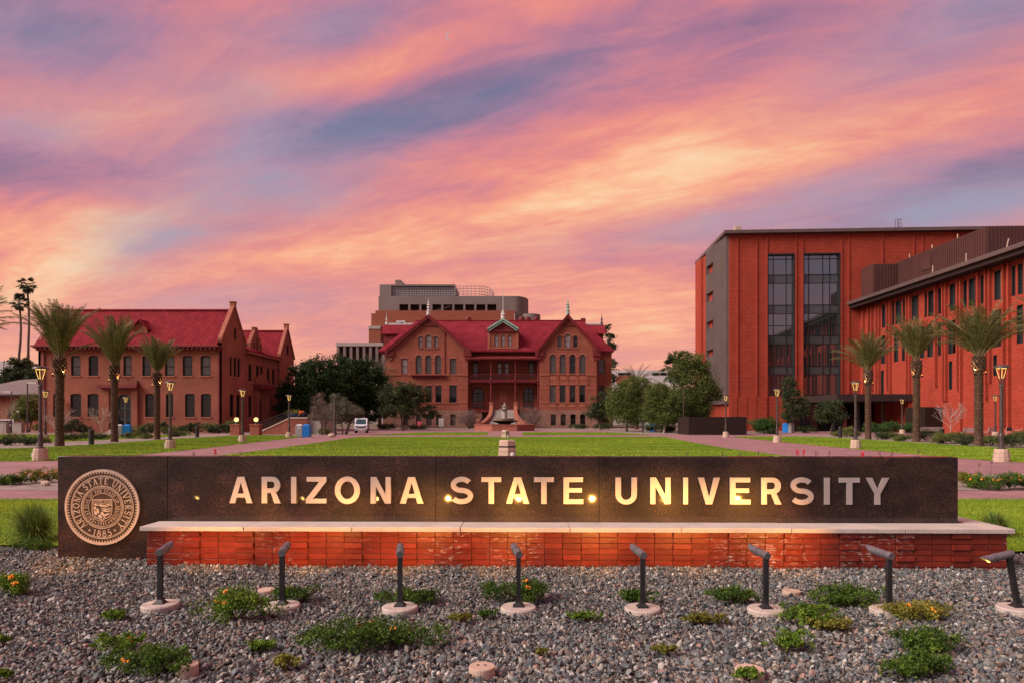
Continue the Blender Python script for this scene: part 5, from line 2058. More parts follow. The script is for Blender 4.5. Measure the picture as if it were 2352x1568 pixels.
    while yy > ye0 + 3:
        w = (2.0, .8, 1.9)[k % 3]
        holes += [(yy - w, yy, zt0, zt1), (yy - w * .7, yy, zm0, zm1)]
        yy -= w + (.35, .9, 1.3)[k % 3]
        k += 1
    m = MB()
    m.plate(fW, [(ye0, -.1), (ye1, -.1), (ye1, top2), (ye0, top2)], [shape('r', *b) for b in holes], -.4, 0, back=False)
    quad(m, fW.pt(ye0, -.1, 0), fW.pt(ye0, top2, 0), fW.pt(ye0, top2, -25), fW.pt(ye0, -.1, -25))
    m.open = True
    m.build('wing_wall', M['brick_new'], s)
    for b in holes:
        window(s, fW, 'r', b, M['black_metal'], M['pane_tower'] if random.random() < .7 else M['pane_grey'], .07, .24, front=-.02)
    # brick ribs between the windows, reaching down to uneven ends
    edges = sorted({round(v, 2) for b in holes for v in (b[0] - .14, b[1] + .14)})
    rib = []
    for e in edges:
        if rib and e - rib[-1] < .42:
            continue
        if any(b[0] - .12 < e < b[1] + .12 and True for b in holes):
            continue
        rib.append(e)
    for x in (1165, 1205, 1240, 1262, 1290):
        rib.append(Yv(x))
    rr = random.Random(3)
    for e in rib:
        zl = rr.choice((-.05, 1.0, 2.6, 3.8, 5.0, 5.6, -.05))
        m = MB()
        m.fbox(fW, e - .11, e + .11, zl, top2 - .05, -.05, .34)
        m.build('brick_rib', M['brick_new'], s)
    # eave and roof
    m = MB()
    ez = 18.55
    m.box(xw - 1.9, xw + 3.5, ye0 - 1, ye1 + .4, ez - .42, ez + .02)
    m.build('wing_roof', M['dark_fascia'], s)
    m = MB()
    m.box(xw - 1.5, xw + .3, ye0 - .5, ye1, top2 + .02, ez - .43)
    m.build('eave_soffit', M['soffit'], s)
    m = MB()
    m.box(xw + 3.5, xw + 26, ye0 - 1, ye1, ez - .5, ez - .05)
    m.build('wing_roof', M['dark_fascia'], s)
    # penthouse in ribbed brown metal
    xp, yp0, yp1 = 54.0, 77.7, 97.0
    zp = CH + (HY - d5(2000, 68)[1]) / F * yp0
    m = MB()
    m.box(xp, xp + 30, yp0, yp1, ez - .06, zp)
    zq = CH + (HY - d5(0, 318)[1]) / F * 96.0
    m.box(xw + .05, xp, 95.5, 98.8, ez + .03, zq)
    pent = m.build('metal_penthouse', M['brown_metal'], s)
    m = MB()
    y = yp0 + .2
    while y < 95.3:
        m.box(xp - .07, xp, y - .05, y + .05, ez + .03, zp - .05)
        y += .42
    x = xp + .2
    while x < xp + 29:
        m.box(x - .05, x + .05, yp0 - .07, yp0, ez + .03, zp - .05)
        x += .42
    x = xw + .3
    while x < xp - .1:
        m.box(x - .05, x + .05, 95.43, 95.5, ez + .03, zq - .05)
        x += .42
    m.build('metal_ribs', M['brown_metal'], pent)
    m = MB()
    q = Fr((xp, 0, 0), (0, 1, 0), (-1, 0, 0)).rng(d5(1588, 360), d5(1643, 262))
    m.box(xp - .12, xp - .06, q[0], q[1], q[2], q[3])
    m.build('access_door', M['brown_metal'], pent)
    for x in (1633, 1850, 2110):
        Y = Yv(x) * .97
        X = xw - 1.2
        m = MB()
        m.tube([(X, Y, ez), (X + (.25 if x > 2000 else 0), Y, ez + 1.1)], .05, 5)
        m.build('roof_vent_pipe', M['lime_pink'], s)
    for x in (1485, 1632, 1797):
        Y = xp * F / (d5(x, 0)[0] - CX)
        m = MB()
        m.tube([(xp + .3, Y, zp - .1), (xp + .3, Y, zp + .6)], .06, 5)
        m.build('roof_vent_pipe', M['lime_pink'], s)
    # entrance canopy and lobby
    cz1, cz0 = 4.85, 3.95
    m = MB()
    m.box(41.0, xw - .02, 86.0, 96.5, cz0, cz1)
    m.build('entrance_canopy', M['soffit'], s)
    m = MB()
    for x in (41.6, 44.8, 48.0):
        m.box(x, x + .25, 88.4, 88.65, 0, cz0 - .01).cut()
    m.build_split('canopy_post', M['black_metal'], s)
    m = MB()
    m.box(38.2, 41.8, 93.5, 95.0, 0, 3.9)
    m.build('lobby_glass', M['pane_dark'], s)
    m = MB()
    m.box(43.2, 45.0, 94.4, 94.6, 1.9, 3.3)
    m.build('lit_lobby_window', M['glow_soft'], s)
    m = MB()
    m.box(42.0, 50.0, 94.65, 96.4, 0, cz0 - .01)
    m.build('lobby_glass', M['pane_dark'], s)
    for x in (45.6, 47.4):
        m = MB()
        m.box(x, x + .9, 94.5, 94.62, .02, 2.6)
        d = m.build('door', M['black_metal'], s)
        p = MB()
        p.box(x + .12, x + .78, 94.46, 94.5, .2, 2.45)
        p.build('pane', M['pane_tower'], d)
    return s


build_right()


# ---- concrete and brick tower far behind the hall
def build_far():
    s = thing('distant_tower_block', 'tall grey concrete and brick block rising behind the crimson roofed hall', 'building', (0, 0, 0))
    Y = 230.0
    f = Fr((0, Y, 0), (1, 0, 0), (0, -1, 0))
    U = lambda x: f.uv(*d3(x, 300))[0]
    Z = lambda y: f.uv(*d3(1275, y))[1]
    # concrete storey with rounded right end and recessed bays
    bays = [(U(350 + 98 * i), U(350 + 98 * i + 80), Z(345), Z(288)) for i in range(9)]
    m = MB()
    m.plate(f, [(U(165), Z(350)), (U(1380), Z(350)), (U(1380), Z(215)), (U(165), Z(215))], [shape('r', *b) for b in bays], -4, 0, back=False)
    m.open = True
    quad(m, f.pt(U(165), Z(350), 0), f.pt(U(165), Z(350), -25), f.pt(U(165), Z(215), -25), f.pt(U(165), Z(215), 0))
    r = U(1505) - U(1380)
    pr = [(U(1380) + r * math.sin(t), -r * 1.8 + r * 1.8 * math.cos(t)) for t in np.linspace(0, math.pi / 2, 9)] + [(U(1505), -25)]
    for a, b in zip(pr, pr[1:]):
        quad(m, f.pt(a[0], Z(430), a[1]), f.pt(b[0], Z(430), b[1]), f.pt(b[0], Z(215), b[1]), f.pt(a[0], Z(215), a[1]))
    m.face([f.pt(U(165), Z(215), 0), f.pt(U(1380), Z(215), 0)] + [f.pt(p[0], Z(215), p[1]) for p in pr[1:]] + [f.pt(U(165), Z(215), -25)])
    m.build('concrete_storey', M['concrete_far'], s)
    for b in bays:
        m = MB()
        m.fbox(f, b[0] + .02, b[1] - .02, b[2], b[3], -4, -3.6)
        m.build('louvre_bay', M['brown_metal'], s)
    m = MB()
    a, b = f.pt(U(660), Z(344), -2), f.pt(U(800), Z(292), -2)
    m.tube([a, b], .45, 4)
    m.build('stair_flight', M['concrete'], s)
    m = MB()
    r = U(1560) - U(1480)
    m.lathe([(3.4, Z(440)), (3.4, Z(372))], 20, (U(1520), Y + 3, 0))
    m.build('stair_drum', M['concrete_far'], s)
    # top floor: solid end, glazed grid, open steel screen
    m = MB()
    m.fbox(f, U(170), U(274), Z(216), Z(108), -20, -1)
    m.fbox(f, U(274), U(845), Z(120), Z(106), -20, -1)
    m.fbox(f, U(274), U(845), Z(216), Z(120), -20, -2.6)
    m.build('top_storey', M['concrete_far'], s)
    m = MB()
    m.fbox(f, U(276), U(844), Z(216), Z(121), -2.5, -2.2)
    gp = m.build('glazed_screen', M['pane_tower'], s)
    m = MB()
    for i in range(25):
        x = 276 + i * 23.6
        m.fbox(f, U(x) - .1, U(x) + .1, Z(216), Z(121), -2.2, -2.0)
    for i in range(6):
        z = Z(216) + (Z(121) - Z(216)) * i / 5
        m.fbox(f, U(276), U(844), z - .1, z + .1, -2.18, -1.98)
    m.build('glazing_bars', M['concrete'], gp)
    m = MB()
    pts = [(U(845), -1), (U(1060), -1), (U(1110), -2), (U(1150), -5), (U(1178), -10), (U(1182), -16)]
    path = []
    for (a, b), (c, d) in zip(pts, pts[1:]):
        n = max(2, int(math.hypot(c - a, d - b) / 1.3))
        path += [(a + (c - a) * i / n, b + (d - b) * i / n) for i in range(n)]
    for k in range(5):
        z = Z(216) + (Z(121) - Z(216)) * k / 4
        m.tube([f.pt(a, z, b) for a, b in path], .09, 4)
    for a, b in path:
        m.tube([f.pt(a, Z(218), b), f.pt(a, Z(119), b)], .09, 4)
    m.build('steel_screen', M['concrete'], s)
    m = MB()
    m.fbox(f, U(300), U(350), Z(108), Z(55), -12, -3)
    m.fbox(f, U(350), U(372), Z(108), Z(75), -12, -3)
    m.build('plant_box', M['concrete_far'], s)
    m = MB()
    m.fbox(f, U(890), U(950), Z(216), Z(180), -12, -8).cut()
    m.fbox(f, U(975), U(1080), Z(216), Z(180), -12, -8).cut()
    m.build_split('cooling_unit', M['concrete'], s)
    # brick part
    m = MB()
    fb = Fr((0, Y - 1.5, 0), (1, 0, 0), (0, -1, 0))
    m.fbox(fb, U(145), U(1376), 0, Z(350), -26, 0).cut()
    m.fbox(fb, U(105), U(145), 0, Z(374), -20, -.6).cut()
    m.build_split('brick_storeys', M['brick_far'], s)
    m = MB()
    m.fbox(fb, U(90), U(196), Z(516), Z(490), -10, 1.2)
    m.build('concrete_band', M['concrete'], s)
    m = MB()
    m.fbox(fb, U(92), U(196), 0, Z(517), -10, 1.0)
    m.build('brick_storeys', M['brick_far'], s)
    m = MB()
    m.fbox(fb, U(332), U(410), Z(480), Z(440), 0, .3)
    p = m.build('window', M['white_metal'], s)
    q = MB()
    q.fbox(fb, U(348), U(396), Z(478), Z(456), .3, .36)
    q.build('pane', M['pane_dark'], p)
    # low colonnaded block to its left
    s2 = thing('colonnade_block', 'low pale concrete block with tall narrow columns behind the dark green trees', 'building', (0, 0, 0))
    f2 = Fr((0, 200, 0), (1, 0, 0), (0, -1, 0))
    u0, u1 = AT(773, 200), AT(880, 200)
    zt = ZT(787, 200)
    m = MB()
    m.fbox(f2, u0, u1, zt - 1.0, zt, -14, .5)
    m.fbox(f2, u0, u1, 0, zt - 7.5, -14, .3)
    m.build('wall', M['concrete'], s2)
    m = MB()
    m.fbox(f2, u0 + .3, u1, zt - 7.5, zt - 1.0, -14, -1.5)
    m.build('window_strip', M['brown_metal'], s2)
    for i in range(8):
        x = u0 + (u1 - u0) * (i + .06) / 7.2
        m = MB()
        m.fbox(f2, x, x + .75, zt - 7.5, zt - 1.0, -1.4, .3)
        m.build('column', M['concrete_far'], s2)
    # white building far right of the hall
    s3 = thing('white_campus_block', 'low white building showing above the olive trees right of the hall', 'building', (0, 0, 0))
    f3 = Fr((0, 190, 0), (1, 0, 0), (0, -1, 0))
    q = lambda px: AT(px, 190)
    m = MB()
    m.fbox(f3, q(1405), q(1560), 0, ZT(849, 190), -12, 0)
    m.build('wall', M['pale_wall'], s3)
    m = MB()
    for a, b in ((1498, 1514), (1516, 1531), (1533, 1550), (1420, 1448)):
        m.fbox(f3, q(a), q(b), ZT(861, 190), ZT(855, 190), .01, .1).cut()
    m.build_split('window', M['pane_dark'], s3)
    m = MB()
    m.fbox(f3, q(1416), q(1455), ZT(880, 190), ZT(863, 190), .01, 1.5)
    m.build('brick_porch', M['brick_far'], s3)
    # far left: pale blank block and small house
    s4 = thing('pale_blank_block', 'plain pale windowless block at the far left behind trees', 'building', (0, 0, 0))
    m = MB()
    m.fbox(Fr((0, 210, 0), (1, 0, 0), (0, -1, 0)), AT(-120, 210), AT(36, 210), 0, ZT(829, 210), -20, 0)
    m.build('wall', M['pale_wall'], s4)
    m = MB()
    fq = Fr((0, 210, 0), (1, 0, 0), (0, -1, 0))
    for px in (-80, -30, 8, 22):
        m.fbox(fq, AT(px, 210) - .1, AT(px, 210) + .1, 0, ZT(831, 210), .0, .12).cut()
    m.build_split('panel_joint', M['concrete'], s4)
    s5 = thing('shingled_house', 'low brick house with grey shingled hip roof at far left', 'house', (0, 0, 0))
    Y = 100.0
    x0, x1 = AT(-110, Y), AT(112, Y)
    ze = ZT(904, Y)
    m = MB()
    m.box(x0 + 1, x1, Y, Y + 9, 0, ze)
    m.build('wall', M['brick_left'], s5)
    zr = ZT(872, Y + 6)
    m = MB()
    m.add([(x0, Y - .9, ze - .1), (x1 + .6, Y - .9, ze - .1), (x1 + .6, Y + 12, ze - .1), (x0, Y + 12, ze - .1), (x0 + 6, Y + 5.5, zr), (x1 - 1.5, Y + 5.5, zr + .4)],
          [(0, 1, 5, 4), (1, 2, 5), (2, 3, 4, 5), (3, 0, 4), (3, 2, 1, 0)])
    m.build('roof', M['roof_shingle'], s5)
    m = MB()
    m.box(x0 - .05, x1 + .65, Y - 1.0, Y - .88, ze - .32, ze - .08)
    m.build('gutter', M['soffit'], s5)
    for px in (20, 58):
        m = MB()
        m.box(AT(px, Y), AT(px + 14, Y), Y - .08, Y + .02, 1.2, 3.0)
        w = m.build('window', M['win_frame'], s5)
        p = MB()
        p.box(AT(px + 2, Y), AT(px + 12, Y), Y - .12, Y - .081, 1.35, 2.85)
        p.build('pane', M['pane_dark'], w)


build_far()
# ------------------------------------------------------------------ trees and plants
def limbs(m, base, h, r, rng, n=4, spread=.5, depth=2, lean=(0, 0)):
    """tapered trunk that divides; returns tips"""
    tips = []

    def grow(p, d, ln, r0, k):
        pts, rs = [p], [r0]
        q = p.copy()
        for i in range(3):
            d = (d + Vector((rng.uniform(-.18, .18), rng.uniform(-.18, .18), .08))).normalized()
            q = q + d * ln / 3
            pts.append(q.copy())
            rs.append(r0 * (1 - .16 * (i + 1)))
        m.tube(pts, rs, 7 if r0 > .06 else 5, cap=False)
        if k == 0:
            tips.append(q)
            return
        for i in range(n if k == depth else 3):
            a = 2 * math.pi * (i + rng.random() * .6) / (n if k == depth else 3)
            nd = (d + Vector((math.cos(a), math.sin(a), .1)) * spread * rng.uniform(.7, 1.2)).normalized()
            grow(q, nd, ln * rng.uniform(.6, .85), rs[-1] * .68, k - 1)
    grow(Vector(base), Vector((lean[0], lean[1], 1)).normalized(), h, r, depth)
    return tips


def crown_pts(blobs, n, rng, clump=60, fill=.25, shell=(.70, .98), cs=.16):
    """leaf centres gathered in clumps on and in a set of ellipsoids"""
    out, tin = [], []
    vol = np.array([b[3] * b[4] * b[5] for b in blobs]) ** (2 / 3)
    cnt = (n * vol / vol.sum()).astype(int)
    for b, k in zip(blobs, cnt):
        c = np.array(b[:3])
        r = np.array(b[3:6])
        nc = max(6, k // clump)
        d = unit(rng.normal(size=(nc, 3)))
        rad = rng.uniform(shell[0], shell[1], (nc, 1))
        inn = rng.random((nc, 1)) < fill
        rad = np.where(inn, rng.uniform(.2, .75, (nc, 1)), rad)
        cc = c + d * r * rad
        idx = rng.integers(0, nc, k)
        s = cs * (r.mean()) * rng.uniform(.6, 1.3, (nc, 1))[idx]
        p = cc[idx] + rng.normal(size=(k, 3)) * s * np.array([1, 1, .75])
        out.append(p)
        tc = rng.random(nc)
        tin.append(np.clip(.55 * tc[idx] + .45 * rng.random(k), 0, 1))
    return np.concatenate(out), np.concatenate(tin)


def tree(name, label, x, y, blobs, n, leaf, mat, seed, trunk_h=2.0, trunk_r=.22, group=None, bark='bark', cat='tree', clump=60, cs=.16, spread=.55, stems=1, fill=.25, aspect=.5, trunk_depth=2, zmin=.3):
    rng = random.Random(seed)
    nr = np.random.default_rng(seed)
    t = thing(name, label, cat, (0, 0, 0), group)
    m = MB()
    for k in range(stems):
        o = (rng.uniform(-.5, .5), rng.uniform(-.3, .3)) if stems > 1 else (0, 0)
        limbs(m, (o[0], o[1], -.1), trunk_h, trunk_r, rng, 4, spread, trunk_depth, (o[0] * .6, o[1] * .5))
    m.build('trunk', M[bark], t, smooth=True)
    P, tn = crown_pts(blobs, n, nr, clump, fill, cs=cs)
    k = P[:, 2] > zmin
    P, tn = P[k], tn[k]
    v, f, tt = leaves(P, leaf, nr, aspect, tint=tn)
    np_mesh('crown', v, f, M[mat], t, tt)
    t.location = (x, y, 0)
    return t


def boxpx(px0, px1, py0, py1, Y):
    return AT(px0, Y), AT(px1, Y), ZT(py1, Y), ZT(py0, Y)


def blobs_from(px, Y, L):
    """ellipsoids given in photo px (cx, cy, rx, ry) at distance Y, relative to a trunk at px"""
    k = Y / F
    return [((a - px) * k, dy, CH + (HY - b) * k, rx * k, (rx * .9) * k if rd is None else rd, ry * k) for a, b, rx, ry, dy, rd in [(q + (0, None))[:6] if len(q) == 4 else q for q in L]]


# big dark trees beside the hall
tree('evergreen_tree', 'tallest broad dark green evergreen, its round crown against the brick school gable', AT(725, 104), 104,
     blobs_from(725, 104, [(735, 885, 62, 68), (690, 905, 48, 52), (770, 870, 52, 55), (665, 925, 36, 40), (720, 930, 70, 40), (700, 855, 34, 26), (775, 930, 55, 40)]),
     46000, .34, 'leaf_ficus', 11, 3.2, .5, 'dark evergreens beside the hall', clump=70, cs=.12, zmin=.6)
tree('evergreen_tree', 'second dark green evergreen, its crown touching the left end of the crimson roofed hall', AT(842, 108), 108,
     blobs_from(842, 108, [(840, 880, 50, 52), (820, 850, 36, 30), (870, 905, 34, 42), (805, 920, 50, 48), (850, 930, 46, 38), (885, 930, 22, 30)]),
     34000, .34, 'leaf_ficus', 12, 3.2, .45, 'dark evergreens beside the hall', clump=70, cs=.12, zmin=.8)
# olives
tree('olive_tree', 'green olive tree with spreading crown before the left gable of the hall', AT(925, 100), 100,
     blobs_from(925, 100, [(905, 905, 34, 32), (955, 905, 32, 30), (930, 900, 30, 26), (925, 935, 44, 26), (985, 945, 24, 14), (890, 940, 20, 22)]),
     15000, .26, 'leaf_dark', 21, 1.9, .2, 'olive trees round the lawn', cs=.17)
tree('olive_tree', 'mauve brown half bare olive beside the grey utility pole', AT(738, 74), 74,
     blobs_from(738, 74, [(735, 945, 26, 26), (728, 920, 18, 20), (755, 955, 22, 22), (720, 960, 14, 16)]),
     9000, .10, 'leaf_mauve', 22, 1.3, .12, 'olive trees round the lawn', stems=3, cs=.2, aspect=.22, bark='bark')
tree('olive_tree', 'silvery green olive just left of the white utility cart', AT(785, 77), 77,
     blobs_from(785, 77, [(778, 925, 22, 22), (795, 945, 24, 20), (775, 950, 22, 20), (815, 945, 20, 18), (770, 910, 12, 10)]),
     11000, .15, 'leaf_silver', 23, 1.3, .12, 'olive trees round the lawn', stems=3, cs=.18, aspect=.4)
tree('olive_tree', 'small dark olive against the right corner of the hall', AT(1378, 104), 104,
     blobs_from(1378, 104, [(1380, 930, 26, 32), (1368, 945, 22, 22), (1392, 945, 20, 24)]), 8000, .24, 'leaf_dark', 24, 1.6, .15, 'olive trees round the lawn', cs=.16)
tree('olive_tree', 'broad olive with rounded crown under the feather palm right of the hall', AT(1440, 92), 92,
     blobs_from(1440, 92, [(1425, 905, 34, 30), (1460, 890, 36, 28), (1440, 930, 44, 28), (1478, 925, 28, 30), (1415, 935, 24, 22), (1445, 955, 48, 20)]),
     30000, .18, 'leaf_olive', 25, 1.8, .2, 'olive trees round the lawn', cs=.17)
tree('olive_tree', 'olive of middle height standing between the recycling bins and the dark metal enclosure', AT(1525, 84), 84,
     blobs_from(1525, 84, [(1510, 905, 28, 26), (1535, 925, 34, 30), (1500, 935, 24, 24), (1555, 940, 26, 30), (1520, 956, 44, 20)]),
     26000, .18, 'leaf_olive', 26, 1.7, .18, 'olive trees round the lawn', cs=.17, bark='bark_pale')
tree('olive_tree', 'tallest loose crowned olive overlapping the grey metal corner of the modern block', AT(1590, 86), 86,
     blobs_from(1590, 86, [(1585, 830, 28, 26), (1610, 845, 26, 30), (1570, 855, 30, 34), (1600, 885, 40, 34), (1625, 890, 26, 24), (1640, 905, 20, 18), (1575, 920, 36, 34), (1610, 935, 24, 26), (1560, 815, 14, 12)]),
     34000, .19, 'leaf_olive', 27, 2.6, .24, 'olive trees round the lawn', cs=.20, spread=.45)
tree('olive_tree', 'dense olive filling the gap behind the far recycling bins', AT(1478, 98), 98,
     blobs_from(1478, 98, [(1470, 925, 34, 34), (1500, 910, 32, 34), (1455, 945, 34, 26), (1520, 935, 34, 32), (1490, 950, 40, 26)]),
     30000, .19, 'leaf_olive', 36, 1.6, .2, 'olive trees round the lawn', cs=.17)
tree('olive_tree', 'low dense olive between the tallest olive and the dark enclosure', AT(1560, 90), 90,
     blobs_from(1560, 90, [(1548, 915, 34, 32), (1575, 935, 36, 30), (1535, 945, 36, 26), (1600, 945, 36, 28)]),
     28000, .18, 'leaf_olive', 37, 1.5, .2, 'olive trees round the lawn', cs=.17)
tree('young_oak', 'slender dark tree in front of the tall glass slots of the modern block', AT(1820, 84), 84,
     blobs_from(1820, 84, [(1812, 885, 16, 22), (1820, 915, 22, 28), (1835, 935, 24, 24), (1810, 945, 20, 22)]), 8000, .2, 'leaf_dark', 28, 1.8, .12, cs=.2)
tree('rounded_tree', 'rounded olive green small tree beside the entrance canopy', AT(1908, 82), 82,
     blobs_from(1908, 82, [(1905, 940, 30, 26), (1915, 950, 28, 22), (1895, 955, 20, 18)]), 7000, .2, 'leaf_dark', 29, 1.2, .1, cs=.17)
tree('conifer', 'thin dark conifer peeping out past the right end of the hall', AT(1397, 160), 160,
     [(0, 0, z, r, r, 1.3) for z, r in ((22.5, .7), (20.5, 1.3), (18, 1.9), (16, 1.2), (14, 2.2), (11, 2.0), (7, 2.0))], 5000, .45, 'leaf_dark', 31, 8, .25, cs=.25, trunk_depth=0)
# left background trees
tree('background_tree', 'bushy green tree rising behind the shingled house', AT(45, 125), 125,
     blobs_from(45, 125, [(45, 835, 22, 18), (35, 865, 30, 22), (15, 885, 30, 20), (65, 860, 22, 22)]), 9000, .4, 'leaf_dark', 32, 4, .25, 'trees behind the shingled house', cs=.2)
tree('background_tree', 'dark tree between the shingled house and the brick school', AT(84, 118), 118,
     blobs_from(84, 118, [(80, 870, 20, 26), (75, 890, 24, 20), (95, 850, 12, 18)]), 6000, .4, 'leaf_dark', 33, 4, .25, 'trees behind the shingled house', cs=.2)
tree('garden_tree', 'yellow green bushy tree in front of the shingled house wall', AT(68, 92), 92,
     blobs_from(68, 92, [(68, 925, 26, 22), (55, 940, 24, 20), (82, 945, 20, 20), (62, 955, 30, 14)]), 8000, .22, 'leaf_bed', 34, 1.3, .12, cs=.18)


def bare_tree(label, x, y, h, seed, group='leafless young trees'):
    rng = random.Random(seed)
    t = thing('bare_tree', label, 'tree', (0, 0, 0), group)
    m = MB()
    m.tube([(0, 0, -.1), (.02, 0, h * .28)], [.05, .04], 6)
    m.build('trunk', M['bark_pale'], t)
    m = MB()

    def br(p, d, ln, r, k):
        q = p + d * ln
        m.tube([p, (p + q) / 2 + Vector((0, 0, .03)), q], [r, r * .85, r * .6], 4, cap=False)
        if k:
            for i in range(3):
                nd = (d + Vector((rng.uniform(-.7, .7), rng.uniform(-.7, .7), rng.uniform(-.1, .5)))).normalized()
                br(p + d * ln * rng.uniform(.5, 1), nd, ln * .66, r * .6, k - 1)
    for i in range(9):
        a = i * 2.4
        br(Vector((0, 0, h * (.22 + .03 * i))), Vector((math.cos(a) * .8, math.sin(a) * .8, .75)).normalized(), h * .28, .024, 3)
    m.build('branches', M['bark_pale'], t)
    t.location = (x, y, 0)


bare_tree('pale leafless young tree by the arched door of the brick school', AT(233, 60), 60, 3.4, 41)
bare_tree('pale leafless young tree just left of the first date palm trunk', AT(128, 50), 50, 3.0, 42)
bare_tree('pale leafless young tree before the dark metal screen of the modern block', AT(2183, 62), 62, 3.8, 43)
bare_tree('pale leafless young tree beside the parked car at far left', AT(8, 72), 72, 4.2, 44)


# ---- date palms, tied up into vase shapes
def frond_mesh(name, L, a0, bend, nl, ll, mats, seed, droop=0.0):
    rng = random.Random(seed)
    n = 12
    p = Vector((0, 0, 0))
    pts = [p.copy()]
    for i in range(n):
        t = (i + 1) / n
        a = math.radians(a0 + bend * t ** 1.5)
        p = p + Vector((math.sin(a), 0, math.cos(a))) * L / n
        pts.append(p.copy())
    m = MB()
    m.tube(pts, [.035 * (1 - .85 * i / n) + .004 for i in range(n + 1)], 4, cap=False)
    m.mat(1)
    tint = [0.5] * len(m.v)
    for i in range(nl):
        t = .14 + .86 * (i + .5) / nl
        k = min(int(t * n), n - 1)
        q = pts[k].lerp(pts[k + 1], t * n - k)
        tg = (pts[k + 1] - pts[k]).normalized()
        up = Vector((0, 1, 0)).cross(tg)
        l = ll * (math.sin(math.pi * min(1, .18 + .82 * t)) ** .6 * .75 + .3) * rng.uniform(.8, 1.15)
        for sd in (-1, 1):
            d = (tg * rng.uniform(.65, .95) + Vector((0, sd, 0)) * rng.uniform(.5, .8) + up * rng.uniform(-.35, .15) * -1).normalized()
            w = tg.cross(d).normalized().cross(d) * .014
            tip = q + d * l - Vector((0, 0, droop * l))
            md = q + d * l * .5
            m.add([q, md + w, tip, md - w], [(0, 1, 2, 3)])
            tt = rng.random()
            tint += [tt * .8, tt, min(1, tt + .25), tt]
    me = bpy.data.meshes.new(name)
    me.from_pydata(m.v, [], m.f)
    for x in mats:
        me.materials.append(x)
    me.polygons.foreach_set('material_index', m.mi)
    a = me.attributes.new('tint', 'FLOAT', 'POINT')
    a.data.foreach_set('value', tint)
    me.update()
    return me


FR = {}
for k, (a0, bend) in enumerate(((3, 16), (9, 26), (15, 36), (22, 46), (30, 56), (40, 62), (52, 72), (70, 85))):
    FR[k] = [frond_mesh('frond', 3.3, a0, bend, 72, .46, [M['palm_rachis'], M['frond']], 100 + k * 3 + j, .16) for j in range(2)]
FRD = {}
for k, (a0, bend) in enumerate(((5, 25), (20, 45), (38, 60), (58, 70), (78, 70))):
    FRD[k] = [frond_mesh('frond', 3.6, a0, bend, 40, .45, [M['palm_rachis'], M['frond_dark']], 200 + k * 3 + j, .15) for j in range(2)]


def palm_trunk(parent, h, r, seed, collar=True):
    rng = random.Random(seed)
    m = MB()
    m.lathe([(r * 1.25, -.1), (r * 1.12, .3), (r, 1.0), (r * .98, h * .8), (r * 1.12, h * .86), (r * 1.28, h * .93), (r * 1.1, h), (r * .4, h + .25)], 14)
    # leaf-base boots in a spiral
    rows = int(h / .135)
    for i in range(rows):
        z = .12 + i * .135
        hi = z > h * .82
        per = 9
        for j in range(per):
            a = 2 * math.pi * (j + .5 * (i % 2)) / per + i * .09 + rng.uniform(-.05, .05)
            rr = r * (1.0 if not hi else 1.0 + .26 * math.sin(math.pi * min(1, (z - h * .82) / (h * .2))))
            pr = (.055 if not hi else .13) * rng.uniform(.7, 1.2)
            hw = 2 * math.pi * rr / per * .40
            c, s = math.cos(a), math.sin(a)
            P = lambda e, t, zz: (c * e - s * t, s * e + c * t, zz)
            zt = z + (.045 if not hi else .13)
            lo = [P(rr * .97, -hw, z - .05), P(rr * .97, hw, z - .05), P(rr * .97, hw * .9, zt), P(rr * .97, -hw * .9, zt)]
            ot = [P(rr + pr * .55, -hw * .75, z), P(rr + pr * .55, hw * .75, z), P(rr + pr, hw * .6, zt), P(rr + pr, -hw * .6, zt)]
            b = len(m.v)
            m.mat(0)
            m.add(lo + ot, [(0, 1, 5, 4), (1, 2, 6, 5), (3, 0, 4, 7)])
            m.mat(1 if rng.random() < .75 else 0)
            m.add([lo[2], lo[3], ot[3], ot[2]], [(0, 1, 2, 3)])
            m.mat(1 if rng.random() < (.3 if hi else .45) else 0)
            m.add(ot, [(0, 1, 2, 3)])
            m.mat(0)
    m.build('trunk', [M['palm_bark'], M['palm_cut']], parent)


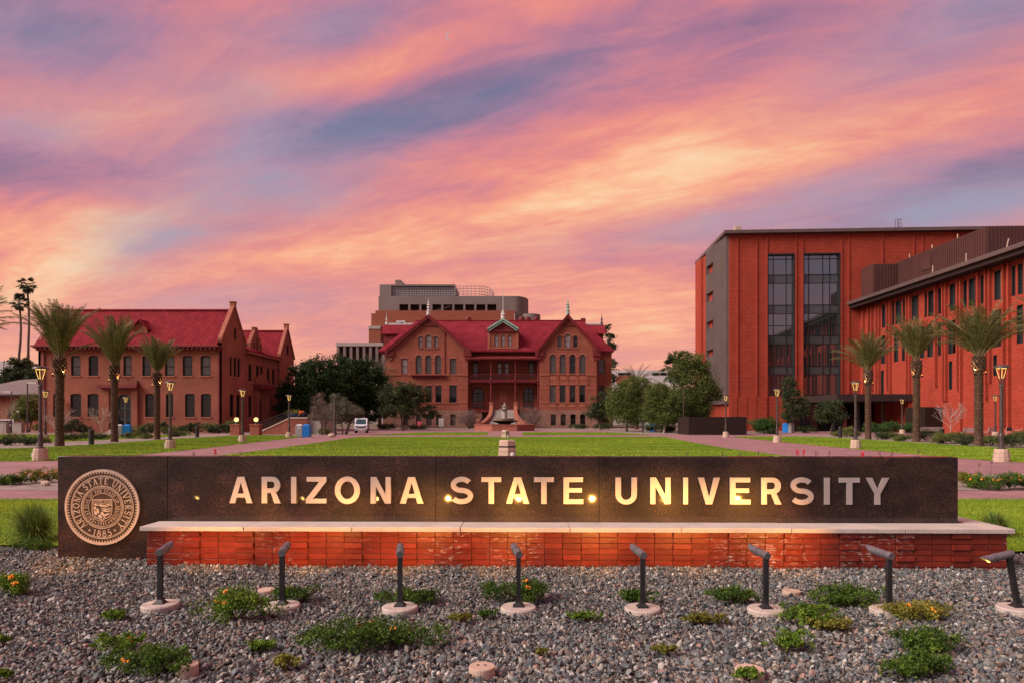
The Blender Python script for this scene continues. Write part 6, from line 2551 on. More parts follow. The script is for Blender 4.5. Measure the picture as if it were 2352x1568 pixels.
def date_palm(label, x, y, h, seed, mix, L=1.0, r=.27, n=52, group='date palms lining the lawn', lights=True, lib=None, name='date_palm', rot=0):
    rng = random.Random(seed)
    t = thing(name, label, 'palm tree', (0, 0, 0), group)
    palm_trunk(t, h, r, seed)
    lib = lib or FR
    for i in range(n):
        k = rng.choice(mix)
        o = link('frond', rng.choice(lib[k]), t)
        a = i * 2.39996 + rng.uniform(-.2, .2)
        o.location = (math.cos(a) * r * .5, math.sin(a) * r * .5, h + rng.uniform(-.15, .2))
        o.rotation_euler = (0, rng.uniform(-.06, .06), a)
        o.scale = (L * rng.uniform(.85, 1.12),) * 3
    if lights:
        zc = h * .80
        m = MB()
        for q in range(16):
            a, b = 2 * math.pi * q / 16, 2 * math.pi * (q + 1) / 16
            m.tube([(math.cos(a) * r * 1.12, math.sin(a) * r * 1.12, zc), (math.cos(b) * r * 1.12, math.sin(b) * r * 1.12, zc)], .02, 4)
        m.build('light_collar', M['black_metal'], t)
        for sg in (-1, 1):
            m = MB()
            px, py = sg * r * 1.75, -.12
            m.tube([(sg * r * 1.05, -.05, zc), (px, py, zc)], .018, 5)
            m.tube([(px, py, zc - .02), (px - sg * .03, py, zc + .14)], [.05, .055], 8)
            fx = m.build('floodlight', M['black_metal'], t)
            m = MB()
            m.lathe([(.042, 0), (.042, .008)], 8, (px - sg * .03, py, zc + .141))
            m.build('lens', M['glow_small'], fx)
            li = bpy.data.lights.new('floodlight', 'SPOT')
            li.energy = 26
            li.color = (1, .55, .22)
            li.spot_size = math.radians(85)
            li.spot_blend = .7
            li.shadow_soft_size = .04
            lo = link('floodlight_lamp', li, t, (px - sg * .03, py, zc + .17))
            lo.rotation_euler = Vector((-sg * .45, .12, 1)).to_track_quat('-Z', 'Y').to_euler()
    t.location = (x, y, 0)
    t.rotation_euler = (0, 0, rot)
    return t


g1 = (0, 0, 1, 1, 1, 2, 2, 3)
g2 = (0, 1, 1, 2, 2, 3, 3, 4)
g3 = (0, 1, 2, 2, 3, 3, 4, 4, 5)
date_palm('date palm with tied up fronds left of the arched door, first along the brick school', AT(137, 44), 44, 5.62, 51, g1 + (2, 5), 1.06, .235)
date_palm('date palm with tied up fronds directly before the arched door of the brick school', AT(263, 51.7), 51.7, 5.7, 52, g1 + (3,), 1.06, .225)
date_palm('shortest date palm, right of the arched door of the brick school', AT(361, 58), 58, 5.6, 53, g1 + (2,), .92, .22)
date_palm('date palm nearest the entrance canopy of the modern block', AT(1994, 58.4), 58.4, 5.85, 54, g3, 1.0, .22)
date_palm('date palm between the entrance canopy and the leafless young tree', AT(2105, 51.9), 51.9, 6.15, 55, g2, 1.02, .225)
date_palm('date palm with the widest crown, right of the leafless young tree', AT(2248, 43.9), 43.9, 5.75, 56, g3 + (3, 4), 1.08, .235)
date_palm('date palm mostly outside the right edge, only its frond tips in view', 30.4, 37.0, 5.6, 57, g3 + (5,), 1.1, .28)
date_palm('date palm mostly outside the left edge, only its frond tips in view', -30.2, 37.2, 5.9, 58, g3 + (5, 5), 1.12, .28)
date_palm('dark feather palm behind the evergreens at the left end of the hall', AT(872, 118), 118, 9.6, 61, (0, 1, 1, 2, 2, 3, 3, 4), 1.12, .3, 34, 'dark feather palms beside the hall', False, FRD, 'feather_palm')
date_palm('dark feather palm rising over the broad olive right of the hall', AT(1462, 112), 112, 7.6, 62, (1, 1, 2, 2, 3, 3), 1.05, .3, 30, 'dark feather palms beside the hall', False, FRD, 'feather_palm')


def fan_leaf_mesh(seed):
    rng = random.Random(seed)
    m = MB()
    m.tube([(0, 0, 0), (.55, 0, .12), (1.0, 0, .1)], [.03, .025, .02], 4, cap=False)
    m.mat(1)
    tint = [.4] * len(m.v)
    for i in range(15):
        a = math.radians(-82 + 164 * i / 14)
        d = Vector((math.cos(a), math.sin(a), .0))
        l = .95 * (.75 + .25 * math.cos(a)) * rng.uniform(.9, 1.05)
        b = Vector((1.0, 0, .1))
        md = b + d * l * .6 + Vector((0, 0, -.04))
        tp = b + d * l + Vector((0, 0, -.28))
        w = Vector((-d.y, d.x, 0)) * .085
        m.add([b, md + w, tp, md - w], [(0, 1, 2, 3)])
        tint += [rng.random() * .7] * 4
    me = bpy.data.meshes.new('fan_leaf')
    me.from_pydata(m.v, [], m.f)
    me.materials.append(M['palm_rachis'])
    me.materials.append(M['frond_dark'])
    me.polygons.foreach_set('material_index', m.mi)
    me.attributes.new('tint', 'FLOAT', 'POINT').data.foreach_set('value', tint)
    return me


FAN = [fan_leaf_mesh(i) for i in range(3)]


def fan_palm(label, x, y, h, seed, sc=1.0, lean=0.0, group='tall fan palms'):
    rng = random.Random(seed)
    t = thing('fan_palm', label, 'palm tree', (0, 0, 0), group)
    m = MB()
    pts = [(lean * (1 - (i / 10)) ** 2 * -1 + lean, .3 * math.sin(i), h * i / 10) for i in range(11)]
    m.tube(pts, [.30 - .014 * i for i in range(11)], 8)
    m.build('trunk', M['bark'], t, smooth=True)
    e = pts[-1]
    for i in range(32):
        o = link('fan_leaf', rng.choice(FAN), t)
        o.location = (e[0], e[1], e[2] + rng.uniform(-.3, .2))
        el = math.radians(rng.choice((65, 45, 30, 10, -10, -30, -50, -65)) + rng.uniform(-10, 10))
        o.rotation_euler = (rng.uniform(-.3, .3), -el, i * 2.4)
        o.scale = (sc * rng.uniform(.85, 1.15),) * 3
    t.location = (x, y, 0)


fan_palm('taller of the two thin fan palms beside the brick school', AT(78, 130), 130, ZT(657, 130), 71, .98, -1.2)
fan_palm('shorter of the two thin fan palms beside the brick school', AT(42, 128), 128, ZT(696, 128), 72, .95, .3)
fan_palm('squat fan palm half hidden by the tallest olive', AT(1548, 104), 104, ZT(848, 104), 73, 1.35, .1, None)


# ---- shrubs
def shrub(label, x, y, w, h, n, leaf, mat, seed, group=None, name='shrub', cat='shrub', dep=None, lumps=5, flowers=0, aspect=.5, twig='bark', cs=.2):
    nr = np.random.default_rng(seed)
    rng = random.Random(seed)
    t = thing(name, label, cat, (0, 0, 0), group)
    dep = dep or w * .7
    bl = []
    for i in range(lumps):
        a = rng.uniform(0, 6.28)
        k = rng.uniform(0, .55 if h > .5 or lumps < 9 else .85)
        bl.append((math.cos(a) * w / 2 * k * 1.1, math.sin(a) * dep / 2 * k, h * rng.uniform(.38, .58), w * rng.uniform(.22, .34), dep * rng.uniform(.22, .34), h * rng.uniform(.3, .44)))
    P, tn = crown_pts(bl, n, nr, 40, .35, cs=cs)
    P[:, 2] = np.abs(P[:, 2]) + .01
    m = MB()
    for i in range(7):
        a = rng.uniform(0, 6.28)
        m.tube([(0, 0, -.03), (math.cos(a) * w * .15, math.sin(a) * dep * .15, h * .3), (math.cos(a) * w * .33, math.sin(a) * dep * .33, h * .6)], [.02 * max(.4, h), .014 * max(.4, h), .005], 4, cap=False)
    m.build('stem', M[twig], t)
    v, f, tt = leaves(P, leaf, nr, aspect, tint=tn)
    np_mesh('foliage', v, f, M[mat], t, tt)
    if flowers:
        for i in range((flowers + 1) // 2 if name == 'lantana' and y < 9 else flowers):
            q = P[rng.randrange(len(P))]
            mm = MB()
            for j in range(8):
                mm.sphere((q[0] + rng.gauss(0, .012), q[1] - .01 + rng.gauss(0, .012), max(q[2], h * .55) + .015 + rng.gauss(0, .008)), rng.uniform(.007, .012), 5, 4)
            mm.build('flower_head', M['flower'], t)
    t.location = (x, y, 0)
    return t


# clipped hedge by the tower, beds along both lawns
shrub('large round clipped green hedge at the foot of the tower', AT(1755, 80), 80, 3.6, 2.1, 9000, .14, 'leaf_hedge', 81, None, 'hedge', 'hedge', 2.6, 9)
k = 0
for i, px in enumerate((152, 172, 196, 320, 345, 372, 398, 424, 448, 472, 496, 520, 545)):
    Y = 81.5
    shrub('dark shrub by the brick school, %s' % (
        'beside the first palm trunk', 'left of the leafless tree', 'under the ground floor window left of the arched door', 'right of the arched door steps', 'between the door and the third palm',
        'behind the third palm trunk', 'behind the near left path lamp', 'right of the near left path lamp', 'under the first lower window of the right pair', 'under the last lower window', 'at the corner rain pipe',
        'just left of the globe lamp pillar', 'behind the left globe lamp pillar')[i], AT(px, Y) + .3 * math.sin(i * 3), Y + .6 * math.sin(i * 5), 2.9 + .7 * math.sin(i * 2.3), 1.35 + .4 * math.sin(i * 1.7),
        2400, .13, 'leaf_dark' if i % 3 else 'leaf_bed', 820 + i, 'shrubs along the brick school')
POS = ('beside', 'left of', 'right of', 'behind', 'in front of')
bedL = [(14, 1022, .9, .5), (38, 1016, 1.4, .6), (62, 1022, 1.2, .5), (100, 1017, 1.1, .5), (165, 1012, 1.5, .5), (192, 1008, 1.3, .55), (228, 1009, 1.5, .5), (300, 1006, 1.3, .5), (318, 1003, 1.5, .5), (335, 1007, 1.2, .4), (395, 1002, 1.5, .5), (415, 1000, 1.4, .5)]
lab = ('at the far left edge of the frame', 'second from the left edge', 'with yellowish leaves left of the near lamp pole', 'just right of the near lamp pole', 'right of the first palm trunk', 'left of the dark bollard', 'right of the dark bollard',
       'right of the second palm trunk', 'between the second palm and the outer path lamp', 'left of the third palm trunk', 'right of the third palm trunk', 'at the lawn corner near the far bollard')
for i, (px, py, w, h) in enumerate(bedL):
    x, y = G(px, py)
    shrub('left bed shrub, %s' % lab[i], x, y, w * 1.6, h * 1.25, 2000, .085, 'leaf_bed' if i % 2 else 'leaf_dark', 840 + i, 'low shrubs in the left palm bed')
bedR = [(1925, 1001, 1.6, .4), (1960, 1003, 1.4, .45), (2030, 1008, 1.3, .6), (2055, 1006, 1.4, .5), (2075, 1012, 1.2, .4), (2132, 1013, 1.8, .75), (2160, 1018, 1.6, .7), (2190, 1018, 1.9, .75), (2215, 1022, 1.5, .7), (2275, 1022, 1.5, .65), (2300, 1026, 1.6, .7), (2330, 1027, 1.6, .75), (2350, 1016, 1.5, .8)]
lab = ('left of the lawn side bollard', 'left of the nearest canopy palm', 'with spiky top right of the canopy palm', 'before the plaza lamp', 'left of the middle right palm', 'just right of the middle right palm', 'under the second bollard',
       'below the leafless tree', 'left of the widest crowned palm', 'right of the widest crowned palm', 'behind the nearest right lamp base', 'right of the nearest right lamp', 'at the right edge of the frame')
for i, (px, py, w, h) in enumerate(bedR):
    x, y = G(px, py)
    shrub('right bed shrub, %s' % lab[i], x, y, w * 1.65, h * 1.25, 2300, .085, ('leaf_bed', 'leaf_olive', 'leaf_dark')[i % 3], 860 + i, 'low shrubs in the right palm bed')
for i, (px, Y, w, h, lb) in enumerate(((2010, 79, 2.8, 1.5, 'leafy green shrub left of the plaza lamp by the canopy'), (2045, 78, 3.0, 1.7, 'leafy green shrub right of the canopy door'), (2075, 80, 2.6, 1.4, 'leafy green shrub at the right end of the canopy'),
                                       (1855, 84, 3.4, 1.0, 'grassy dark shrub between the slender tree and the bins'), (1945, 80, 3.0, .8, 'brownish low shrub under the rounded tree'), (1500, 88, 2.6, 1.0, 'dark low shrub right of the far recycling bins'),
                                       (1530, 86, 3.4, 1.1, 'dark low shrub left of the dark metal enclosure'), (1385, 112, 4.5, 1.0, 'dark flower bed shrub at the right basement windows'), (1330, 114, 5, .8, 'dark flower bed shrub right of the stair'),
                                       (960, 112, 7, .8, 'dark flower bed shrub left of the stair'), (890, 110, 6, .9, 'dark flower bed shrub behind the utility cart'), (700, 85, 3.2, .8, 'low green shrub behind the left recycling bins'),
                                       (745, 76, 2.4, .7, 'low shrub at the foot of the mauve olive'), (100, 90, 3, 1.2, 'yellow green shrub left of the brick school corner'), (122, 86, 2.4, 1.0, 'dark shrub at the left corner of the brick school'),
                                       (33, 88, 1.3, .8, 'small dark round shrub beside the white car'), (1770, 78, 1.6, .6, 'small dark shrub at the right foot of the clipped hedge'))):
    shrub(lb, AT(px, Y), Y, w, h, 2200, .14, ('leaf_hedge', 'leaf_hedge', 'leaf_hedge', 'leaf_dark', 'leaf_bed', 'leaf_dark', 'leaf_dark', 'leaf_dark', 'leaf_dark', 'leaf_dark', 'leaf_dark', 'leaf_bed', 'leaf_bed', 'leaf_bed', 'leaf_dark', 'leaf_dark', 'leaf_dark')[i], 880 + i)
for px, py0, w, h, sd, lb in ((1078, 978, 5.0, 3.6, 91, 'dry mauve grey twiggy bush left of the stair'), (1222, 978, 6.0, 4.2, 92, 'dry mauve grey twiggy bush right of the stair')):
    Y = 116
    shrub(lb, AT(px, Y), Y, w, h, 9000, .16, 'leaf_mauve', sd, 'dry bushes flanking the stair', 'twiggy_bush', 'bush', 4, 7, 0, .16)

# lantana strips between the two paths behind the sign
for i, (px, py, w, h) in enumerate(((8, 1113, .9, .28), (40, 1112, .9, .30), (78, 1108, 1.0, .42), (112, 1106, 1.0, .46), (-30, 1112, .9, .3))):
    x, y = G(px, py)
    shrub('left strip lantana, %s' % ('at the picture edge', 'low and dark second from the edge', 'left half of the taller flowering mound', 'touching the left end of the granite wall', 'just outside the left edge')[i],
          x, y, w, h, 1800, .04, 'leaf_lantana_dark' if i < 2 else 'leaf_yellow', 900 + i, 'lantana strip behind the sign, left side', 'lantana', 'plant', .8, 6, (2, 3, 5, 4, 2)[i])
for i, (px, py, w, h) in enumerate(((2222, 1118, .8, .45), (2255, 1122, .9, .42), (2290, 1124, 1.0, .46), (2325, 1124, .9, .46), (2360, 1122, .9, .4))):
    x, y = G(px, py)
    shrub('right strip lantana, %s' % ('yellow green and touching the right end of the granite wall', 'with most orange flowers', 'dark and in the middle of the strip', 'dark and near the picture edge', 'cut by the right picture edge')[i],
          x, y, w, h, 2200, .04, ('leaf_yellow', 'leaf_lantana', 'leaf_lantana_dark', 'leaf_lantana_dark', 'leaf_lantana')[i], 910 + i, 'lantana strip behind the sign, right side', 'lantana', 'plant', .8, 6, (6, 9, 8, 9, 5)[i])

# tall grass tufts
def tuft(label, x, y, w, h, n, seed):
    nr = np.random.default_rng(seed)
    t = thing('grass_tuft', label, 'grass tuft', (0, 0, 0), 'tall grass tufts beside the sign')
    a = nr.uniform(0, 2 * np.pi, n)
    e = np.abs(nr.normal(0, .62, n))
    L = h * nr.uniform(.6, 1.1, n)
    b = np.stack([np.cos(a) * .10 * nr.random(n) * w, np.sin(a) * .10 * nr.random(n) * w, np.zeros(n)], 1)
    o = np.stack([np.cos(a), np.sin(a), 0 * a], 1)
    s = np.stack([-np.sin(a), np.cos(a), 0 * a], 1) * .004
    m1 = b + o * (L * np.sin(e) * .5)[:, None] + np.array([0, 0, 1]) * (L * np.cos(e) * .6)[:, None]
    t2 = b + o * (L * np.sin(e) * 1.15)[:, None] + np.array([0, 0, 1]) * (L * np.cos(e * 1.35) * .92)[:, None]
    v = np.stack([b - s, b + s, m1 + s * .9, m1 - s * .9, t2], 1).reshape(-1, 3)
    i = 5 * np.arange(n)[:, None]
    f = np.concatenate([i + np.array([[0, 1, 2]]), i + np.array([[0, 2, 3]]), i + np.array([[3, 2, 4]])])
    np_mesh('blade', v, f, M['grass_tuft'], t, np.repeat(nr.random(n), 5))
    m = MB()
    m.lathe([(.09 * w, -.03), (.07 * w, .05), (.02, .08)], 8)
    m.build('crown_base', M['stalk'], t)
    t.location = (x, y, 0)


x, y = G(78, 1243)
tuft('tall green grass tuft at the left end of the granite wall', x, y, 1.0, .62, 1500, 95)
x, y = G(2318, 1238)
tuft('tall green grass tuft behind the right end of the plinth', x, y + .3, 1.0, .42, 900, 96)

# flower stalks of the planting behind the sign
def stalk(label, x, y, h, red, seed):
    rng = random.Random(seed)
    t = thing('flower_stalk', label, 'plant', (0, 0, 0), 'thin flower stalks behind the sign')
    m = MB()
    m.tube([(0, 0, 0), (rng.uniform(-.03, .03), 0, h * .5), (rng.uniform(-.06, .06), 0, h)], [.007, .006, .004], 4)
    m.build('stem', M['stalk'], t)
    m = MB()
    for i in range(9):
        z = h * (.86 + .14 * i / 9)
        m.sphere((rng.uniform(-.03, .03), rng.uniform(-.02, .02), z), .016 if red else .009, 5, 4, (1, 1, 1.7))
    m.build('flower_head', M['flower_red' if red else 'stalk'], t)
    t.location = (x, y, 0)


ST = [(495, 1030, 1, 'red one above the Z of the lettering'), (445, 1036, 0, 'thin dry one right of the near left lamp'), (552, 1034, 0, 'dry branched one with dark pods left of the lawn corner'), (1832, 1031, 1, 'red one, left of the red pair on the right'),
      (1846, 1031, 1, 'red one, right of the red pair on the right'), (1982, 1036, 1, 'red leaning one near the lamp base'), (1875, 1034, 0, 'dry one just right of the red pair'), (1905, 1033, 0, 'pale dry one between the red pair and the leaning red'),
      (2020, 1033, 0, 'dry dark one under the right lawn'), (2050, 1036, 0, 'short dry one, right of the dark dry one'), (1742, 1033, 0, 'dry one at the right lawn corner'), (1700, 1037, 0, 'short dark one left of the lawn corner'),
      (1660, 1035, 0, 'thin dark one above the letter V'), (1580, 1037, 0, 'short dark one above the letter I'), (2110, 1028, 0, 'reddish dry one near the right end of the wall'), (2250, 1062, 0, 'tall dry pair member beside the right end of the wall'),
      (2277, 1056, 0, 'tallest dry one over the orange strip')]
for i, (px, py, red, lb) in enumerate(ST):
    Y = 18.5 + .6 * math.sin(i * 2.1)
    stalk('thin flower stalk, %s' % lb, AT(px, Y), Y, ZT(py, Y), red, 700 + i)

# lantana clumps in the gravel
LA = [(18, 1368, 115, 62, 3, 'lantana', 'cut by the left picture edge with many orange flowers', 9), (528, 1432, 165, 92, 0, 'leaf', 'largest dense mound right of the first spotlight post', 5),
      (688, 1382, 88, 46, 1, '', 'behind the second spotlight post', 0), (250, 1424, 66, 18, 0, '', 'small flat patch below the first spotlight footing', 0), (262, 1500, 90, 50, 0, '', 'upper lobe of the lower left corner patch', 2),
      (335, 1556, 190, 60, 1, '', 'wide lower patch in the lower left corner', 2), (938, 1388, 112, 38, 1, '', 'round the third spotlight footing', 0), (588, 1498, 58, 28, 0, '', 'small tuft right of the lower left patch', 0),
      (868, 1500, 235, 72, 1, '', 'broad sprawling one below the third spotlight', 5), (1195, 1386, 140, 62, 1, '', 'tall one behind the fourth spotlight post', 4), (1062, 1430, 40, 24, 2, '', 'small yellowish sprig left of the fourth footing', 0),
      (1113, 1420, 42, 20, 1, '', 'small dark sprig just left of the fourth footing', 0), (1345, 1428, 52, 24, 0, '', 'small sprig between the fourth and fifth footings', 0), (1458, 1388, 84, 36, 1, '', 'round the fifth spotlight footing', 0),
      (1700, 1386, 112, 46, 1, '', 'left of the sixth spotlight post', 0), (1622, 1434, 76, 24, 2, '', 'thin flat one left of the sixth footing', 0), (1958, 1395, 150, 52, 1, '', 'left of the seventh spotlight post', 0),
      (1868, 1440, 120, 62, 0, '', 'below the seventh post, upper lobe', 0), (1918, 1452, 92, 32, 2, '', 'below the seventh post, yellowish lower lobe', 0), (2128, 1428, 145, 38, 2, 'y', 'yellow lit one right of the seventh footing', 3),
      (1812, 1500, 98, 52, 0, '', 'low one under the sixth footing', 0), (2152, 1505, 175, 58, 1, '', 'wide one in the lower right', 0), (2108, 1562, 165, 52, 1, '', 'lowest one at the bottom right edge', 0), (1722, 1566, 54, 34, 0, '', 'sprig over the right round cover', 0),
      (1530, 1502, 42, 22, 2, '', 'tiny sprig below the fifth footing', 0), (1242, 1508, 26, 14, 2, '', 'tiniest sprig right of the middle round cover', 0), (648, 1540, 62, 40, 2, '', 'sparse thin one near the lower left', 0), (4, 1478, 22, 16, 0, '', 'tiny one at the left edge', 0),
      (8, 1560, 26, 18, 0, '', 'tiny one in the lower left corner', 0), (60, 1262, 80, 22, 1, '', 'low one at the foot of the left grass tuft', 0)]
for i, (px, pb, wp, hp, mt, _, lb, fl) in enumerate(LA):
    x, y = G(px, pb)
    w = wp / F * y * 1.15
    hgt = max(.06, hp / F * y * .82)
    n = int(260 + 7800 * w * min(.9, w) * .8)
    shrub('lantana clump in the gravel, %s' % lb, x, y + w * .20, w * 1.04, hgt, n, .026, ('leaf_lantana', 'leaf_lantana_dark', 'leaf_yellow', 'leaf_lantana')[mt], 1000 + i, 'lantana clumps in the gravel', 'lantana', 'plant', w * .55, 9, fl, .55, 'stalk', .24)
# ------------------------------------------------------------------ spotlights before the sign
def spot_post(head_dir, lit, post_lean=None, L=.30):
    s = thing('garden_spotlight', 'x', 'spotlight', (0, 0, 0), 'spotlight posts in front of the sign')
    m = MB()
    m.lathe([(.168, -.06), (.168, .016), (.158, .028), (.05, .030)], 28)
    m.build('footing', M['footing'], s)
    m = MB()
    m.hexa([(-.052, -.052, .029), (.052, -.052, .029), (.052, .052, .029), (-.052, .052, .029)], [(-.052, -.052, .037), (.052, -.052, .037), (.052, .052, .037), (-.052, .052, .037)])
    m.hexa([(-.046, -.046, .037), (.046, -.046, .037), (.046, .046, .037), (-.046, .046, .037)], [(-.023, -.023, .066), (.023, -.023, .066), (.023, .023, .066), (-.023, .023, .066)])
    m.build('base_plate', M['black_metal'], s)
    m = MB()
    lx = post_lean or 0
    m.hexa([(-.021, -.021, .06), (.021, -.021, .06), (.021, .021, .06), (-.021, .021, .06)], [(-.021 + lx, -.021, .50), (.021 + lx, -.021, .50), (.021 + lx, .021, .50), (-.021 + lx, .021, .50)])
    m.build('post', M['black_metal'], s)
    d = Vector(head_dir).normalized()
    o = Vector((lx, 0, .515))
    a = o - d * .035
    m = MB()
    m.tube([a, a + d * .012, o + d * L * .45, o + d * L * .45], [.033, .036, .036, .030], 18)
    m.tube([o + d * L * .45, o + d * (L * .45 + .018)], .040, 18)
    m.tube([o + d * (L * .45 + .018), o + d * (L * .72)], .036, 18)
    hd = m.build('lamp_head', M['spot_head'], s, smooth=False)
    # slanted cut shroud: the upper lip reaches further than the lower one
    m = MB()
    up = Vector((0, 0, 1))
    sd = d.cross(up).normalized()
    up = sd.cross(d).normalized()
    n = 18
    b = len(m.v)
    for i in range(n):
        t = 2 * math.pi * i / n
        r = (up * math.sin(t) + sd * math.cos(t))
        e = L * (.86 + .16 * math.sin(t))
        for rr, ee in ((.036, L * .70), (.036, e), (.033, e), (.033, L * .72)):
            m.v.append(tuple(o + r * rr + d * ee))
    for i in range(n):
        j = (i + 1) % n
        for k in range(3):
            m.f.append((i * 4 + k, j * 4 + k, j * 4 + k + 1, i * 4 + k + 1))
            m.mi.append(0)
    m.build('shroud', M['spot_head'], hd)
    m = MB()
    m.tube([o + d * (L * .73), o + d * (L * .75)], .031, 16)
    m.build('lens', M['glow_lens_soft' if post_lean else 'glow_lens'], hd)
    if lit:
        li = bpy.data.lights.new('spotlight', 'SPOT')
        li.energy = SPOT_W if not post_lean else 18
        li.color = (1.0, .41, .075)
        li.spot_size = math.radians(52)
        li.spot_blend = 1.0
        li.shadow_soft_size = .03
        lo = link('spot_lamp', li, s, o + d * (L * .80))
        lo.rotation_euler = (d - Vector((0, 0, .10))).to_track_quat('-Z', 'Y').to_euler()
    return s


SPOT_W = 118
up_ = math.tan(math.radians(2.5))
proto = spot_post((-.15, 1, up_), True)
bent = spot_post((-.98, -.16, -.17), True, post_lean=-.075, L=.30)
SP = [(-57, 1392, 'mostly outside the left edge, only its head showing'), (368, 1389, 'leftmost whole one, before the left end of the brick plinth'), (648, 1391, 'second whole one, behind the largest lantana mound'), (919, 1395, 'third one, its head pointing straight at the wall'),
      (1191, 1396, 'one before the tall lantana near the middle of the plinth'), (1476, 1398, 'one below the gap between the second and third words'), (1759, 1400, 'one below the letter R of the last word'),
      (2042, 1401, 'one below the letters T and Y')]
for i, (px, py, lb) in enumerate(SP):
    x, y = G(px, py + 2)
    o = proto if i == 0 else dup(proto, (x, y, 0))
    o.location = (x, y, 0)
    o['label'] = 'black post spotlight, %s' % lb
x, y = G(2336, 1399)
bent.location = (x, y, 0)
bent['label'] = 'leaning black post spotlight at the right edge, lit lens turned left'
for o in [proto, bent] + [c for c in SC.objects if c.name.startswith('garden_spotlight')]:
    DISCS.append((o.location.x, o.location.y, .17))

# round concrete covers
def cover(label, px, py, r, h, holes):
    x, y = G(px, py)
    t = thing('round_cover', label, 'cover', (0, 0, 0), 'round concrete covers in the gravel')
    m = MB()
    m.lathe([(r, -.06), (r, h - .006), (r * .97, h), (.001, h + .002)], 26)
    m.build('lid', M['lime_pink'], t)
    if holes:
        m = MB()
        for a in (-.3, .25):
            m.lathe([(.011, h + .0022), (.010, h + .004)], 8, (a * r, .1 * r, 0)).cut()
        m.build_split('lifting_hole', M['soffit'], t)
    t.location = (x, y, 0)
    DISCS.append((x, y, r))


cover('round pink concrete cover at the bottom centre of the gravel', 1107, 1546, .092, .055, True)
cover('round pink concrete cover at the bottom right under a green sprig', 1722, 1549, .10, .045, True)
cover('round pink concrete cover lower left beside lantana leaves', 430, 1540, .075, .05, True)
cover('flat round cover behind the second spotlight post', 612, 1356, .09, .018, False)
cover('flat round cover between the sixth and seventh spotlight posts', 1818, 1358, .09, .014, False)
gravel()


# ------------------------------------------------------------------ path lamps
def path_lamp():
    s = thing('path_lamp', 'x', 'lamp post', (0, 0, 0), 'lamp posts along the lawn paths')
    m = MB()
    m.lathe([(.30, -.05), (.30, .14), (.285, .17)], 10)
    m.lathe([(.288, .18), (.28, .32), (.27, .335)], 10)
    m.lathe([(.272, .345), (.26, .49), (.24, .52)], 10)
    m.lathe([(.24, .0), (.24, .51)], 10)
    b = m.build('stone_base', M['lime_pink'], s)
    m = MB()
    m.box(.24, .34, -.07, .07, .17, .33)
    m.build('outlet_box', M['white_metal'], b)
    m = MB()
    m.lathe([(.17, .521), (.17, .56), (.10, .60), (.10, 1.08), (.085, 1.16), (.072, 1.18), (.066, 3.08)], 14)
    m.build('pole', M['lamp_metal'], s)
    m = MB()
    m.lathe([(.075, 3.06), (.098, 3.08), (.098, 3.14), (.06, 3.18)], 14)
    m.build('collar', M['lamp_metal'], s)
    for k in range(4):
        a = math.pi / 4 + k * math.pi / 2
        c, sn = math.cos(a), math.sin(a)
        m = MB()
        m.tube([(c * .05, sn * .05, 3.13), (c * .09, sn * .09, 3.42), (c * .20, sn * .20, 3.84)], [.022, .02, .02], 5)
        arm = m.build('arm', M['lamp_metal'], s)
        m = MB()
        m.tube([(c * .068, sn * .068, 3.43), (c * .166, sn * .166, 3.80)], .013, 4)
        m.build('light_strip', M['glow_lamp'], arm)
    m = MB()
    m.lathe([(.30, 3.85), (.305, 3.87), (.27, 3.93), (.17, 3.98), (.001, 4.0)], 20)
    cap = m.build('cap', M['lamp_metal'], s)
    m = MB()
    for k in range(12):
        a, b = 2 * math.pi * k / 12, 2 * math.pi * (k + 1) / 12
        m.tube([(math.cos(a) * .18, math.sin(a) * .18, 3.838), (math.cos(b) * .18, math.sin(b) * .18, 3.838)], .008, 4)
    m.build('light_strip', M['glow_lamp'], cap)
    return s


lamp = path_lamp()
LP = [(93, 1058, 'nearest on the left, beside the left end of the granite wall'), (391, 1030, 'in front of the brick school between its last lower windows'), (557, 1015, 'before the gable side of the brick school, near the globe pillars'),
      (664, 1005, 'left of the grey and blue bins by the dark evergreens'), (2300, 1060, 'nearest on the right, beside the widest crowned palm'), (1965, 1030, 'before the entrance canopy at the right lawn edge'), (1785, 1016, 'between the clipped hedge and the slender dark tree'),
      (1667, 1004, 'before the dark metal enclosure at the corner of the tower'), (104, 1013, 'just behind and right of the nearest left lamp'), (289, 1001, 'before the arched door of the brick school'), (143, 994, 'peeping out behind the first palm trunk'),
      (2072, 997, 'under the right end of the entrance canopy'), (2286, 1004, 'just behind and left of the nearest right lamp')]
for i, (px, py, lb) in enumerate(LP):
    x, y = G(px, py - 1)
    o = lamp if i == 0 else dup(lamp, (x, y, 0))
    o.location = (x, y, 0)
    o.rotation_euler = (0, 0, math.pi if px < 700 else 0)
    o['label'] = 'lit lamp post %s' % lb
# plain poles
def pole(label, x, y, h, r, arm=0, mat='lamp_metal'):
    t = thing('light_pole', label, 'pole', (0, 0, 0), 'plain poles in the distance')
    m = MB()
    m.lathe([(r * 1.6, -.05), (r * 1.6, .3), (r, .34), (r * .85, h)], 8)
    m.build('shaft', M[mat], t)
    if arm:
        m = MB()
        m.box(min(0, arm), max(0, arm), -.12, .12, h - .02, h + .12)
        m.build('lamp_arm', M['white_metal'], t)
    t.location = (x, y, 0)


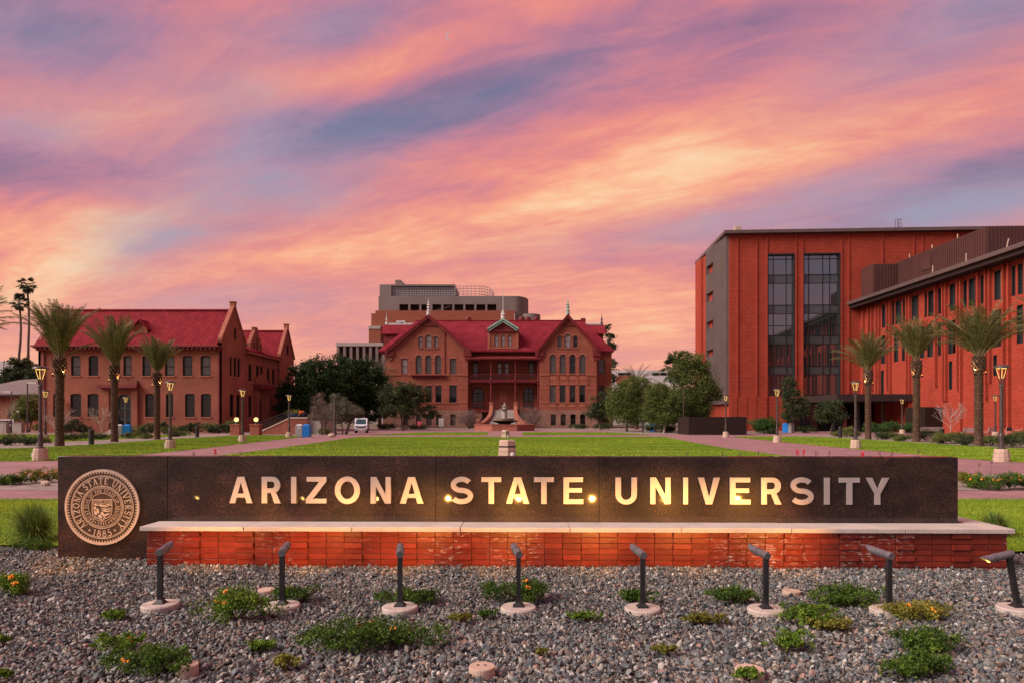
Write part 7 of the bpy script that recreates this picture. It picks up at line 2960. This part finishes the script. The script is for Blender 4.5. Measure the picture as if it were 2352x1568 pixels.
pole('grey unlit pole rising through the mauve and silvery olives', AT(769, 70), 70, 3.9, .12)
pole('plain dark pole between the olives right of the hall', AT(1570, 80), 80, 5.2, .07)
pole('thin dark pole behind the far right bins', AT(1478, 86), 86, 4.4, .06)
pole('tan parking lot light pole with arm before the shingled house', AT(26, 84), 84, 5.0, .07, -1.1)
pole('dark pole left of the brick school corner with a short lit arm', AT(63, 86), 86, 6.2, .09, 1.2)
pole('short dark pole with white head before the garden tree', AT(64, 88), 86.5, 2.6, .07, -.3)


# ------------------------------------------------------------------ bollards, bins, stone pedestals
def bollard():
    t = thing('bollard', 'x', 'bollard', (0, 0, 0), 'dark cylindrical bollards')
    m = MB()
    m.lathe([(.17, -.05), (.17, .99), (.155, 1.03), (.001, 1.035)], 16)
    m.build('post', M['black_metal'], t)
    m = MB()
    m.lathe([(.172, .80), (.174, .81), (.174, .86), (.172, .87)], 16)
    m.build('band', M['soffit'], t)
    return t


bl = bollard()
for i, (px, py, lb) in enumerate(((210, 1020, 'left of the arched door, between the first and second palms'), (453, 1003, 'left lawn far corner before the last lower window'), (1930, 1004, 'left of the nearest canopy palm'), (2163, 1017, 'below the leafless tree on the right'))):
    x, y = G(px, py)
    o = bl if i == 0 else dup(bl, (x, y, 0))
    o.location = (x, y, 0)
    o['label'] = 'dark cylindrical bollard %s' % lb


def bins():
    t = thing('recycling_bin', 'x', 'recycling bin', (0, 0, 0), 'grey and blue bin pairs')
    for k, (x, mt) in enumerate(((-.34, 'bin_grey'), (.34, 'bin_blue'))):
        m = MB()
        m.bevbox(x - .325, x + .325, -.35, .35, .04, 1.12, .02)
        b = m.build('bin_body', M[mt], t)
        m = MB()
        m.hexa([(x - .26, -.28, 1.121), (x + .26, -.28, 1.121), (x + .26, .30, 1.121), (x - .26, .30, 1.121)], [(x - .2, -.16, 1.24), (x + .2, -.16, 1.24), (x + .2, .28, 1.24), (x - .2, .28, 1.24)])
        m.build('lid', M['white_metal' if k == 0 else 'bin_blue'], b)
        m = MB()
        m.box(x - .09, x + .09, -.356, -.351, .80, 1.0)
        m.build('sign_plate', M['white_metal' if k == 0 else 'bin_blue'], b)
    return t


bn = bins()
for i, (px, py, rz, lb) in enumerate(((697, 1003, .0, 'beside the far left path lamp'), (1492, 991, .0, 'under the broad olive right of the hall'), (1620, 997, .0, 'before the dark metal enclosure'), (1811, 993, math.pi - .5, 'under the slender dark tree, blue side left'),
                                      (283, 1004, .3, 'by the steps of the arched door'))):
    x, y = G(px, py)
    o = bn if i == 0 else dup(bn, (x, y, 0))
    o.location = (x, y, 0)
    o.rotation_euler = (0, 0, rz)
    o['label'] = 'grey and blue recycling bin pair %s' % lb


def pedestal(label, px, py, sc):
    x, y = G(px, py)
    t = thing('stone_pedestal', label, 'pedestal', (0, 0, 0), 'bare stone pedestals on the lawn axis')
    m = MB()
    for z0, z1, r0, r1 in ((-.05, .30, .50, .48), (.315, .56, .475, .455), (.575, .80, .45, .43), (.80, .86, .43, .38)):
        m.lathe([(r0, z0), (r1, z1)], 6, a0=math.pi / 2 + .08)
    m.build('stone_course', M['lime_pink'], t)
    m = MB()
    m.lathe([(.46, .29), (.46, .58)], 6, a0=math.pi / 2 + .08)
    m.build('joint', M['soffit'], t)
    m = MB()
    m.sphere((.26, -.44, .14), .12, 10, 6, (1, .6, 1.2))
    m.build('outlet_cover', M['white_metal'], t)
    t.location = (x, y, 0)
    t.scale = (sc,) * 3


pedestal('hexagonal stone pedestal close behind the wall at its middle', 1165, 1049.5, .93)
pedestal('smaller looking stone pedestal at the far end of the centre lawn', 1161, 1004.5, .85)


# ------------------------------------------------------------------ fountain
def fountain():
    X, Y = AT(1159, 101), 101
    t = thing('fountain', 'tiered stone fountain in a low red walled pool before the stair', 'fountain', (0, 0, 0))
    Z = lambda zy: ZT(d3(0, zy)[1], 101)
    m = MB()
    n = 8
    R1 = 4.7
    m.lathe([(R1, -.05), (R1, .80), (R1 - .35, .80), (R1 - .35, .1)], n, a0=math.pi / 8)
    p = m.build('pool_wall', M['trim_sand'], t)
    m = MB()
    m.lathe([(R1 + .08, .80), (R1 + .08, .92), (R1 - .45, .92), (R1 - .45, .80)], n, a0=math.pi / 8)
    m.build('pool_coping', M['trim_sand'], p)
    m = MB()
    m.lathe([(.001, .6), (R1 - .36, .6)], n, a0=math.pi / 8)
    m.build('water', M['pane_dark'], p)
    m = MB()
    z0 = Z(1335)
    m.lathe([(.95, 0), (.9, z0 - .1), (.7, z0)], 12)
    m.build('lower_pedestal', M['bark'], t)
    m = MB()
    m.lathe([(.5, z0 - .3), (1.2, z0 - .05), (2.1, z0 + .26), (2.08, z0 + .30), (1.1, z0 + .05)], 24)
    m.build('wide_dish', M['bark'], t)
    m = MB()
    z1, z2 = Z(1328), Z(1300)
    m.lathe([(1.0, z1), (1.3, z1 + .15), (1.36, z2), (1.2, z2), (.6, z2 - .1)], 20)
    m.build('basin', pmat('mossy stone', (.16, .11, .06), (.24, .18, .11), 5, .9), t)
    m = MB()
    z3 = Z(1228)
    m.lathe([(.42, z2 - .1), (.38, z2 + .2), (.42, (z2 + z3) / 2), (.34, z3)], 12)
    m.build('column', M['concrete'], t)
    m = MB()
    m.lathe([(.3, z3), (.75, z3 + .14), (.78, z3 + .22), (.3, z3 + .2), (.26, z3 + .35), (.45, z3 + .62), (.48, z3 + .70), (.2, z3 + .68), (.12, z3 + .8), (.14, z3 + 1.0), (.02, z3 + 1.1)], 16)
    m.build('upper_bowls', M['concrete'], t)
    t.location = (X, Y, 0)


fountain()


# ------------------------------------------------------------------ dark screens, ramp, globe pillars
def screen(label, x0, x1, y0, y1, h):
    t = thing('metal_screen', label, 'screen wall', (0, 0, 0), 'dark brown metal screen walls')
    n = max(4, int((x1 - x0) / .62))
    for i in range(n):
        m = MB()
        a = x0 + (x1 - x0) * i / n
        m.box(a + .008, a + (x1 - x0) / n - .008, y0, y0 + .06, 0, h)
        m.build('panel', M['brown_dark'], t)
    m = MB()
    m.box(x0 - .04, x0, y0 - .01, y1, 0, h + .02).cut()
    m.box(x1, x1 + .04, y0 - .01, y1, 0, h + .02).cut()
    m.build_split('side_panel', M['brown_dark'], t)
    m = MB()
    m.box(x0, x1, y1 - .06, y1, 0, h)
    m.build('rear_panel', M['brown_dark'], t)


M['brown_dark'] = pmat('perforated dark brown metal', (.018, .011, .010), (.030, .017, .015), 9, .55, .3)
screen('dark brown metal screen enclosure before the tower corner, bins in front', AT(1583, 74), AT(1714, 74), 74, 79, 1.95)
screen('dark brown metal screen behind the leafless young tree at the wing', AT(2125, 80), AT(2262, 80), 80, 84, 3.1)


def globe_pillar(label, px, py):
    x, y = G(px, py)
    t = thing('globe_pillar', label, 'lamp pillar', (0, 0, 0), 'brick pillars with lit globes')
    m = MB()
    m.box(-.48, .48, -.48, .48, -.05, 1.05)
    m.build('pier', M['brick_left'], t)
    m = MB()
    m.box(-.55, .55, -.55, .55, 1.052, 1.17)
    m.build('cap', M['trim_sand'], t)
    m = MB()
    m.lathe([(.12, 1.171), (.06, 1.3), (.08, 1.42)], 8)
    m.build('lamp_stem', M['black_metal'], t)
    m = MB()
    m.sphere((0, 0, 1.66), .24, 14, 10)
    m.build('globe', M['glow_globe'], t, smooth=True)
    t.location = (x, y, 0)


globe_pillar('brick pillar with lit globe, left of the pair by the ramp', 543, 998)
globe_pillar('brick pillar with lit globe, right of the pair at the foot of the ramp', 588, 998)


def ramp():
    t = thing('ramp_wall', 'low brick ramp wall with sloping stone coping and dark railing by the school', 'ramp', (0, 0, 0))
    y0, y1 = 76.5, 76.9
    xa, xb, xc = AT(600, 76.5), AT(666, 76.5), AT(706, 76.5)
    m = MB()
    m.add([(xa, y0, 0), (xc, y0, 0), (xc, y0, 1.75), (xb, y0, 1.75), (xa, y0, .25), (xa, y1, 0), (xc, y1, 0), (xc, y1, 1.75), (xb, y1, 1.75), (xa, y1, .25)],
          [(0, 1, 2, 3, 4), (9, 8, 7, 6, 5), (0, 5, 6, 1), (1, 6, 7, 2), (2, 7, 8, 3), (3, 8, 9, 4), (4, 9, 5, 0)])
    m.build('wall', M['brick_left'], t)
    m = MB()
    a, b, c = (xa, .26), (xb, 1.76), (xc, 1.76)
    for p, q in ((a, b), (b, c)):
        m.hexa([(p[0], y0 - .06, p[1]), (q[0], y0 - .06, q[1]), (q[0], y1 + .06, q[1]), (p[0], y1 + .06, p[1])], [(p[0], y0 - .06, p[1] + .16), (q[0], y0 - .06, q[1] + .16), (q[0], y1 + .06, q[1] + .16), (p[0], y1 + .06, p[1] + .16)])
    m.build('coping', M['lime_pink'], t)
    m = MB()
    yr = 79.5
    x0, x1 = AT(592, 79.5), AT(672, 79.5)
    for k in range(14):
        f = k / 13
        x = x0 + (x1 - x0) * f
        z = .2 + 1.6 * f
        m.tube([(x, yr, max(0, z - .6)), (x, yr, z + 1.0)], .035, 4)
    for dz in (.35, .65, 1.0):
        m.tube([(x0, yr, .2 + dz), (x1, yr, 1.8 + dz)], .04, 5)
    m.build('railing', M['black_metal'], t)
    m = MB()
    m.add([(x0, 77, 0), (x1, 77, 1.5), (x1 + 4, 77, 1.5), (x1 + 4, 84, 1.5), (x1, 84, 1.5), (x0, 84, 0), (x1 + 4, 77, 0), (x1 + 4, 84, 0)], [(0, 1, 4, 5), (1, 2, 3, 4), (0, 6, 2, 1), (5, 4, 3, 7), (6, 7, 3, 2)])
    m.build('ramp_slab', M['concrete'], t)
    for px in (684, 705):
        pass
    for k, px in enumerate((684, 704)):
        pass


ramp()
for k, (px, lb) in enumerate(((684, 'left'), (704, 'right'))):
    pass


# ------------------------------------------------------------------ utility cart, car, furniture, person
def wheel(par, x, y, r, w, axis='x'):
    m = MB()
    prof = [(r * .62, -w / 2), (r * .95, -w / 2), (r, -w * .35), (r, w * .35), (r * .95, w / 2), (r * .62, w / 2)]
    b = len(m.v)
    m.lathe(prof, 18)
    m.v = [(x + p[2], y + p[0], r + p[1]) for p in m.v]
    o = m.build('wheel', M['rubber'], par)
    m = MB()
    m.lathe([(r * .6, -w * .42), (r * .6, w * .42)], 12)
    m.v = [(x + p[2], y + p[0], r + p[1]) for p in m.v]
    m.build('rim', M['white_metal'], o)


def cart():
    t = thing('utility_cart', 'small white electric utility cart seen from the front beside the silvery olive', 'utility vehicle', (0, 0, 0))
    w = .74
    m = MB()
    # cab: front faces -y; section of the nose and windscreen
    S = [(-.05, .42), (-.12, .62), (-.10, .95), (.02, 1.05)]
    S += [(.34, 1.72), (.42, 1.80), (1.25, 1.82), (1.32, 1.75), (1.35, .45)]
    a = [(-w, y, z) for y, z in S]
    b = [(w, y, z) for y, z in S]
    n = len(S)
    m.add(a + b, [tuple(range(n))[::-1], tuple(range(n, 2 * n))] + [(i, (i + 1) % n, n + (i + 1) % n, n + i) for i in range(n)])
    m.build('cab', M['white_paint'], t)
    m = MB()
    m.hexa([(-.62, .02, 1.08), (.62, .02, 1.08), (.62, .10, 1.08), (-.62, .10, 1.08)], [(-.55, .315, 1.70), (.55, .315, 1.70), (.55, .36, 1.70), (-.55, .36, 1.70)])
    m.build('windscreen', pmat('green tinted windscreen', (.02, .06, .07), None, rough=.05, spec=.8), t)
    m = MB()
    m.plate(Fr((0, -.125, 0), (1, 0, 0), (0, -1, 0)), [(-.66, .92), (-.60, .74), (-.3, .66), (.3, .66), (.60, .74), (.66, .92), (.3, .82), (-.3, .82)], [], -.02, .02)
    m.build('grille', M['black_metal'], t)
    for sx in (-1, 1):
        m = MB()
        m.sphere((sx * .52, -.12, .86), .07, 8, 6, (1.4, .5, 1))
        m.build('headlight', M['dead_lens'], t)
        m = MB()
        m.box(min(sx * .76, sx * .92), max(sx * .76, sx * .92), .1, .16, 1.15, 1.42)
        m.build('mirror', M['black_metal'], t)
        m = MB()
        m.box(sx * w - .01 if sx > 0 else sx * w - .015, sx * w + .015 if sx > 0 else sx * w + .01, .45, 1.2, .95, 1.65)
        m.build('side_window', M['pane_dark'], t)
        for y in (.35, 2.5):
            wheel(t, sx * .66, y, .28, .2)
    m = MB()
    m.tube([(-.72, -.16, .30), (-.6, -.2, .36), (.6, -.2, .36), (.72, -.16, .30)], .035, 6)
    m.box(-.35, .35, -.21, -.17, .30, .52)
    m.build('bumper', M['white_metal'], t)
    m = MB()
    m.box(-.72, .72, -.1, 1.4, .26, .44)
    m.build('chassis', M['black_metal'], t)
    m = MB()
    m.box(-.78, .78, 1.4, 3.1, .5, .62)
    for x0, x1, y0, y1 in ((-.78, -.74, 1.4, 3.1), (.74, .78, 1.4, 3.1), (-.74, .74, 3.06, 3.1)):
        m.box(x0, x1, y0, y1, .621, 1.05)
    m.build('cargo_bed', M['white_paint'], t)
    m = MB()
    for x in (-.66, .66):
        m.tube([(x, .45, 1.80), (x, .45, 1.98), (x, 1.25, 1.98), (x, 1.25, 1.80)], .025, 5)
    m.tube([(-.66, .45, 1.98), (.66, .45, 1.98)], .025, 5)
    m.tube([(-.66, 1.25, 1.98), (.66, 1.25, 1.98)], .025, 5)
    m.build('roof_rack', M['black_metal'], t)
    m = MB()
    m.tube([(-.8, .42, .40), (-.8, .42, 1.5)], .03, 5).cut()
    m.tube([(.8, .42, .40), (.8, .42, 1.75)], .03, 5).cut()
    m.build_split('door_rail', M['white_metal'], t)
    x, y = G(829, 993.5)
    t.location = (x, y, 0)
    t.rotation_euler = (0, 0, .16)


cart()


def car():
    t = thing('parked_car', 'white estate car parked at the far left, rear lights towards the lawn', 'car', (0, 0, 0))
    w = .9
    S = [(-2.2, .35), (-2.25, .95), (-2.0, 1.05), (-1.75, 1.55), (-1.2, 1.66), (.4, 1.62), (1.0, 1.08), (2.0, .95), (2.25, .7), (2.25, .35)]
    m = MB()
    n = len(S)
    P = []
    for sx in (-1, 1):
        for x, z in S:
            P.append((x, sx * (w - (.12 if z > 1.2 else 0)), z))
    m.add(P, [tuple(range(n)), tuple(range(n, 2 * n))[::-1]] + [(i, n + i, n + (i + 1) % n, (i + 1) % n) for i in range(n)])
    m.build('body', M['white_paint'], t)
    for sy in (-1, 1):
        m = MB()
        y = sy * (w - .115)
        m.hexa([(-1.85, y - .04, 1.08), (.85, y - .04, 1.08), (.85, y + .04, 1.08), (-1.85, y + .04, 1.08)], [(-1.6, y - .03, 1.52), (.35, y - .03, 1.52), (.35, y + .03, 1.52), (-1.6, y + .03, 1.52)])
        m.build('side_window', M['pane_dark'], t)
        for x in (-1.4, 1.4):
            mm = MB()
            r = .33
            mm.lathe([(r * .6, -.11), (r, -.1), (r, .1), (r * .6, .11)], 16)
            mm.v = [(x + p[0], sy * (w - .06) + p[2], r + p[1]) for p in mm.v]
            wh = mm.build('wheel', M['rubber'], t)
            mm = MB()
            mm.lathe([(r * .58, -.1), (r * .58, .1)], 12)
            mm.v = [(x + p[0], sy * (w - .05) + p[2], r + p[1]) for p in mm.v]
            mm.build('rim', M['white_metal'], wh)
        m = MB()
        m.box(-2.3, -2.12, sy * .78 - .1, sy * .78 + .1, .72, 1.02)
        m.build('tail_light', M['red_plastic'], t)
        m = MB()
        m.box(2.12, 2.28, sy * .7 - .16, sy * .7 + .16, .66, .82)
        m.build('headlight', M['dead_lens'], t)
    m = MB()
    m.hexa([(-2.06, -.68, 1.08), (-2.06, .68, 1.08), (-2.0, .68, 1.08), (-2.0, -.68, 1.08)], [(-1.83, -.6, 1.5), (-1.83, .6, 1.5), (-1.77, .6, 1.5), (-1.77, -.6, 1.5)])
    m.build('rear_window', M['pane_dark'], t)
    m = MB()
    m.box(-2.29, -2.24, -.26, .26, .70, .84)
    m.build('number_plate', M['white_metal'], t)
    m = MB()
    m.box(-2.3, 2.28, -.86, .86, .24, .42)
    m.build('bumper', M['black_metal'], t)
    t.location = (AT(14, 90), 90, 0)
    t.rotation_euler = (0, 0, 2.2)


car()
for k, (px, Y, w, h, lb) in enumerate(((9, 84, 1.0, 1.25, 'grey concrete block wall left of the white car lights'), (42, 86, 1.2, 1.15, 'grey concrete block right of the white car'))):
    t = thing('concrete_block', lb, 'block', (0, 0, 0))
    m = MB()
    m.bevbox(-w / 2, w / 2, -.3, .3, -.05, h, .03)
    m.build('block_body', M['concrete'], t)
    m = MB()
    m.box(-w / 2 - .03, w / 2 + .03, -.33, .33, h + .001, h + .08)
    m.build('block_cap', M['concrete'], t)
    t.location = (AT(px, Y), Y, 0)


def bench(label, px, py, L, mat, rz=0):
    x, y = G(px, py)
    t = thing('bench', label, 'bench', (0, 0, 0), 'benches on the terrace')
    for k in range(4):
        m = MB()
        m.box(-L / 2, L / 2, -.24 + k * .12, -.24 + k * .12 + .10, .42, .46)
        m.build('seat_slat', M[mat], t)
    for k in range(3):
        m = MB()
        m.hexa([(-L / 2, .24 + .03 * k, .52 + .13 * k), (L / 2, .24 + .03 * k, .52 + .13 * k), (L / 2, .27 + .03 * k, .52 + .13 * k), (-L / 2, .27 + .03 * k, .52 + .13 * k)],
               [(-L / 2, .265 + .03 * k, .63 + .13 * k), (L / 2, .265 + .03 * k, .63 + .13 * k), (L / 2, .295 + .03 * k, .63 + .13 * k), (-L / 2, .295 + .03 * k, .63 + .13 * k)])
        m.build('back_slat', M[mat], t)
    for sx in (-1, 1):
        m = MB()
        X = sx * (L / 2 - .2)
        m.tube([(X, -.22, 0), (X, -.2, .41)], .025, 5)
        m.tube([(X, .3, 0), (X, .24, .42), (X, .36, .92)], .025, 5)
        m.tube([(X, -.22, .40), (X, .26, .40)], .022, 5)
        m.build('leg', M['lamp_metal'], t)
    t.location = (x, y, 0)
    t.rotation_euler = (0, 0, rz)


bench('long dark grey bench left of the leafless tree', 2136, 999, 2.3, 'concrete', math.pi)
bench('pale bench just left of the widest crowned palm trunk', 2226, 1003, 1.5, 'white_metal', math.pi)
bench('pale bench just right of the widest crowned palm trunk', 2272, 1001, 1.1, 'white_metal', math.pi + .4)


def chair():
    t = thing('terrace_chair', 'x', 'chair', (0, 0, 0), 'metal terrace chairs')
    m = MB()
    m.box(-.24, .24, -.24, .24, .43, .46)
    m.build('seat', M['white_metal'], t)
    m = MB()
    m.hexa([(-.23, .22, .56), (.23, .22, .56), (.23, .25, .56), (-.23, .25, .56)], [(-.23, .32, .9), (.23, .32, .9), (.23, .35, .9), (-.23, .35, .9)])
    m.build('backrest', M['black_metal'], t)
    for sx in (-1, 1):
        for sy in (-1, 1):
            m = MB()
            m.tube([(sx * .26, sy * .25, 0), (sx * .23, sy * .2, .43)], .016, 5)
            m.build('leg', M['white_metal'], t)
        m = MB()
        m.tube([(sx * .25, -.22, .43), (sx * .26, -.22, .65), (sx * .26, .26, .66), (sx * .24, .33, .9)], .015, 5)
        m.build('armrest', M['white_metal'], t)
    return t


ch = chair()
for i, (px, py, rz, lb) in enumerate(((2318, 1001, 2.6, 'left of the pair beside the nearest right lamp pole'), (2338, 1002, -2.2, 'right of the pair near the right picture edge'))):
    x, y = G(px, py)
    o = ch if i == 0 else dup(ch, (x, y, 0), rz)
    o.location = (x, y, 0)
    o.rotation_euler = (0, 0, rz)
    o['label'] = 'metal terrace chair with dark back, %s' % lb


# rocking chairs on the balcony of the hall
def rocker():
    t = thing('balcony_chair', 'x', 'chair', (0, 0, 0), 'dark chairs lined up on the hall balcony')
    m = MB()
    m.box(-.3, .3, -.28, .28, .42, .48)
    m.build('seat', M['soffit'], t)
    m = MB()
    for x in (-.26, -.09, .09, .26):
        m.hexa([(x - .04, .26, .48), (x + .04, .26, .48), (x + .04, .30, .48), (x - .04, .30, .48)], [(x - .04, .42, 1.2), (x + .04, .42, 1.2), (x + .04, .46, 1.2), (x - .04, .46, 1.2)])
    m.box(-.32, .32, .41, .47, 1.2, 1.3)
    m.build('backrest', M['soffit'], t)
    for sx in (-1, 1):
        m = MB()
        m.tube([(sx * .3, -.5, .10), (sx * .3, -.2, .03), (sx * .3, .3, .03), (sx * .3, .6, .12)], .03, 5)
        m.tube([(sx * .3, -.24, .03), (sx * .3, -.24, .72), (sx * .3, .34, .72)], .03, 5)
        m.build('rocker_frame', M['soffit'], t)
    return t


rk = rocker()
rl = ('leftmost, near the left door', 'second from the left end', 'left of the left inner column', 'just right of the left inner column', 'under the left half of the window pair', 'under the right half of the window pair', 'left of the right inner column', 'just right of the right inner column',
      'second from the right end', 'rightmost, near the right door')
for i, zx in enumerate((1105, 1130, 1152, 1192, 1225, 1262, 1305, 1405, 1435, 1468)):
    Y = 126.6
    z = ZT(d3(0, 965)[1], 125)
    o = rk if i == 0 else dup(rk, (0, 0, 0))
    o.location = (AT(d3(zx, 0)[0], Y), Y, z + .02)
    o.rotation_euler = (0, 0, .2 * math.sin(i * 3))
    o['label'] = 'dark balcony chair on the hall verandah, %s' % rl[i]


# glazed pot with yellow flowers and a gardener bending over it
def pot():
    X, Y = AT(676, 82), 82
    t = thing('flower_pot', 'wide dark blue pot of yellow flowers by the gardener in orange', 'pot', (0, 0, 0))
    m = MB()
    m.lathe([(.45, 0), (.72, .35), (.82, .75), (.80, .85), (.70, .85), (.66, .6)], 20)
    m.build('bowl', M['pot_blue'], t, smooth=True)
    nr = np.random.default_rng(4)
    P = nr.normal(size=(1500, 3)) * [.4, .35, .16] + [0, 0, 1.0]
    v, f, tt = leaves(P, .09, nr)
    np_mesh('foliage', v, f, M['leaf_yellow'], t, tt)
    t.location = (X, Y, 1.5)


pot()


def person():
    t = thing('person', 'person in orange shirt and dark trousers bending over the blue pot', 'person', (0, 0, 0))

    def skin(name, V, E, Rr, mat, root=0):
        me = bpy.data.meshes.new(name)
        me.from_pydata(V, E, [])
        me.materials.append(mat)
        o = link(name, me, t)
        md = o.modifiers.new('skin', 'SKIN')
        for i, r in enumerate(Rr):
            me.skin_vertices[0].data[i].radius = (r, r)
            me.skin_vertices[0].data[i].use_root = (i == root)
        s = o.modifiers.new('sub', 'SUBSURF')
        s.levels = s.render_levels = 2
        return o
    # bending forward towards -x, feet at the origin
    V = [(.0, 0, .92), (-.18, 0, 1.06), (-.40, 0, 1.16), (-.50, 0, 1.13), (-.64, 0, 1.08), (-.72, 0, 1.04),
         (.02, -.10, .88), (-.02, -.11, .48), (.06, -.11, .08), (-.10, -.12, .03),
         (.02, .10, .88), (.04, .11, .48), (.12, .11, .08), (-.04, .12, .03),
         (-.42, -.19, 1.12), (-.48, -.22, .84), (-.62, -.18, .62), (-.68, -.17, .54),
         (-.42, .19, 1.12), (-.46, .22, .84), (-.60, .18, .62), (-.66, .17, .54)]
    E = [(0, 1), (1, 2), (2, 3), (3, 4), (4, 5), (0, 6), (6, 7), (7, 8), (8, 9), (0, 10), (10, 11), (11, 12), (12, 13), (2, 14), (14, 15), (15, 16), (16, 17), (2, 18), (18, 19), (19, 20), (20, 21)]
    Rr = [.145, .14, .15, .06, .10, .085, .095, .065, .045, .045, .095, .065, .045, .045, .065, .045, .035, .04, .065, .045, .035, .04]
    skin('body', V, E, Rr, M['skin'])
    g = 1.13
    skin('shirt', [(.03, 0, .90), V[1], V[2], V[14], V[15], V[18], V[19]], [(0, 1), (1, 2), (2, 3), (3, 4), (2, 5), (5, 6)], [.17, .165, .175, .09, .065, .09, .065], M['orange_cloth'])
    skin('trousers', [(0, 0, .88), V[6], V[7], V[8], V[10], V[11], V[12]], [(0, 1), (1, 2), (2, 3), (0, 4), (4, 5), (5, 6)], [.165, .12, .085, .075, .12, .085, .075], M['navy_cloth'])
    m = MB()
    m.sphere((-.66, 0, 1.10), .125, 10, 8, (1.1, .95, .9))
    m.build('hair', M['soffit'], t, smooth=True)
    t.location = (AT(692, 82) + .45, 81.6, 1.5)


person()

# small signs by the hall
for k, (zx, zy, w, h, mt, lb) in enumerate(((723, 1350, .85, 1.35, 'white_metal', 'small white notice board standing before the basement windows'), (528, 1328, .75, .8, 'flower_red', 'small pink notice leaning by the basement window'))):
    t = thing('notice_board', lb, 'notice', (0, 0, 0))
    m = MB()
    m.box(-w / 2, w / 2, -.03, .03, .45, .45 + h)
    m.build('board', M[mt] if k == 0 else pmat('pink sign', (.75, .12, .16), None), t)
    m = MB()
    for x in (-w / 2 + .05, w / 2 - .05):
        m.box(x - .03, x + .03, -.02, .05, 0, .449).cut()
    m.build_split('leg', M['black_metal'], t)
    t.location = (AT(d3(zx, 0)[0], 116 if k == 0 else 122), 116 if k == 0 else 122, 0)

# rocks
def rock(label, px, py, r, seed, mat='lime_pink'):
    x, y = G(px, py)
    t = MB()
    t.sphere((0, 0, 0), r, 9, 7, (1.3, .9, .75))
    rng = random.Random(seed)
    t.v = [tuple(c * rng.uniform(.86, 1.14) for c in p) for p in t.v]
    o = t.build('boulder', M[mat])
    o.location = (x, y, -r * .15)
    tag(o, label, 'rock', 'loose boulders')


rock('pinkish boulder under the mauve olive', 762, 1003, .27, 3)
rock('pale boulder in the left lantana strip', 105, 1115, .10, 4)

# crescent moon, far outside everything
t = MB()
Ym = 4200
mx, mz, r = AT(1033, Ym), ZT(81, Ym), 9.5 / F * Ym
P = arc(0, 0, r, r, 95, 265, 16) + arc(r * .35, 0, r * 1.02, r * 1.0, 250, 110, 14)
t.plate(Fr((mx, Ym, mz), (1, 0, 0), (0, -1, 0)), P, [], -20, 0)
mo = t.build('moon', emis('moonlit rock', (.80, .45, .46), .40))
tag(mo, 'thin pale crescent moon high above the middle of the sky', 'moon')
